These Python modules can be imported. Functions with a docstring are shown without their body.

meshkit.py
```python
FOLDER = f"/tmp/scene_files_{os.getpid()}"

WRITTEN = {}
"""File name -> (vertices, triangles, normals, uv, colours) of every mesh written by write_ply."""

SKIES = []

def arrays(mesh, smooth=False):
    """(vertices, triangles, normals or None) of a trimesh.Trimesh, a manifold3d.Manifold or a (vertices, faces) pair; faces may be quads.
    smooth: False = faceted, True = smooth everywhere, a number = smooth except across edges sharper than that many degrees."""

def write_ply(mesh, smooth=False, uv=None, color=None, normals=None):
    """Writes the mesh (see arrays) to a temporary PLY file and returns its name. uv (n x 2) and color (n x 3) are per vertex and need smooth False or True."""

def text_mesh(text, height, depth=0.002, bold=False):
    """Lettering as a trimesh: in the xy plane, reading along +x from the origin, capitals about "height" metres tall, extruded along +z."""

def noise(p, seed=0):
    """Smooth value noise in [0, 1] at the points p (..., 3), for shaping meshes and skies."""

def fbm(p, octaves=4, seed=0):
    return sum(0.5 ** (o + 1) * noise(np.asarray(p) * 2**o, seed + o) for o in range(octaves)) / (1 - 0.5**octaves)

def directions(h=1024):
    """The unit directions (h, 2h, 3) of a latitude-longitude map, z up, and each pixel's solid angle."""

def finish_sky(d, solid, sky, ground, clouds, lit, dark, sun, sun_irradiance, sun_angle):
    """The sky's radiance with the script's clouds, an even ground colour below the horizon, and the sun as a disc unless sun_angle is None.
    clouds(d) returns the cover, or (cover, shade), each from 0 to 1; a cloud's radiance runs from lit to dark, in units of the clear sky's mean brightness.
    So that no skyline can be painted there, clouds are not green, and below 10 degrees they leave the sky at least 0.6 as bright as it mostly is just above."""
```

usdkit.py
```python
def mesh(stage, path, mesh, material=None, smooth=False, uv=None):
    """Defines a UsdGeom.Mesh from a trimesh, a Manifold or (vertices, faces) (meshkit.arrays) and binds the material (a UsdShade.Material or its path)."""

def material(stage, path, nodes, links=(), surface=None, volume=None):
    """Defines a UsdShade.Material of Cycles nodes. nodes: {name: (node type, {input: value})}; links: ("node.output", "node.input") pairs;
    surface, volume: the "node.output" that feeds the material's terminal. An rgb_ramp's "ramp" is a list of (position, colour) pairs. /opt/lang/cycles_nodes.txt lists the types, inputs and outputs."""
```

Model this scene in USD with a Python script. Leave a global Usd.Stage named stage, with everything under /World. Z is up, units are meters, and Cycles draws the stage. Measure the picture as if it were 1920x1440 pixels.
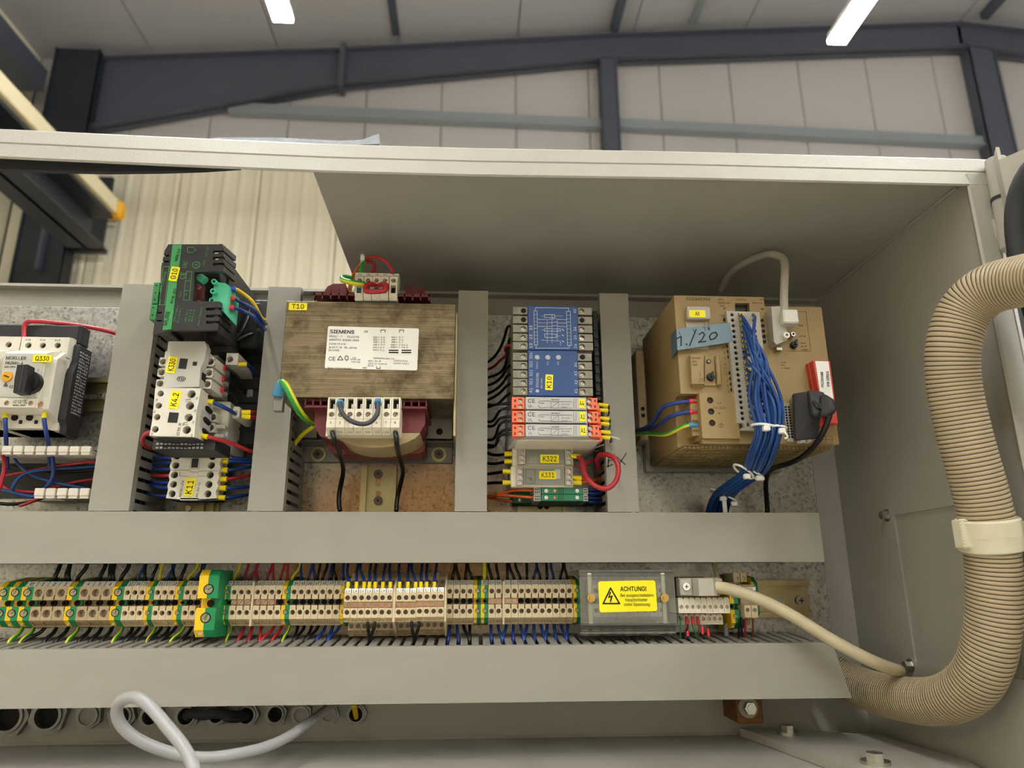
import math, random
import numpy as np, trimesh, usdkit, meshkit
from shapely.geometry import Polygon, LineString, Point, box as sbox
from shapely.ops import unary_union
from shapely import affinity
from pxr import Usd, UsdGeom, UsdLux, Gf, Sdf

stage = Usd.Stage.CreateInMemory()
UsdGeom.SetStageUpAxis(stage, UsdGeom.Tokens.z); UsdGeom.SetStageMetersPerUnit(stage, 1.0)
UsdGeom.Xform.Define(stage, '/World'); UsdGeom.Scope.Define(stage, '/World/Looks')

# ------------------------------------------------------------------ camera (at the origin, 1.5 m above the hall floor), exposure, lamps
F = 1333.0
P_, W_, R_ = np.radians([15.69, 3.336, -0.213])
FWD = np.array([math.sin(W_)*math.cos(P_), math.cos(W_)*math.cos(P_), math.sin(P_)])
_r = np.array([math.cos(W_), -math.sin(W_), 0]); _u = np.cross(_r, FWD)
RT, UP = _r*math.cos(R_)+_u*math.sin(R_), _u*math.cos(R_)-_r*math.sin(R_)
cam = UsdGeom.Camera.Define(stage, '/World/camera')
cam.AddTransformOp().Set(Gf.Matrix4d(*RT, 0, *UP, 0, *(-FWD), 0, 0, 0, 0, 1))
cam.CreateHorizontalApertureAttr(36.0); cam.CreateVerticalApertureAttr(27.0)
cam.CreateFocalLengthAttr(36.0*F/1920)
cam.CreateClippingRangeAttr((0.02, 200.0))
cam.CreateFStopAttr(7.5); cam.CreateFocusDistanceAttr(0.64)
cam.CreateExposureAttr(0.25)
LAMP = 62.0                       # radiance of the hall's linear luminaires
LAMP_COL = (1.0, 0.995, 0.985)
FLOOR_Z = -1.5

# ------------------------------------------------------------------ measuring: a pixel's ray met with a plane of the place
def ray(px, py): return RT*(px-960)/F + UP*(720-py)/F + FWD
def at(px, py, Y): r = ray(px, py); return r*Y/r[1]
def atx(px, py, X): r = ray(px, py); return r*X/r[0]
def atz(px, py, Z): r = ray(px, py); return r*Z/r[2]
def rect(Y, x0, y0, x1, y1):
    a, b, c, d = at(x0, y0, Y), at(x1, y0, Y), at(x0, y1, Y), at(x1, y1, Y)
    return (a[0]+c[0])/2, (b[0]+d[0])/2, (c[2]+d[2])/2, (a[2]+b[2])/2      # x0 x1 z0 z1
def PX(Y, n): return n*Y*0.963/F                                     # n pixels at depth Y in metres

# ------------------------------------------------------------------ materials
def lin(h):
    h = h.lstrip('#'); v = [int(h[i:i+2], 16)/255 for i in (0, 2, 4)]
    return tuple(x/12.92 if x <= 0.04045 else ((x+0.055)/1.055)**2.4 for x in v)
M = {}
def mat(name, col, rough=0.5, metal=0.0, var=0.0, vscale=30.0, bump=0.0, bscale=400.0, spec=0.5, extra=None, col2=None, stretch=None):
    col = lin(col) if isinstance(col, str) else col
    p = {'base_color': col, 'roughness': rough, 'metallic': metal, 'specular_ior_level': spec}
    p.update(extra or {})
    n, l = {'p': ('principled_bsdf', p)}, []
    if var or bump:
        n['g'] = ('geometry', {}); src = 'g.position'
        if stretch:
            n['m'] = ('mapping', {'scale': stretch}); l.append((src, 'm.vector')); src = 'm.vector'
    if var:
        c2 = lin(col2) if col2 else tuple(x*(1-var) for x in col)
        n['n'] = ('noise_texture', {'scale': vscale, 'detail': 5.0, 'roughness': 0.62})
        n['r'] = ('rgb_ramp', {'ramp': [(0.3, c2), (0.62, col)]})
        l += [(src, 'n.vector'), ('n.fac', 'r.fac'), ('r.color', 'p.base_color')]
    if bump:
        n['bn'] = ('noise_texture', {'scale': bscale, 'detail': 2.0})
        n['b'] = ('bump', {'strength': bump, 'distance': 0.0004})
        l += [(src, 'bn.vector'), ('bn.fac', 'b.height'), ('b.normal', 'p.normal')]
    M[name] = usdkit.material(stage, '/World/Looks/'+name, n, l, surface='p.BSDF')
    return M[name]
mat('cabinet_paint', '#aca89c', 0.42, var=0.07, vscale=14, bump=0.35, bscale=900)
mat('duct_grey', '#9c988c', 0.5, var=0.06, vscale=9, stretch=(1, 6, 6))
mat('duct_side', '#8f8c82', 0.55)
mat('duct_beige', '#d6d0bf', 0.5)
mat('beige', '#d9c6a0', 0.5, var=0.08, vscale=120)
mat('beige_dark', '#b7a27d', 0.55, var=0.1, vscale=120)
mat('cream', '#e9e2cc', 0.45, var=0.05, vscale=90)
mat('yellow', '#f2c81e', 0.5, var=0.08, vscale=150)
mat('label_yellow', '#fff000', 0.45)
mat('ferrule_yellow', '#f0d800', 0.4)
mat('green', '#0f8a52', 0.45, var=0.1, vscale=120)
mat('green_dark', '#1c6a44', 0.5)
mat('mint', '#57c79c', 0.45)
mat('ink', '#15140f', 0.6)
mat('ink_soft', '#55524a', 0.6)
mat('white', '#f4f2ea', 0.5)
mat('black', '#1a1a1b', 0.45)
mat('black_soft', '#2a2a2b', 0.6, var=0.1, vscale=80)
mat('hole', '#0a0908', 0.8)
mat('steel', '#c9c6bd', 0.28, 1.0)
mat('screw_steel', '#b9ada0', 0.35, 1.0, var=0.3, vscale=500)
mat('screw_dark', '#6b6056', 0.4, 1.0)
mat('copper', '#d09a76', 0.35, 1.0, var=0.15, vscale=200)
mat('brass', '#cfae62', 0.3, 1.0)
mat('zinc_rail', '#b9ae86', 0.38, 1.0, var=0.22, vscale=25)
mat('wire_black', '#141516', 0.32)
mat('wire_blue', '#1f3d86', 0.32)
mat('wire_blue_bright', '#1b4687', 0.34)
mat('wire_red', '#ae2630', 0.35)
mat('wire_orange', '#d8622a', 0.35)
mat('wire_brown', '#7a4a2c', 0.35)
mat('wire_white', '#dcdacf', 0.4)
mat('wire_green', '#2c8a46', 0.4)
mat('ferrule_red', '#d8303c', 0.4)
mat('ferrule_blue', '#2450c0', 0.4)
mat('sleeve_blue', '#4a90b8', 0.4)
mat('moeller_white', '#e2ddcd', 0.5, var=0.1, vscale=60)
mat('moeller_grey', '#c9c6bc', 0.5, var=0.06, vscale=60)
mat('dark_print', '#3c3d40', 0.5)
mat('light_print', '#a9abb0', 0.5)
mat('psu_black', '#262423', 0.5, bump=0.2, bscale=1500)
mat('psu_green', '#3f9a55', 0.5)
mat('psu_print', '#4f9a58', 0.55)
mat('red_plastic', '#70282b', 0.45, var=0.12, vscale=60)
mat('coil_tape', '#ab9870', 0.4, var=0.25, vscale=50)
mat('relay_blue', '#2d5088', 0.45, var=0.06, vscale=50)
mat('relay_print', '#c9d2dc', 0.5)
mat('relay_grey', '#8f8b78', 0.35, var=0.25, vscale=160)
mat('module_grey', '#c3c3c0', 0.45, var=0.05, vscale=60)
mat('orange', '#f0754a', 0.42)
mat('phoenix_green', '#2f8a62', 0.42)
mat('plc_tan', '#a08858', 0.5, var=0.07, vscale=40, bump=0.25, bscale=1400)
mat('plc_dark', '#8d7850', 0.55, var=0.1, vscale=40)
mat('plc_print', '#6e5c3c', 0.6)
mat('plc_grey', '#b4aea0', 0.5)
mat('tape_blue', '#7c93a0', 0.6, var=0.1, vscale=90)
mat('red_module', '#cf4636', 0.42)
mat('conduit', '#b3a382', 0.38, var=0.05, vscale=60)
mat('conduit_groove_shade', '#3f2f22', 0.6)
mat('clamp_cream', '#d6d0b4', 0.5, var=0.05, vscale=30, bump=0.2, bscale=900)
mat('cable_beige', '#c9bd9a', 0.42, var=0.1, vscale=35)
mat('cable_grey', '#a0a09f', 0.35)
mat('zip_white', '#e6e6e0', 0.4)
mat('gland_grey', '#8f8d86', 0.4, 0.6, var=0.2, vscale=60)
mat('rust', '#8a5d30', 0.6, 0.3, var=0.5, vscale=120)
mat('rubber', '#2b2c2e', 0.7)
mat('foil_tape', '#8d9194', 0.5, 0.9, bump=1.0, bscale=260)
mat('hall_panel', '#bcb8b6', 0.55, var=0.03, vscale=0.6)
mat('hall_sheet', '#ece4cc', 0.5, var=0.03, vscale=0.8)
mat('hall_roof', '#b0b0b2', 0.6, var=0.03, vscale=0.6)
mat('hall_steel', '#4d525e', 0.5, var=0.08, vscale=1.2)
mat('hall_steel_dark', '#252a32', 0.5, var=0.1, vscale=1.2)
mat('hall_galv', '#969fa3', 0.45, 0.3)
mat('hall_floor', '#a39d92', 0.6, var=0.1, vscale=0.7)
mat('rail_cream', '#ddd2ac', 0.45)
mat('buffer_yellow', '#e0a418', 0.5)
mat('lamp_housing', '#dad9d4', 0.4)
M['lamp_glow'] = usdkit.material(stage, '/World/Looks/lamp_glow', {'e': ('emission', {'color': LAMP_COL, 'strength': LAMP})}, surface='e.emission')
# galvanised mounting plate: spangle, oxide specks, a noisy bronze tint fading outward below the transformer and behind the terminals
M['galvanised'] = usdkit.material(stage, '/World/Looks/galvanised', {
    'g': ('geometry', {}),
    'v': ('voronoi_texture', {'scale': 320.0, 'randomness': 1.0}), 'vb': ('rgb_to_bw', {}),
    'r': ('rgb_ramp', {'ramp': [(0.1, lin('#a7a5a0')), (0.9, lin('#bfbdb7'))]}),
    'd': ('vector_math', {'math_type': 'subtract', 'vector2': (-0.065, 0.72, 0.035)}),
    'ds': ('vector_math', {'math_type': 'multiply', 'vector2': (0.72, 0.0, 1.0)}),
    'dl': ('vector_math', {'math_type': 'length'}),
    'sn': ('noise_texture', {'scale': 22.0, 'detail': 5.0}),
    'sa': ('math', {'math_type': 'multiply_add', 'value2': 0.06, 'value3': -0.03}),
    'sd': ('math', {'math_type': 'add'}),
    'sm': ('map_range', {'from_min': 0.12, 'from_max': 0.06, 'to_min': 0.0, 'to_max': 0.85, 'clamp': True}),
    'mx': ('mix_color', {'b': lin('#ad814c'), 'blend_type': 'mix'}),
    'n2': ('noise_texture', {'scale': 330.0, 'detail': 3.0}),
    'r2': ('rgb_ramp', {'ramp': [(0.32, (0.4, 0.4, 0.4)), (0.44, (1, 1, 1))]}),
    'mm': ('mix_color', {'blend_type': 'multiply', 'fac': 0.8}),
    'rr': ('rgb_ramp', {'ramp': [(0.0, (0.30,)*3), (1.0, (0.46,)*3)]}),
    'bn': ('bump', {'strength': 0.35, 'distance': 0.0005}),
    'p': ('principled_bsdf', {'metallic': 0.85, 'roughness': 0.4}),
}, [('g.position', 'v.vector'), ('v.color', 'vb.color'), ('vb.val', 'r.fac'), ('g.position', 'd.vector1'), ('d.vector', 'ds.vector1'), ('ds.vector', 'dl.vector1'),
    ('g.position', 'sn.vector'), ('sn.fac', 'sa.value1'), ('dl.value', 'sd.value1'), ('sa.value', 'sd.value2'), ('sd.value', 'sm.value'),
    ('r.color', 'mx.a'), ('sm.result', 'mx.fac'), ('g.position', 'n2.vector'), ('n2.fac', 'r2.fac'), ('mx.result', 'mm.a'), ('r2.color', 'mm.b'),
    ('mm.result', 'p.base_color'), ('vb.val', 'rr.fac'), ('rr.color', 'p.roughness'), ('vb.val', 'bn.height'), ('bn.normal', 'p.normal')], surface='p.BSDF')
# rusty brushed transformer laminations
M['lamination'] = usdkit.material(stage, '/World/Looks/lamination', {
    'g': ('geometry', {}), 'm': ('mapping', {'scale': (14, 14, 1500)}), 'n': ('noise_texture', {'scale': 1.0, 'detail': 4.0}),
    'r': ('rgb_ramp', {'ramp': [(0.30, lin('#62563f')), (0.65, lin('#8c7d5f'))]}),
    'n2': ('noise_texture', {'scale': 34.0, 'detail': 6.0, 'roughness': 0.7}), 'r2': ('rgb_ramp', {'ramp': [(0.36, lin('#6a5636')), (0.56, (1, 1, 1))]}),
    'mm': ('mix_color', {'blend_type': 'multiply', 'fac': 0.75}), 'b': ('bump', {'strength': 0.5, 'distance': 0.0004}),
    'p': ('principled_bsdf', {'metallic': 0.75, 'roughness': 0.42})},
    [('g.position', 'm.vector'), ('m.vector', 'n.vector'), ('n.fac', 'r.fac'), ('g.position', 'n2.vector'), ('n2.fac', 'r2.fac'), ('r.color', 'mm.a'), ('r2.color', 'mm.b'),
     ('mm.result', 'p.base_color'), ('n.fac', 'b.height'), ('b.normal', 'p.normal')], surface='p.BSDF')
# clear polycarbonate
M['clear_plastic'] = usdkit.material(stage, '/World/Looks/clear_plastic', {
    'f': ('fresnel', {'IOR': 1.55}), 't': ('transparent_bsdf', {'color': (0.95, 0.95, 0.92)}), 'g': ('glossy_bsdf', {'color': (1, 1, 1), 'roughness': 0.12}),
    'd': ('diffuse_bsdf', {'color': (0.55, 0.55, 0.5)}), 'a': ('mix_closure', {'fac': 0.10}), 'm': ('mix_closure', {})},
    [('t.BSDF', 'a.closure1'), ('d.BSDF', 'a.closure2'), ('f.fac', 'm.fac'), ('a.closure', 'm.closure1'), ('g.BSDF', 'm.closure2')], surface='m.closure')
# two-tone earth wire: green and yellow stripes along the wire
M['wire_earth'] = usdkit.material(stage, '/World/Looks/wire_earth', {
    'a': ('attribute', {'attribute': 'stripe'}), 'r': ('rgb_ramp', {'ramp': [(0.0, lin('#d8d02a')), (0.499, lin('#d8d02a')), (0.501, lin('#2f9a3a')), (1.0, lin('#2f9a3a'))], 'interpolate': False}),
    'p': ('principled_bsdf', {'roughness': 0.35})}, [('a.fac', 'r.fac'), ('r.color', 'p.base_color')], surface='p.BSDF')

# ------------------------------------------------------------------ mesh helpers (all return (vertices, faces))
def cat(*ms):
    vs, fs, n = [], [], 0
    for m in ms:
        if m is None: continue
        v, f = (np.asarray(m.vertices), np.asarray(m.faces)) if hasattr(m, 'vertices') else m
        if len(v) == 0: continue
        vs.append(v); fs.append(f+n); n += len(v)
    return np.vstack(vs), np.vstack(fs)
_UB = None
def box(x0, x1, y0, y1, z0, z1, b=0.0):
    x0, x1 = min(x0, x1), max(x0, x1); y0, y1 = min(y0, y1), max(y0, y1); z0, z1 = min(z0, z1), max(z0, z1)
    if b <= 0:
        v = np.array([[x, y, z] for x in (x0, x1) for y in (y0, y1) for z in (z0, z1)])
        f = np.array([[0,1,3],[0,3,2],[4,6,7],[4,7,5],[0,4,5],[0,5,1],[2,3,7],[2,7,6],[0,2,6],[0,6,4],[1,5,7],[1,7,3]])
        return v, f
    global _UB
    if _UB is None:
        s = np.array([[sx*(1-bx), sy*(1-by), sz*(1-bz)] for sx in (-1, 1) for sy in (-1, 1) for sz in (-1, 1) for bx, by, bz in ((.3, .3, 0), (.3, 0, .3), (0, .3, .3))])
        h = trimesh.convex.convex_hull(s)
        _UB = (np.sign(h.vertices), np.abs(h.vertices) < 0.85, np.array(h.faces))
    sg, isb, f = _UB
    hs = np.array([(x1-x0)/2, (y1-y0)/2, (z1-z0)/2]); b = min(b, hs.min()*0.9)
    v = sg*(hs - isb*b) + np.array([(x0+x1)/2, (y0+y1)/2, (z0+z1)/2])
    return v, f
def extr(poly, d):
    ms = []
    for g in (poly.geoms if hasattr(poly, 'geoms') else [poly]):
        if g.area > 1e-12 and g.geom_type == 'Polygon': ms.append(trimesh.creation.extrude_polygon(g, d, engine='earcut'))
    return cat(*ms)
def front(poly, y0, y1):            # polygon in (x, z), seen from the front, from depth y0 to y1
    v, f = extr(poly, abs(y1-y0)); lo = min(y0, y1)
    return np.column_stack([v[:, 0], lo+v[:, 2], v[:, 1]]), f[:, ::-1]
def side(pts, x0, x1):              # polygon in (y, z), extruded along x
    v, f = extr(Polygon(pts) if not hasattr(pts, 'area') else pts, abs(x1-x0))
    return np.column_stack([min(x0, x1)+v[:, 2], v[:, 0], v[:, 1]]), f
def plan(pts, z0, z1):              # polygon in (x, y), extruded along z
    v, f = extr(Polygon(pts) if not hasattr(pts, 'area') else pts, abs(z1-z0))
    return np.column_stack([v[:, 0], v[:, 1], min(z0, z1)+v[:, 2]]), f
def tube(pts, r, seg=10, n=None, smooth=True, caps=True):
    p = np.asarray(pts, float)
    if smooth and len(p) > 2:
        from scipy.interpolate import CubicSpline, PchipInterpolator
        t = np.r_[0, np.cumsum(np.linalg.norm(np.diff(p, axis=0), axis=1)**0.7)]
        p = CubicSpline(t, p)(np.linspace(0, t[-1], n or max(10, 6*len(p)))) if len(p) > 2 else p
    d = np.gradient(p, axis=0); d /= np.linalg.norm(d, axis=1, keepdims=True)
    a = np.array([0, 0, 1.0]) if abs(d[0][2]) < 0.9 else np.array([1.0, 0, 0])
    u = np.cross(d[0], a); u /= np.linalg.norm(u); us = [u]
    for i in range(1, len(p)):
        u = us[-1]-d[i]*(us[-1]@d[i]); us.append(u/np.linalg.norm(u))
    us = np.array(us); ws = np.cross(d, us)
    th = np.linspace(0, 2*np.pi, seg, endpoint=False)
    rr = np.broadcast_to(np.asarray(r, float), (len(p),)) if np.ndim(r) == 0 or len(r) == len(p) else np.interp(np.linspace(0, 1, len(p)), np.linspace(0, 1, len(r)), r)
    v = (p[:, None]+rr[:, None, None]*(np.cos(th)[None, :, None]*us[:, None]+np.sin(th)[None, :, None]*ws[:, None])).reshape(-1, 3)
    i, j = np.meshgrid(np.arange(len(p)-1), np.arange(seg), indexing='ij'); k = (j+1) % seg
    A, B, C, D = i*seg+j, i*seg+k, (i+1)*seg+k, (i+1)*seg+j
    f = np.vstack([np.stack([A, B, C], -1).reshape(-1, 3), np.stack([A, C, D], -1).reshape(-1, 3)])
    if caps:
        m = len(v); v = np.vstack([v, p[0], p[-1]]); o = (len(p)-1)*seg; s = np.arange(seg)
        f = np.vstack([f, np.stack([np.full(seg, m), (s+1) % seg, s], -1), np.stack([np.full(seg, m+1), o+s, o+(s+1) % seg], -1)])
    return v, f
def rod(a, b, r, seg=16):
    return tube([a, b], r, seg, smooth=False)
def disc(x, z, r, y0, y1, seg=18):
    return front(Point(x, z).buffer(r, quad_segs=max(2, seg//4)), y0, y1)
def ring(x, z, r0, r1, y0, y1, seg=20):
    q = seg//4
    return front(Point(x, z).buffer(r1, quad_segs=q).difference(Point(x, z).buffer(r0, quad_segs=q)), y0, y1)
def rrect(x0, x1, z0, z1, r):
    return sbox(min(x0, x1)+r, min(z0, z1)+r, max(x0, x1)-r, max(z0, z1)-r).buffer(r, quad_segs=3)
def slotted(x, z, r, y0, y1, ang=0.4, seg=14, cross=False):     # screw head with a real slot
    c = Point(x, z).buffer(r, quad_segs=seg//4)
    s = affinity.rotate(sbox(x-r*(0.6 if cross else 1.2), z-r*0.16, x+r*(0.6 if cross else 1.2), z+r*0.16), math.degrees(ang), origin=(x, z))
    c2 = c.difference(s)
    if cross: c2 = c2.difference(affinity.rotate(s, 90, origin=(x, z)))
    return cat(front(c2, y0, y1), front(c, y1-(y1-y0)*0.4, y1))
_tx = {}
def text(s, h, x, z, y, rot=0, anchor='l', bold=False, wide=1.0, fit=None):   # lettering that faces the viewer, h tall, 0.25 mm proud
    key = (s, bold)
    if key not in _tx:
        m = meshkit.text_mesh(s, 1.0, 1.0, bold); _tx[key] = (np.array(m.vertices), np.array(m.faces))
    v, f = _tx[key]; v = v.copy()
    v[:, 0] -= v[:, 0].min(); w = v[:, 0].max()
    k = h*wide if fit is None else fit/w
    q = np.column_stack([v[:, 0]*k, v[:, 1]*h]); w *= k
    q[:, 0] -= {'l': 0, 'm': w/2, 'r': w}[anchor]
    if anchor == 'm': q[:, 1] -= h/2
    c, sn = math.cos(rot), math.sin(rot)
    X, Z = q[:, 0]*c-q[:, 1]*sn, q[:, 0]*sn+q[:, 1]*c
    return np.column_stack([x+X, y-0.00025*v[:, 2], z+Z]), f[:, :]
def stroke(pts, w, y0, y1):
    return front(LineString(pts).buffer(w/2, quad_segs=3), y0, y1)
def shift(m, dx=0, dy=0, dz=0):
    v, f = m; return v+np.array([dx, dy, dz]), f
def hexprism(c, axis, r, h):
    a = np.arange(6)*np.pi/3
    v, f = extr(Polygon(np.column_stack([np.cos(a)*r, np.sin(a)*r])), h)
    if axis == 'y': v = np.column_stack([v[:, 0], -v[:, 2], v[:, 1]])
    if axis == 'x': v = np.column_stack([-v[:, 2], v[:, 0], v[:, 1]])
    return v+np.array(c), f

# ------------------------------------------------------------------ scene helpers
COUNT, LOC = {}, {}
def _num(parent, name):
    k = (parent, name); n = COUNT.get(k, 0); COUNT[k] = n+1
    return f'{parent}/{name}' if n == 0 else f'{parent}/{name}_{n:03d}'
def _tag(prim, label=None, category=None, group=None, kind=None):
    for k, v in (('label', label), ('category', category), ('group', group), ('kind', kind)):
        if v: prim.SetCustomDataByKey(k, v)
def thing(name, label, category, loc=(0, 0, 0), group=None, kind=None, ref=None):
    path = _num('/World', name); x = UsdGeom.Xform.Define(stage, path)
    x.AddTranslateOp().Set(Gf.Vec3d(*map(float, loc))); LOC[path] = np.array(loc, float)
    if ref: x.GetPrim().GetReferences().AddInternalReference(ref)
    _tag(x.GetPrim(), label, category, group, kind)
    return path
def part(parent, name, m, material, label=None, smooth=False, kind=None):
    path = _num(parent, name); top = '/'.join(parent.split('/')[:3])
    v, f = cat(m)
    v = v-LOC.get(top, np.zeros(3))
    g = usdkit.mesh(stage, path, (v, f), M[material], smooth=smooth)
    _tag(g.GetPrim(), label, kind=kind)
    return path
def solo(name, label, category, m, material, group=None, kind=None, smooth=False):
    v, f = cat(m); lo, hi = v.min(0), v.max(0)
    path = _num('/World', name); c = np.array([(lo[0]+hi[0])/2, (lo[1]+hi[1])/2, lo[2]])
    g = usdkit.mesh(stage, path, (v-c, f), M[material], smooth=smooth); g.AddTranslateOp().Set(Gf.Vec3d(*map(float, c))); LOC[path] = c
    _tag(g.GetPrim(), label, category, group, kind)
    return path
def wire(name, label, pts, r, material, group=None, category='wire', ferrules=(), seg=8, n=None, smooth=True):
    """One wire; ferrules: (material, from point index, length) end sleeves as parts."""
    pts = [np.asarray(p, float) for p in pts]
    v, f = tube(pts, r, seg, n, smooth)
    if not ferrules:
        p = solo(name, label, category, (v, f), material, group, smooth=True); body = p
    else:
        p = thing(name, label, category, pts[0], group); q = list(pts)
        for fm, end, ln, fr in ferrules:
            a, b = (pts[0], pts[1]) if end == 0 else (pts[-1], pts[-2])
            q[0 if end == 0 else -1] = a+(b-a)/np.linalg.norm(b-a)*min(ln*.7, np.linalg.norm(b-a)*.9)
        v, f = tube(q, r, seg, n, smooth); body = part(p, 'insulation', (v, f), material, smooth=True)
        for fm, end, ln, fr in ferrules:
            a, b = (pts[0], pts[1]) if end == 0 else (pts[-1], pts[-2])
            d = (b-a)/np.linalg.norm(b-a)
            part(p, 'ferrule', tube([a-d*ln*0.15, a+d*ln*0.55, a+d*ln], [fr*0.85, fr, fr*1.06], 10, smooth=False), fm, smooth=40)
    if material == 'wire_earth':
        k = np.tile((np.arange(seg)/seg), len(v)//seg+1)[:len(v)]
        g = UsdGeom.Mesh.Get(stage, body)
        # the stripe runs along the wire: half of the girth green, half yellow
        vv = len(g.GetPointsAttr().Get())
        UsdGeom.PrimvarsAPI(g).CreatePrimvar('stripe', Sdf.ValueTypeNames.FloatArray, 'vertex').Set([float(x) for x in np.resize(k, vv)])
    return p
random.seed(7); np.random.seed(7)
# ================================================================== THE HALL
YW, YF = 8.25, 8.0                 # gable wall, front of the gable frame
XL, XR, YB = -5.75, 20.5, -14.0
def roof_z(x): return 7.95-0.096*abs(x-7.1)
fl = solo('floor', 'grey concrete hall floor', 'floor', box(XL-.3, XR+.3, YB-.3, YW+.3, FLOOR_Z-.2, FLOOR_Z), 'hall_floor', kind='structure')
w = thing('wall_back', 'gable wall of wide pale panels above ribbed cream sheets', 'wall', (0, YW, FLOOR_Z), kind='structure')
part(w, 'backing', box(XL, XR, YW+.06, YW+.3, FLOOR_Z, 9), 'hall_panel')
x = -1.46-1.003*5; ZS = at(450, 287, YW)[2]
while x < XR:
    a, b = max(x, XL), min(x+1.003, XR)
    zt = min(roof_z(a), roof_z(b))+.05
    part(w, 'panel', box(a+.006, b-.006, YW, YW+.08, ZS, zt, .006), 'hall_panel')
    x += 1.003
x = XL
while x < 4.0:                      # ribbed sheets below: each sheet one piece with five ribs
    ribs = [(x+.2*k, 0) for k in range(5)]
    prof = [(x, YW+.05)]
    for k in range(5):
        q = x+.2*k; prof += [(q+.02, YW), (q+.12, YW), (q+.15, YW-.013), (q+.175, YW-.013)]
    prof += [(x+1.0, YW), (x+1.0, YW+.05)]
    part(w, 'panel', plan(prof, FLOOR_Z, ZS), 'hall_sheet')
    x += 1.0
part(w, 'panel', box(x, XR, YW, YW+.05, FLOOR_Z, ZS), 'hall_sheet')
w = thing('wall_left', 'left hall wall of pale cladding', 'wall', (XL, 0, FLOOR_Z), kind='structure')
y = YB
while y < YW:
    part(w, 'panel', box(XL-.1, XL, y+.006, min(y+1.0, YW)-.006, FLOOR_Z, roof_z(XL)+.3), 'hall_sheet'); y += 1.0
solo('wall_right', 'right hall wall of pale cladding', 'wall', box(XR, XR+.1, YB, YW, FLOOR_Z, 8), 'hall_panel', kind='structure')
solo('wall_front', 'front hall wall behind the viewer', 'wall', box(XL, XR, YB-.1, YB, FLOOR_Z, 9), 'hall_sheet', kind='structure')
c = thing('ceiling', 'pale sheet roof of the hall, sloping up to the right', 'ceiling', (0, 0, 7), kind='structure')
for a, b in ((XL-.2, 7.1), (7.1, XR+.2)):
    n = 8 if a < 0 else 1
    for k in range(n):
        p0, p1 = a+(b-a)*k/n, a+(b-a)*(k+1)/n
        v = np.array([[p, q, roof_z(p)+t] for p in (p0+.008, p1-.008) for q in (YB-.2, YW+.2) for t in (0, .1)])
        part(c, 'roof_panel', (v, box(0, 1, 0, 1, 0, 1)[1]), 'hall_roof')
# gable frame
def ibeam_slope(xa, za_lo, za_hi, xb, zb_lo, zb_hi, y0, y1, fl=.02):
    v = lambda lo0, hi0, lo1, hi1, ya, yb: (np.array([[xx, yy, zz] for xx, l, h in ((xa, lo0, hi0), (xb, lo1, hi1)) for yy in (ya, yb) for zz in (l, h)]), box(0, 1, 0, 1, 0, 1)[1])
    ym = (y0+y1)/2
    return cat(v(za_lo, za_lo+fl, zb_lo, zb_lo+fl, y0, y1), v(za_hi-fl, za_hi, zb_hi-fl, zb_hi, y0, y1), v(za_lo, za_hi, zb_lo, zb_hi, ym-.02, ym+.02))
r = thing('steel_rafter', 'long dark blue-grey roof rafter rising to the right across the gable, with a deep haunch', 'rafter', (-4.9, YF, 6.5), kind='structure')
H = lambda px, py: at(px, py, YF)
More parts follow.
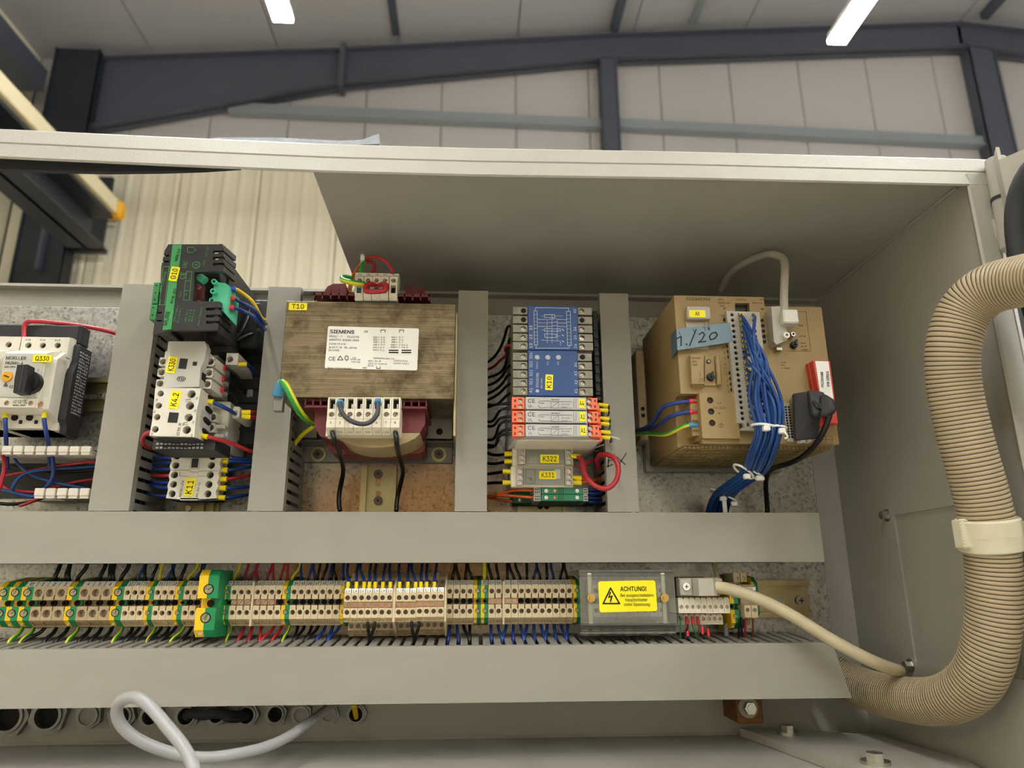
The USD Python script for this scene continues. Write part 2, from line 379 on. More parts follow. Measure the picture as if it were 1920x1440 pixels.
pts = [(-4.95, H(205, 240)[2], H(175, 105)[2]), (H(640, 152)[0], H(640, 152)[2], H(640, 88)[2]), (H(1130, 106)[0], H(1130, 106)[2], H(1130, 62)[2]), (6.95, H(1800, 82)[2], H(1800, 39)[2])]
names = ['haunch', 'beam', 'beam']
for k in range(3):
    (xa, l0, h0), (xb, l1, h1) = pts[k], pts[k+1]
    part(r, names[k], ibeam_slope(xa, l0, h0, xb, l1, h1, YF, YF+.2), 'hall_steel')
part(r, 'splice_plate', box(H(640, 100)[0]-.02, H(640, 100)[0]+.05, YF-.02, YF+.2, H(640, 155)[2]-.05, H(640, 85)[2]+.03), 'hall_steel')
r = thing('steel_rafter', 'dark rafter falling to the right beyond the apex', 'rafter', (7.2, YF, 7.3), kind='structure')
part(r, 'beam', ibeam_slope(6.9, pts[3][1], pts[3][2], XR, pts[3][1]-1.28, pts[3][2]-1.28, YF, YF+.2), 'hall_steel')
def hcol(name, label, x0, x1, z1, y0=YF+.02, dark='hall_steel', z0=FLOOR_Z):
    t = thing(name, label, 'column', ((x0+x1)/2, y0, z0), kind='structure'); d = .24
    part(t, 'flange', box(x0, x0+.02, y0, y0+d, z0, z1), dark); part(t, 'flange', box(x1-.02, x1, y0, y0+d, z0, z1), dark)
    part(t, 'web', box(x0, x1, y0+.02, y0+.05, z0, z1), dark)
    return t
hcol('steel_column', 'dark gable post under the middle of the long rafter', H(1130, 200)[0], H(1162, 200)[0], H(1130, 104)[2])
hcol('steel_column', 'dark gable post under the roof apex at the right', H(1835, 150)[0], H(1881, 150)[0], H(1835, 78)[2], z0=FLOOR_Z)
cl = hcol('steel_column', 'dark corner column at the left carrying the crane runway', H(52, 400)[0], H(140, 400)[0], H(150, 100)[2], y0=YF-.1, dark='hall_steel_dark')
xa, xb = H(135, 400)[0], H(205, 400)[0]
part(cl, 'bracket', cat(box(xa, xb, YF-.1, YF+.1, H(170, 470)[2], H(170, 462)[2]), box(xa, xb, YF-.05, YF, H(170, 470)[2], H(170, 335)[2]), box(xa, xb+.05, YF-.1, YF+.1, H(170, 408)[2], H(170, 402)[2])), 'hall_steel_dark')
part(cl, 'stiffener', box(H(100, 400)[0], H(106, 400)[0], YF-.16, YF, H(170, 515)[2], H(170, 330)[2]), 'hall_steel')
# girts on the gable
for lab, a, b, ya, yb in (('long galvanised girt crossing the gable left of the middle post', (430, 192), (1130, 222), 18, 18), ('galvanised girt crossing the gable right of the middle post', (1162, 222), (1850, 256), 20, 16)):
    p, q = at(*a, YW-.12), at(*b, YW-.12)
    t = thing('wall_girt', lab, 'girt', ((p[0]+q[0])/2, YW-.12, p[2]), kind='structure')
    v = lambda dz0, dz1, y0, y1: (np.array([[xx, yy, zz+dz] for xx, zz in ((p[0], p[2]), (q[0], q[2]-.0)) for yy in (y0, y1) for dz in (dz0, dz1)]), box(0, 1, 0, 1, 0, 1)[1])
    part(t, 'web', v(-.13, 0, YW-.13, YW-.115), 'hall_galv'); part(t, 'lip', v(-.145, -.12, YW-.15, YW-.02), 'hall_galv')
# purlins and bracing along the hall, under the roof
for k, (a, lab) in enumerate((((742, 60), 'dark roof brace above the left luminaire, near the rafter splice'), ((1153, 55), 'dark roof brace meeting the rafter at the middle post'), ((1300, 40), 'grey roof brace right of the middle post'), ((1850, 30), 'dark roof brace at the apex'))):
    p = H(*a); z = p[2]
    solo('roof_brace', lab, 'brace', box(p[0]-.05, p[0]+.05, 2, YF+.05, z-.02, z+.1), 'hall_steel' if k != 2 else 'hall_galv', kind='structure')
# flashing strip along the gable under the roof
p, q = at(150, 92, YW-.06), at(1830, 25, YW-.06)
v = np.array([[xx, yy, zz] for xx, z in ((p[0], p[2]), (q[0], q[2])) for yy in (YW-.1, YW-.02) for zz in (z-.05, z+.35)])
solo('trim_1', 'grey flashing strip between gable wall and roof', 'trim', (v, box(0, 1, 0, 1, 0, 1)[1]), 'hall_galv', kind='structure')
# eave beam and wall rails at left, crane runway
e = at(100, 0, 4.0); e1 = at(50, 0, 4.0)
solo('eave_beam', 'dark eave beam running along the top of the left wall', 'beam', box(XL+.02, XL+.35, YB, YF-.1, 5.95, 6.25), 'hall_steel', kind='structure')
solo('wall_rail', 'pale wall rail running below the eave beam', 'rail', box(XL, XL+.12, YB, YF-.1, 5.2, 5.35), 'hall_galv', kind='structure')
XC = at(212, 392, 7.0)[0]; ZC = at(212, 392, 7.0)[2]
rl = thing('crane_rail', 'cream square crane rail along the left side with a yellow end buffer', 'crane rail', (XC, 0, ZC), kind='structure')
part(rl, 'rail', box(XC-.07, XC+.07, YB, 6.95, ZC-.07, ZC+.09, .01), 'rail_cream')
part(rl, 'clip', box(XC-.1, XC+.1, 5.8, 5.86, ZC-.06, ZC+.1), 'hall_galv')
part(rl, 'clip', box(XC-.1, XC+.1, 4.2, 4.26, ZC-.06, ZC+.1), 'hall_galv')
part(rl, 'buffer', cat(box(XC-.09, XC+.1, 6.95, 7.1, ZC-.1, ZC+.1, .03)), 'buffer_yellow', label='yellow end buffer')
GY = 7.0
gd = thing('runway_girder', 'dark crane runway girder under the cream rail', 'girder', (XC-.28, 0, ZC-.6), kind='structure')
part(gd, 'flange', box(XC-.45, XC+.02, YB, GY, ZC-.12, ZC-.08), 'hall_steel_dark'); part(gd, 'flange', box(XC-.4, XC-.02, YB, GY, ZC-.46, ZC-.43), 'hall_steel_dark')
part(gd, 'web', box(XC-.23, XC-.19, YB, GY, ZC-.46, ZC-.08), 'hall_steel_dark')
# linear luminaires: two are in view, the rest of the rows go on over and behind the cabinet
n = 0
for xi, X in enumerate((-1.61, 3.14, 7.9, 12.65)):
    for yi, Y in enumerate((3.5, 1.9, .3, -1.3, -2.9, -4.5, -6.1, -7.7, -9.3, -10.9)):
        lab = {(0, 0): 'glowing linear luminaire at the top left of centre', (1, 0): 'glowing linear luminaire hanging before the rafter at the right'}.get((xi, yi), f'linear luminaire of row {xi+1}, number {yi+1} from the gable')
        seen = yi == 0 and xi < 2
        t = thing('linear_luminaire', lab if seen else None, 'lamp' if seen else None, (X, Y+.75, 4.55), kind=None if seen else 'structure')
        part(t, 'housing', box(X-.075, X+.075, Y, Y+1.5, 4.56, 4.62, .005), 'lamp_housing')
        part(t, 'diffuser', box(X-.08, X+.08, Y+.0, Y+1.5, 4.52, 4.56, .004), 'lamp_glow')
        part(t, 'suspension', cat(rod((X, Y+.2, 4.6), (X, Y+.2, roof_z(X)), .004, 6), rod((X, Y+1.3, 4.6), (X, Y+1.3, roof_z(X)), .004, 6)), 'steel')

# ================================================================== THE CABINET
XW, ZT, ZB_, YK, YFR = 0.4005, 0.3162, -0.1438, 0.755, 0.492      # right wall, ceiling, floor, back, front edge
YP = 0.72                                                             # front of the mounting plate
XE = -0.62
cb = thing('enclosure', 'large cream-grey steel control cabinet, open at the front, with a cut-out in its roof', 'cabinet', (0, YK, ZB_))
part(cb, 'back_panel', box(XE, XW+.002, YK, YK+.002, ZB_-.02, ZT), 'cabinet_paint')
part(cb, 'back_flange', box(XE, XW, YK-.012, YK, ZT-.003, ZT), 'cabinet_paint')
XO = -0.129; XS = -0.077
part(cb, 'top_panel', box(XS+.0004, XW+.018, YFR, YK+.002, ZT, ZT+.0015), 'cabinet_paint')
part(cb, 'top_panel', box(XO, XS+.012, YFR, YK+.002, ZT+.0016, ZT+.003), 'cabinet_paint')
# right wall with the recessed cover plate
def sq(px, py): p = atx(px, py, XW); return (p[1], p[2])
hole = Polygon([sq(1676, 974), sq(1860, 936), sq(1905, 1255), sq(1718, 1240)])
hb = hole.bounds; hole = sbox(hb[0], hb[1], hb[2], hb[3])
v, f = extr(sbox(YFR-.005, ZB_-.02, YK+.002, ZT).difference(hole), .002)
part(cb, 'right_wall', (np.column_stack([XW+v[:, 2], v[:, 0], v[:, 1]]), f), 'cabinet_paint')
v, f = extr(sbox(hb[0]-.012, hb[1]-.012, hb[2]+.012, hb[3]+.012), .002)
part(cb, 'cover_plate', (np.column_stack([XW+.0021+v[:, 2], v[:, 0], v[:, 1]]), f), 'cabinet_paint')
for px, py in ((1664, 966), (1708, 1248)):
    p = atx(px, py, XW)
    b = part(cb, 'cover_bolt', hexprism((XW-.0005, p[1], p[2]), 'x', .0042, .006), 'steel'); part(b, 'washer', rod((XW-.001, p[1], p[2]), (XW, p[1], p[2]), .006, 16), 'steel')
part(cb, 'floor_panel', box(XE, XW+.002, YFR-.03, YK, ZB_-.004, ZB_), 'cabinet_paint')
part(cb, 'weld_seam', tube([(XE, YK-.001, ZB_+.0003), (-.2, YK-.001, ZB_+.001), (.1, YK-.001, ZB_+.0004), (XW, YK-.001, ZB_+.0006)], .0016, 6), 'cabinet_paint')
part(cb, 'weld_seam', tube([(XW-.001, YK, ZB_+.001), (XW-.001, .6, ZB_+.0006), (XW-.001, YFR, ZB_+.001)], .0016, 6), 'cabinet_paint')
part(cb, 'weld_seam', tube([(XW-.001, YK, ZT-.001), (XW-.001, .62, ZT-.0005), (XW-.001, YFR+.01, ZT-.001)], .0014, 6), 'cabinet_paint')
# front rim: folded profile with two faces
zl = lambda py, px=900: at(px, py, YFR-.006)[2]
z0, z1, z2 = .3075, .3215, .3366
prof = [(YFR-.0035, z0+.0006), (YFR-.0050, z0), (YFR-.0062, z0+.0012), (YFR-.0042, z1-.0008), (YFR-.0032, z1-.0002), (YFR-.0040, z1+.0008), (YFR-.0012, z2-.002), (YFR+.0008, z2), (YFR+.012, z2), (YFR+.012, z2-.002), (YFR+.003, z2-.003), (YFR+.001, z1), (YFR+.001, z0+.0075), (YFR-.0035, z0+.0018)]
xs_ = np.r_[XE, np.linspace(-.40, at(1851, 300, YFR)[0], 36)]
sag = lambda x: np.interp(x, [-.62, -.36, -.24, -.11, 0, .165, .40], [0, 0, -.0024, -.0044, -.0040, -.0014, 0])     # the rim is bent down a little in the middle
ms = []
for k in range(len(xs_)-1):
    v, f = side(prof, xs_[k], xs_[k+1]); v[:, 2] += sag(v[:, 0]); ms.append((v, f))
part(cb, 'front_rim', cat(*ms), 'cabinet_paint')
xo = at(1853, 330, YFR)[0]; xi = at(1822, 380, YFR-.006)[0]
prof = [(YFR-.0045, xi), (YFR-.006, xi+.0015), (YFR-.006, xo-.008), (YFR-.0052, xo-.0074), (YFR-.0060, xo-.0067), (YFR-.0035, xo-.002), (YFR-.001, xo), (YFR+.006, xo), (YFR+.006, xo-.002), (YFR, xo-.003), (YFR, xi+.002)]
part(cb, 'front_rim', plan([(b, a) for a, b in prof], ZB_-.03, z1-.003), 'cabinet_paint')
part(cb, 'front_rim', box(XE, XW+.0195, YFR-.035, YFR-.02, ZB_-.03, ZB_-.001, .002), 'cabinet_paint')
# rubber seal drooping behind the rim at the left
q = [at(*p_, .50) for p_ in ((-60, 316), (0, 318), (100, 321.5), (200, 323), (300, 322), (380, 319.5), (450, 315))]
top = [(p[0], .3145) for p in q]; bot = [(p[0], p[2]) for p in q]
solo('rubber_seal', 'black rubber sealing strip drooping behind the cabinet rim at the upper left', 'seal', front(Polygon(top+bot[::-1]), .499, .503), 'rubber')
# foil tape on the roof edge
q = [at(400, 262, .50), at(520, 262, .50), at(640, 268, .50), at(680, 266, .50), at(711, 255, .50), at(712, 274, .50), at(640, 277, .50), at(400, 270, .50)]
v, f = extr(Polygon([(p[0], p[2]) for p in q]), .03)
solo('foil_tape', 'crinkled silver foil tape with a lifted corner on top of the cabinet rim', 'tape', (np.column_stack([v[:, 0], .497+v[:, 2], v[:, 1]]), f[:, ::-1]), 'foil_tape')
# hinged door edge at the right
hg = thing('cabinet_door', 'opened cream cabinet door edge with black gasket at the far right', 'door', (.44, .45, .3))
D0 = np.array([at(1852, 302, .485)[0], .485]); 
def dpt(px, py, Y): p = at(px, py, Y); return p
A, B = at(1862, 300, .475), at(1990, 190, .40)
zb = -0.2
va = lambda a, b, zt_a, zt_b, t: (np.array([[p[0]+t*s, p[1], z] for (p, zt) in ((a, zt_a), (b, zt_b)) for s in (0, 1) for z in (zb, zt)]), box(0, 1, 0, 1, 0, 1)[1])
part(hg, 'door_edge', va(A, at(1872, 300, .458), A[2], A[2], .003), 'cabinet_paint')
A2 = at(1872, 300, .458)
part(hg, 'door_skin', (np.array([[p[0]+dx, p[1]+dy, z] for p in (A2, np.array([A2[0]+.10, A2[1]-.16, 0])) for dx, dy in ((0, 0), (.003, .002)) for z in (zb, A2[2])]), box(0, 1, 0, 1, 0, 1)[1]), 'cabinet_paint')
part(hg, 'gasket', tube([np.array([A2[0]+.003, A2[1]-.012, zb]), np.array([A2[0]+.003, A2[1]-.012, A2[2]-.028]), np.array([A2[0]+.010, A2[1]-.026, A2[2]-.014]), np.array([A2[0]+.07, A2[1]-.12, A2[2]-.012])], .0065, 10, 40), 'rubber', smooth=True)
hx = at(1878, 380, .485)
part(hg, 'hinge_barrel', rod(at(1896, 466, .480), at(1880, 376, .480), .0075), 'cabinet_paint', smooth=40)
part(hg, 'hinge_barrel', rod(at(1879, 371, .480), at(1866, 300, .480), .0075), 'cabinet_paint', smooth=40)
part(hg, 'hinge_washer', rod(at(1880, 377, .480), at(1879, 371, .480), .008), 'black', smooth=40)
q = [at(1862, 412, .486)+np.array([0, 0, 0]), at(1868, 430, .486), at(1872, 446, .486), at(1878, 460, .486)]
part(hg, 'weld_bead', tube(q, [.002, .003, .0022, .0028, .0018], 8, 24), 'cabinet_paint', smooth=True)

# mounting plate
solo('mounting_plate', 'galvanised steel mounting plate with spangle and a bronze tint behind all the devices', 'plate', box(XE+.02, .357, YP, YP+.003, -.0945, .2807, .0006), 'galvanised')

# ------------------------------------------------------------------ wiring ducts
def bundle(label, x0, x1, z0, z1, along):  # unseen black tubes, added inside a duct to darken its slots
    rnd = random.Random(int(abs(x0*1000)+abs(z0*1000))); ms = []
    for k in range(9):
        y_ = .662+.0125*(k % 3)+rnd.uniform(-.002, .002)
        if along == 'x':
            z_ = z0+(z1-z0)*(k//3+.5)/3; pts = [(x0+(x1-x0)*q/6, y_+rnd.uniform(-.002, .002), z_+rnd.uniform(-.002, .002)) for q in range(7)]
        else:
            x_ = x0+(x1-x0)*(k//3+.5)/3; pts = [(x_+rnd.uniform(-.001, .001), y_+rnd.uniform(-.002, .002), z0+(z1-z0)*q/6) for q in range(7)]
        ms.append(tube(pts, .0042, 8, 24))
    solo('wire_bundle', label, 'wires', cat(*ms), 'wire_black', kind='stuff', smooth=True)
YD = 0.645
DUCT_C, FW, PITCH = 'duct_grey', .0062, .0098
def hduct(name, label, x0, x1, z0, z1, poly=None, top=True, bottom=True):
    t = thing(name, label, 'wiring duct', ((x0+x1)/2, YP, z0))
    pl = poly or sbox(x0, z0, x1, z1)
    part(t, 'cover', front(pl, YD, YD+.0016), 'duct_grey')
    for zz, sgn in ((z1, -1), (z0, 1)):
        part(t, 'cover_lip', box(x0, x1-.006, YD+.0017, YD+.009, zz, zz+sgn*.0012), 'duct_grey')
    part(t, 'base', box(x0, x1-.006, YP-.002, YP, z0+.002, z1-.002), 'duct_side')
    x = x0+.002
    while x < x1-.01:
        if top:
            fv, ff = box(x, x+FW, YD+.009, YP-.010, z1-.0016, z1-.0002); fv[:, 2] += (fv[:, 1]-YD)*.085
            part(t, 'finger', (fv, ff), 'duct_side')
        if bottom and x > -.46: part(t, 'finger', box(x, x+FW, YD+.004, YP-.012, z0+.0013, z0+.0028), 'duct_side')
        x += PITCH
    part(t, 'side_strip', cat(box(x0, x1-.006, YP-.012, YP-.002, z1-.0028, z1-.0013), box(x0, x1-.006, YP-.012, YP-.002, z0+.0013, z0+.0028)), 'duct_side')
    return t
zu0, zu1 = at(800, 1055, YD)[2], at(800, 960, YD)[2]
hduct('wiring_duct', 'long grey horizontal duct cover between the device columns and the terminal row', -.47, at(1540, 1000, YD)[0], zu0, zu1, top=False)
zl0, zl1 = at(800, 1319, YD)[2], at(800, 1211.5, YD)[2]
xr0, xr1 = at(1560, 1204, YD)[0], at(1597, 1308, YD)[0]
hduct('wiring_duct', 'lowest long grey duct cover below the terminal row', -.47, xr0, zl0, zl1, poly=Polygon([(-.47, zl0), (xr1, zl0), (xr0, zl1), (-.47, zl1)]), bottom=False)
bundle('added dark wires to blacken the slots of the lowest long duct', -.46, .30, zl0+.010, zl1-.007, 'x')
bundle('added dark wires to blacken the slots of the long duct above the terminal row', -.46, .30, zu0+.008, zu1-.006, 'x')
def vduct(label, x0, x1, z1=.2757, z0=None, cutcorner=False):
    z0 = z0 or zu1+.0005
    t = thing('wiring_duct', label, 'wiring duct', ((x0+x1)/2, YP, z0))
    part(t, 'cover', box(x0, x1, YD, YD+.0016, z0, z1), 'duct_grey')
    for xx, sg in ((x0, 1), (x1, -1)):
        part(t, 'cover_lip', box(xx, xx+sg*.0012, YD+.0017, YD+.009, z0, z1), 'duct_grey')
    part(t, 'base', box(x0+.002, x1-.002, YP-.002, YP, z0, z1-.002), 'duct_side')
    z = z0+.002
    while z < z1-.007:
        for xx in (x0+.0013, x1-.0028): part(t, 'finger', box(xx, xx+.0015, YD+.004, YP-.012, z, z+FW), 'duct_side')
        z += PITCH
    part(t, 'side_strip', cat(*[box(xx, xx+.0015, YP-.012, YP-.002, z0, z1-.002) for xx in (x0+.0013, x1-.0028)]), 'duct_side')
    bundle('added dark wires to blacken the slots of the '+label, x0+.005, x1-.005, z0+.002, z1-.02, 'z')
    return t
vduct('grey vertical duct between the motor switch and the black power supply', -.3322, -.2978)
vduct('grey vertical duct left of the transformer', -.1962, -.1655)
vduct('grey vertical duct right of the transformer', -.0143, .0146)
t = vduct('grey vertical duct with a pencilled mark, left of the tan controller', .1242, .1528)
# ================================================================== TERMINAL ROW
YT = 0.675; ZT0 = at(880, 1127.5, YT)[2]
tx = lambda px: at(px, 1108, YT)[0]
mm = 0.001
rail = thing('din_rail', 'long olive-zinc mounting rail under the terminal row, its bare end at the right', 'mounting rail', (0, YP, ZT0))
xe = at(1522, 1125, YP-.008)[0]
hat = [(YP, -.0135), (YP-.001, -.0135), (YP-.0065, -.0135), (YP-.0065, -.0175), (YP-.0075, -.0175), (YP-.0075, -.0125), (YP-.001, -.0125), (YP-.001, .0125), (YP-.0075, .0125), (YP-.0075, .0175), (YP-.0065, .0175), (YP-.0065, .0135), (YP, .0135)]
part(rail, 'rail', side([(y, z+ZT0) for y, z in hat], -.47, xe), 'zinc_rail')
p = at(1455, 1127, YP-.002); part(rail, 'slot', front(rrect(p[0]-.009, p[0]+.009, p[2]-.0032, p[2]+.0032, .003), YP-.0013, YP-.001), 'galvanised')
p = at(1503, 1126, YP-.006); sc = part(rail, 'screw', disc(p[0], p[2], .0042, YP-.006, YP-.003), 'steel'); part(sc, 'cross_slot', cat(box(p[0]-.0024, p[0]+.0024, YP-.0062, YP-.0059, p[2]-.0005, p[2]+.0005), box(p[0]-.0005, p[0]+.0005, YP-.0062, YP-.0059, p[2]-.0024, p[2]+.0024)), 'ink')
part(sc, 'shank', rod((p[0]-.002, YP-.003, p[2]-.0005), (p[0], YP, p[2]), .0032), 'black')

stage.CreateClassPrim('/World/terminal_kinds')
_kinds = {}
def proto(kind, w, var=0):
    key = (kind, round(w*1e4), var)
    if key in _kinds: return _kinds[key]
    w = round(w*1e4)/1e4-.0002
    P = f'/World/terminal_kinds/{kind}_{key[1]}_{var}'; stage.DefinePrim(P, 'Xform'); _kinds[key] = P
    rnd = random.Random(key[1]*7+var*131+len(kind))
    if kind in ('clamp', 'large', 'bridged', 'grey'):
        r = .0033 if kind == 'large' else .0021
        bm = {'grey': 'module_grey', 'large': 'beige_dark'}.get(kind, 'beige')
        z1 = .0019 if kind != 'large' else .0022
        prof = [(.008, .0185), (.003, .014), (.006, .0135), (.006, .0028), (.0105, .0028), (.0105, -.0026), (.006, -.0026), (.006, -.0135), (.003, -.014), (.0105, -.0198), (.038, -.0198), (.038, .0185)]
        plate = lambda za, zb, zc, notch: front(sbox(0, za, w, zb).difference(Point(w/2-.0002, zc).buffer(r, quad_segs=4)).difference(sbox(w-.0009, notch-.0022, w+.001, notch+.0022)), 0, .006)
        up, lo = .0088, -.0086
        part(P, 'body', cat(side(prof, 0, w), plate(.0028, .0142, up, .0045), plate(-.0142, -.0026, lo, -.0042),
             side([(.0, -.0142), (.003, -.014), (.0105, -.0198), (.009, -.0203)], 0, .0009), side([(.0, -.0142), (.003, -.014), (.0105, -.0198), (.009, -.0203)], w-.0006, w),
             side([(.0072, -.0186), (.009, -.0203), (.0105, -.0198), (.009, -.018)], 0, w), side([(.0, -.0142), (.0024, -.0158), (.0044, -.0152), (.003, -.014)], 0, w)), bm)
        for zc in (up, lo):
            part(P, 'screw', slotted(w/2-.0002, zc, r*.9, .0046, .006, rnd.uniform(-.9, 1.4)), 'screw_dark' if kind != 'large' else 'screw_steel')
        if kind == 'bridged':
            part(P, 'bridge_bar', box(-.0001, w+.0001, .004, .006, -.0022, .0024), 'copper')
            part(P, 'bridge_screw', slotted(w/2, 0, .0022, .0022, .004, rnd.uniform(.4, 1.2)), 'screw_steel')
        else:
            part(P, 'bridge_socket', cat(ring(w/2, 0, .0013, min(.0024, w*.42), .0075, .0105), disc(w/2, 0, .0013, .0098, .0104, 12)), 'hole')
    if kind in ('earth', 'earth_wide', 'earth_large'):
        big = kind == 'earth_large'; s = 1.55 if big else 1.0; rr = {'earth': .0017, 'earth_wide': .0028, 'earth_large': .0036}[kind]
        a, b = 0, w; m = w*(.46 if kind != 'earth' else .47)
        prof = [(.008, .0185), (.003, .0140), (0, .0140), (0, .0028), (.0095, .0028), (.0095, -.0026), (0, -.0026), (0, -.0142), (.0075, -.0195), (.0105, -.0198), (.038, -.0225), (.038, .0225), (.0105, .0185)]
        if big: prof = [(.012, .028), (.005, .0285), (0, .0235), (0, .0045), (.011, .0045), (.011, -.0035), (0, -.0035), (0, -.0215), (.005, -.0275), (.012, -.028), (.036, -.028), (.036, .028)]
        part(P, 'yellow_half', side(prof, 0, m), 'yellow'); part(P, 'green_half', side(prof, m, w), 'green')
        up, lo = (.0120, -.0115) if big else (.0092, -.0082)
        for zc in (up, lo):
            sp = part(P, 'screw', slotted(m+(.0004 if not big else .001), zc, rr, -.0004, .0008, rnd.uniform(.5, 1.4)), 'screw_steel')
            part(sp, 'collar', ring(m+(.0004 if not big else .001), zc, rr, rr*1.22, -.0003, .0006), 'hole')
        part(P, 'bridge_socket', disc(m+.0004, 0, rr*.85, .0088 if not big else .0100, .0096 if not big else .0112), 'hole')
        part(P, 'wire_window', box(m-.0028*s, m-.0004, .0035 if not big else .0015, .006, -.0185*(1.4 if big else 1), -.0165*(1.4 if big else 1)), 'beige_dark')
    if kind == 'double':
        r = .0021
        prof = [(.0045, .0137), (.0025, .0102), (.0055, .0098), (.0055, .0027), (.0055, -.0025), (.0055, -.0100), (.0025, -.0105), (.006, -.014), (.032, -.014), (.0325, -.0225), (.037, -.0275), (.058, -.0275), (.058, .027), (.036, .027), (.0325, .0228), (.032, .0137)]
        plate = lambda y, za, zb, zc: front(sbox(0, za, w, zb).difference(Point(w/2, zc).buffer(r, quad_segs=4)), y, y+.0055 if y == 0 else y+.0025)
        part(P, 'body', cat(side(prof, 0, w), plate(0, .0027, .0104, .0060), plate(0, -.0107, -.0025, -.0061), plate(.030, .0140, .0230, .0185), plate(.030, -.0227, -.0142, -.0190),
             side([(0, -.0107), (.0025, -.0105), (.006, -.014), (.0045, -.0145)], 0, .0008), side([(0, -.0107), (.0025, -.0105), (.006, -.014), (.0045, -.0145)], w-.0006, w), side([(.0035, -.0135), (.0045, -.0145), (.006, -.014), (.005, -.013)], 0, w),
             side([(.030, -.0227), (.0325, -.0225), (.037, -.0275), (.0355, -.028)], 0, .0008), side([(.0345, -.027), (.0355, -.028), (.037, -.0275), (.036, -.0265)], 0, w)), 'beige')
        for y, zc in ((0, .006), (0, -.0061), (.030, .0185), (.030, -.0190)):
            part(P, 'screw', slotted(w/2, zc, r*.93, y+(.0032 if y == 0 else .001), y+(.0054 if y == 0 else .0024), rnd.uniform(-.9, 1.4)), 'screw_dark')
        part(P, 'bridge_bar', box(-.0001, w+.0001, .0028, .0045, -.0022, .0024), 'copper'); part(P, 'bridge_screw', slotted(w/2, .0001, .0019, .0018, .0028, rnd.uniform(.3, 1.3)), 'screw_steel')
    return P
ORD = 'first second third fourth fifth sixth seventh eighth ninth tenth eleventh twelfth thirteenth fourteenth fifteenth'.split()
def marker(t, x0, x1, s, yf, zc, z0=.0142, z1=.0187, sl=1.1):
    # white tag clipped on the sloped top, facing up and forward
    pr = [(yf+.0022, z0+zc), (yf+.0022+(z1-z0)*sl, z1+zc), (yf+.003+(z1-z0)*sl, z1+zc), (yf+.003, z0+zc)]
    mk = part(t, 'marker', side(pr, x0+.0003, x1-.0006), 'white')
    if s:
        v, f = text(s, (z1-z0)*.62, (x0+x1)/2, zc+(z0+z1)/2, 0, anchor='m', fit=min((x1-x0)*.72, len(s)*.0016))
        v[:, 1] += yf+.0021+(v[:, 2]-zc-z0)*sl
        part(mk, 'lettering', (v, f), 'ink')
def dsc(s, i=0):
    """How to point to a clamp block: by its group in the row, in words."""
    o = lambda k: ORD[k]
    if s in '123456' and len(s) == 1: k = int(s)-1; return f'{o(k%3)} large block of the {("left", "right")[k//3]} trio'
    if s.isdigit():
        n = int(s)
        if n < 16: return f'{o(n-13)} of three small blocks right of the large ones'
        if n < 19: return f'{o(n-16)} of three small blocks amid the slim earths'
        if n < 21: return ('left', 'right')[n-19]+' small block beside the big earth terminal'
        if n == 68 and i == 9: return 'lone block right of the L02 trio'
        return f'{o(n-64)} of seven small blocks before the two-tier ones'
    if s in ('S26', 'S27', 'S30', 'S31'): return f'{o(("S26", "S27", "S30", "S31").index(s))} of four blocks left of the twin earths'
    return f'{o(("S20", "S23", "S24", "S25", "S28", "S29", "S33", "S32").index(s))} of eight blocks left of the clear cover'
def block(kind, a, b, lab, tag_=None, grp=None, var=0, yf=YT, zc=None, cat_='terminal block', mark=True, nm='terminal_block'):
    zc = ZT0 if zc is None else zc
    x0, x1 = at(a, 1108, yf)[0], at(b, 1108, yf)[0]
    P = proto(kind, x1-x0, var)
    t = thing(nm, lab, cat_, (x0, yf, zc), grp, ref=P)
    # numbering of locally added parts starts after those the kind brings
    if tag_ is not None and mark: marker(t, x0, x1, tag_, yf, zc)
    return t, (x0+x1)/2
def twire(px, color, up, lab, r=.0012, dx=0.0, zc=None, yb=.694, grp=None, yend=None):
    x = tx(px); zc = ZT0 if zc is None else zc
    if up:
        pts = [(x, yb, zc+.0165), (x+dx*.3, yb-.003, zc+.0235), (x+dx*.75, yb-.002, zu0-.006), (x+dx, yb, zu0+.004)]
    else:
        ye = yend or .682
        k_ = round((x+dx+.468-FW-(PITCH-FW)/2)/PITCH); dx = -.468+k_*PITCH+FW+(PITCH-FW)/2-x
        pts = [(x, yb, zc-.0185), (x+dx*.3, yb-.003, zc-.026), (x+dx*.68, ye+.003, zl1+.006), (x+dx, ye, zl1-.004)]
    return wire('wire', lab, pts, r, color, group=grp)
G = 'beige terminal blocks of the lower row'
# --- left earth blocks
for i, (a, b, s) in enumerate(((-4, 18, None), (18, 41, None), (41, 63, 'X1'))):
    block('earth_wide', a, b, ('green-yellow earth terminal cut by the left picture edge', 'green-yellow earth terminal, second from the left end of the row', 'green-yellow earth terminal with a white X1 tag, just left of block 1')[i], s, 'green-yellow earth terminals', nm='earth_terminal')
for i, (a, b, s) in enumerate(((63, 84, '1'), (84, 105, '2'), (105, 127, '3'), (149, 170, '4'), (170, 191, '5'), (191, 211, '6'))):
    block('large', a, b, f'{dsc(s)}, tagged {s}', s, 'large beige terminal blocks', var=i % 3)
block('earth_wide', 127, 149, 'green-yellow earth terminal between large blocks 3 and 4', None, 'green-yellow earth terminals', nm='earth_terminal')
block('earth_wide', 211, 233, 'green-yellow earth terminal between large block 6 and block 13', None, 'green-yellow earth terminals', var=1, nm='earth_terminal')
for i, (a, b, s) in enumerate(((233, 247, '13'), (247, 260.5, '14'), (260.5, 274, '15'), (290, 303, '16'), (303, 316, '17'), (316, 329, '18'), (345, 358.5, '19'), (358.5, 372, '20'))):
    block('clamp', a, b, f'{dsc(s)}, tagged {s}', s, G, var=i % 3)
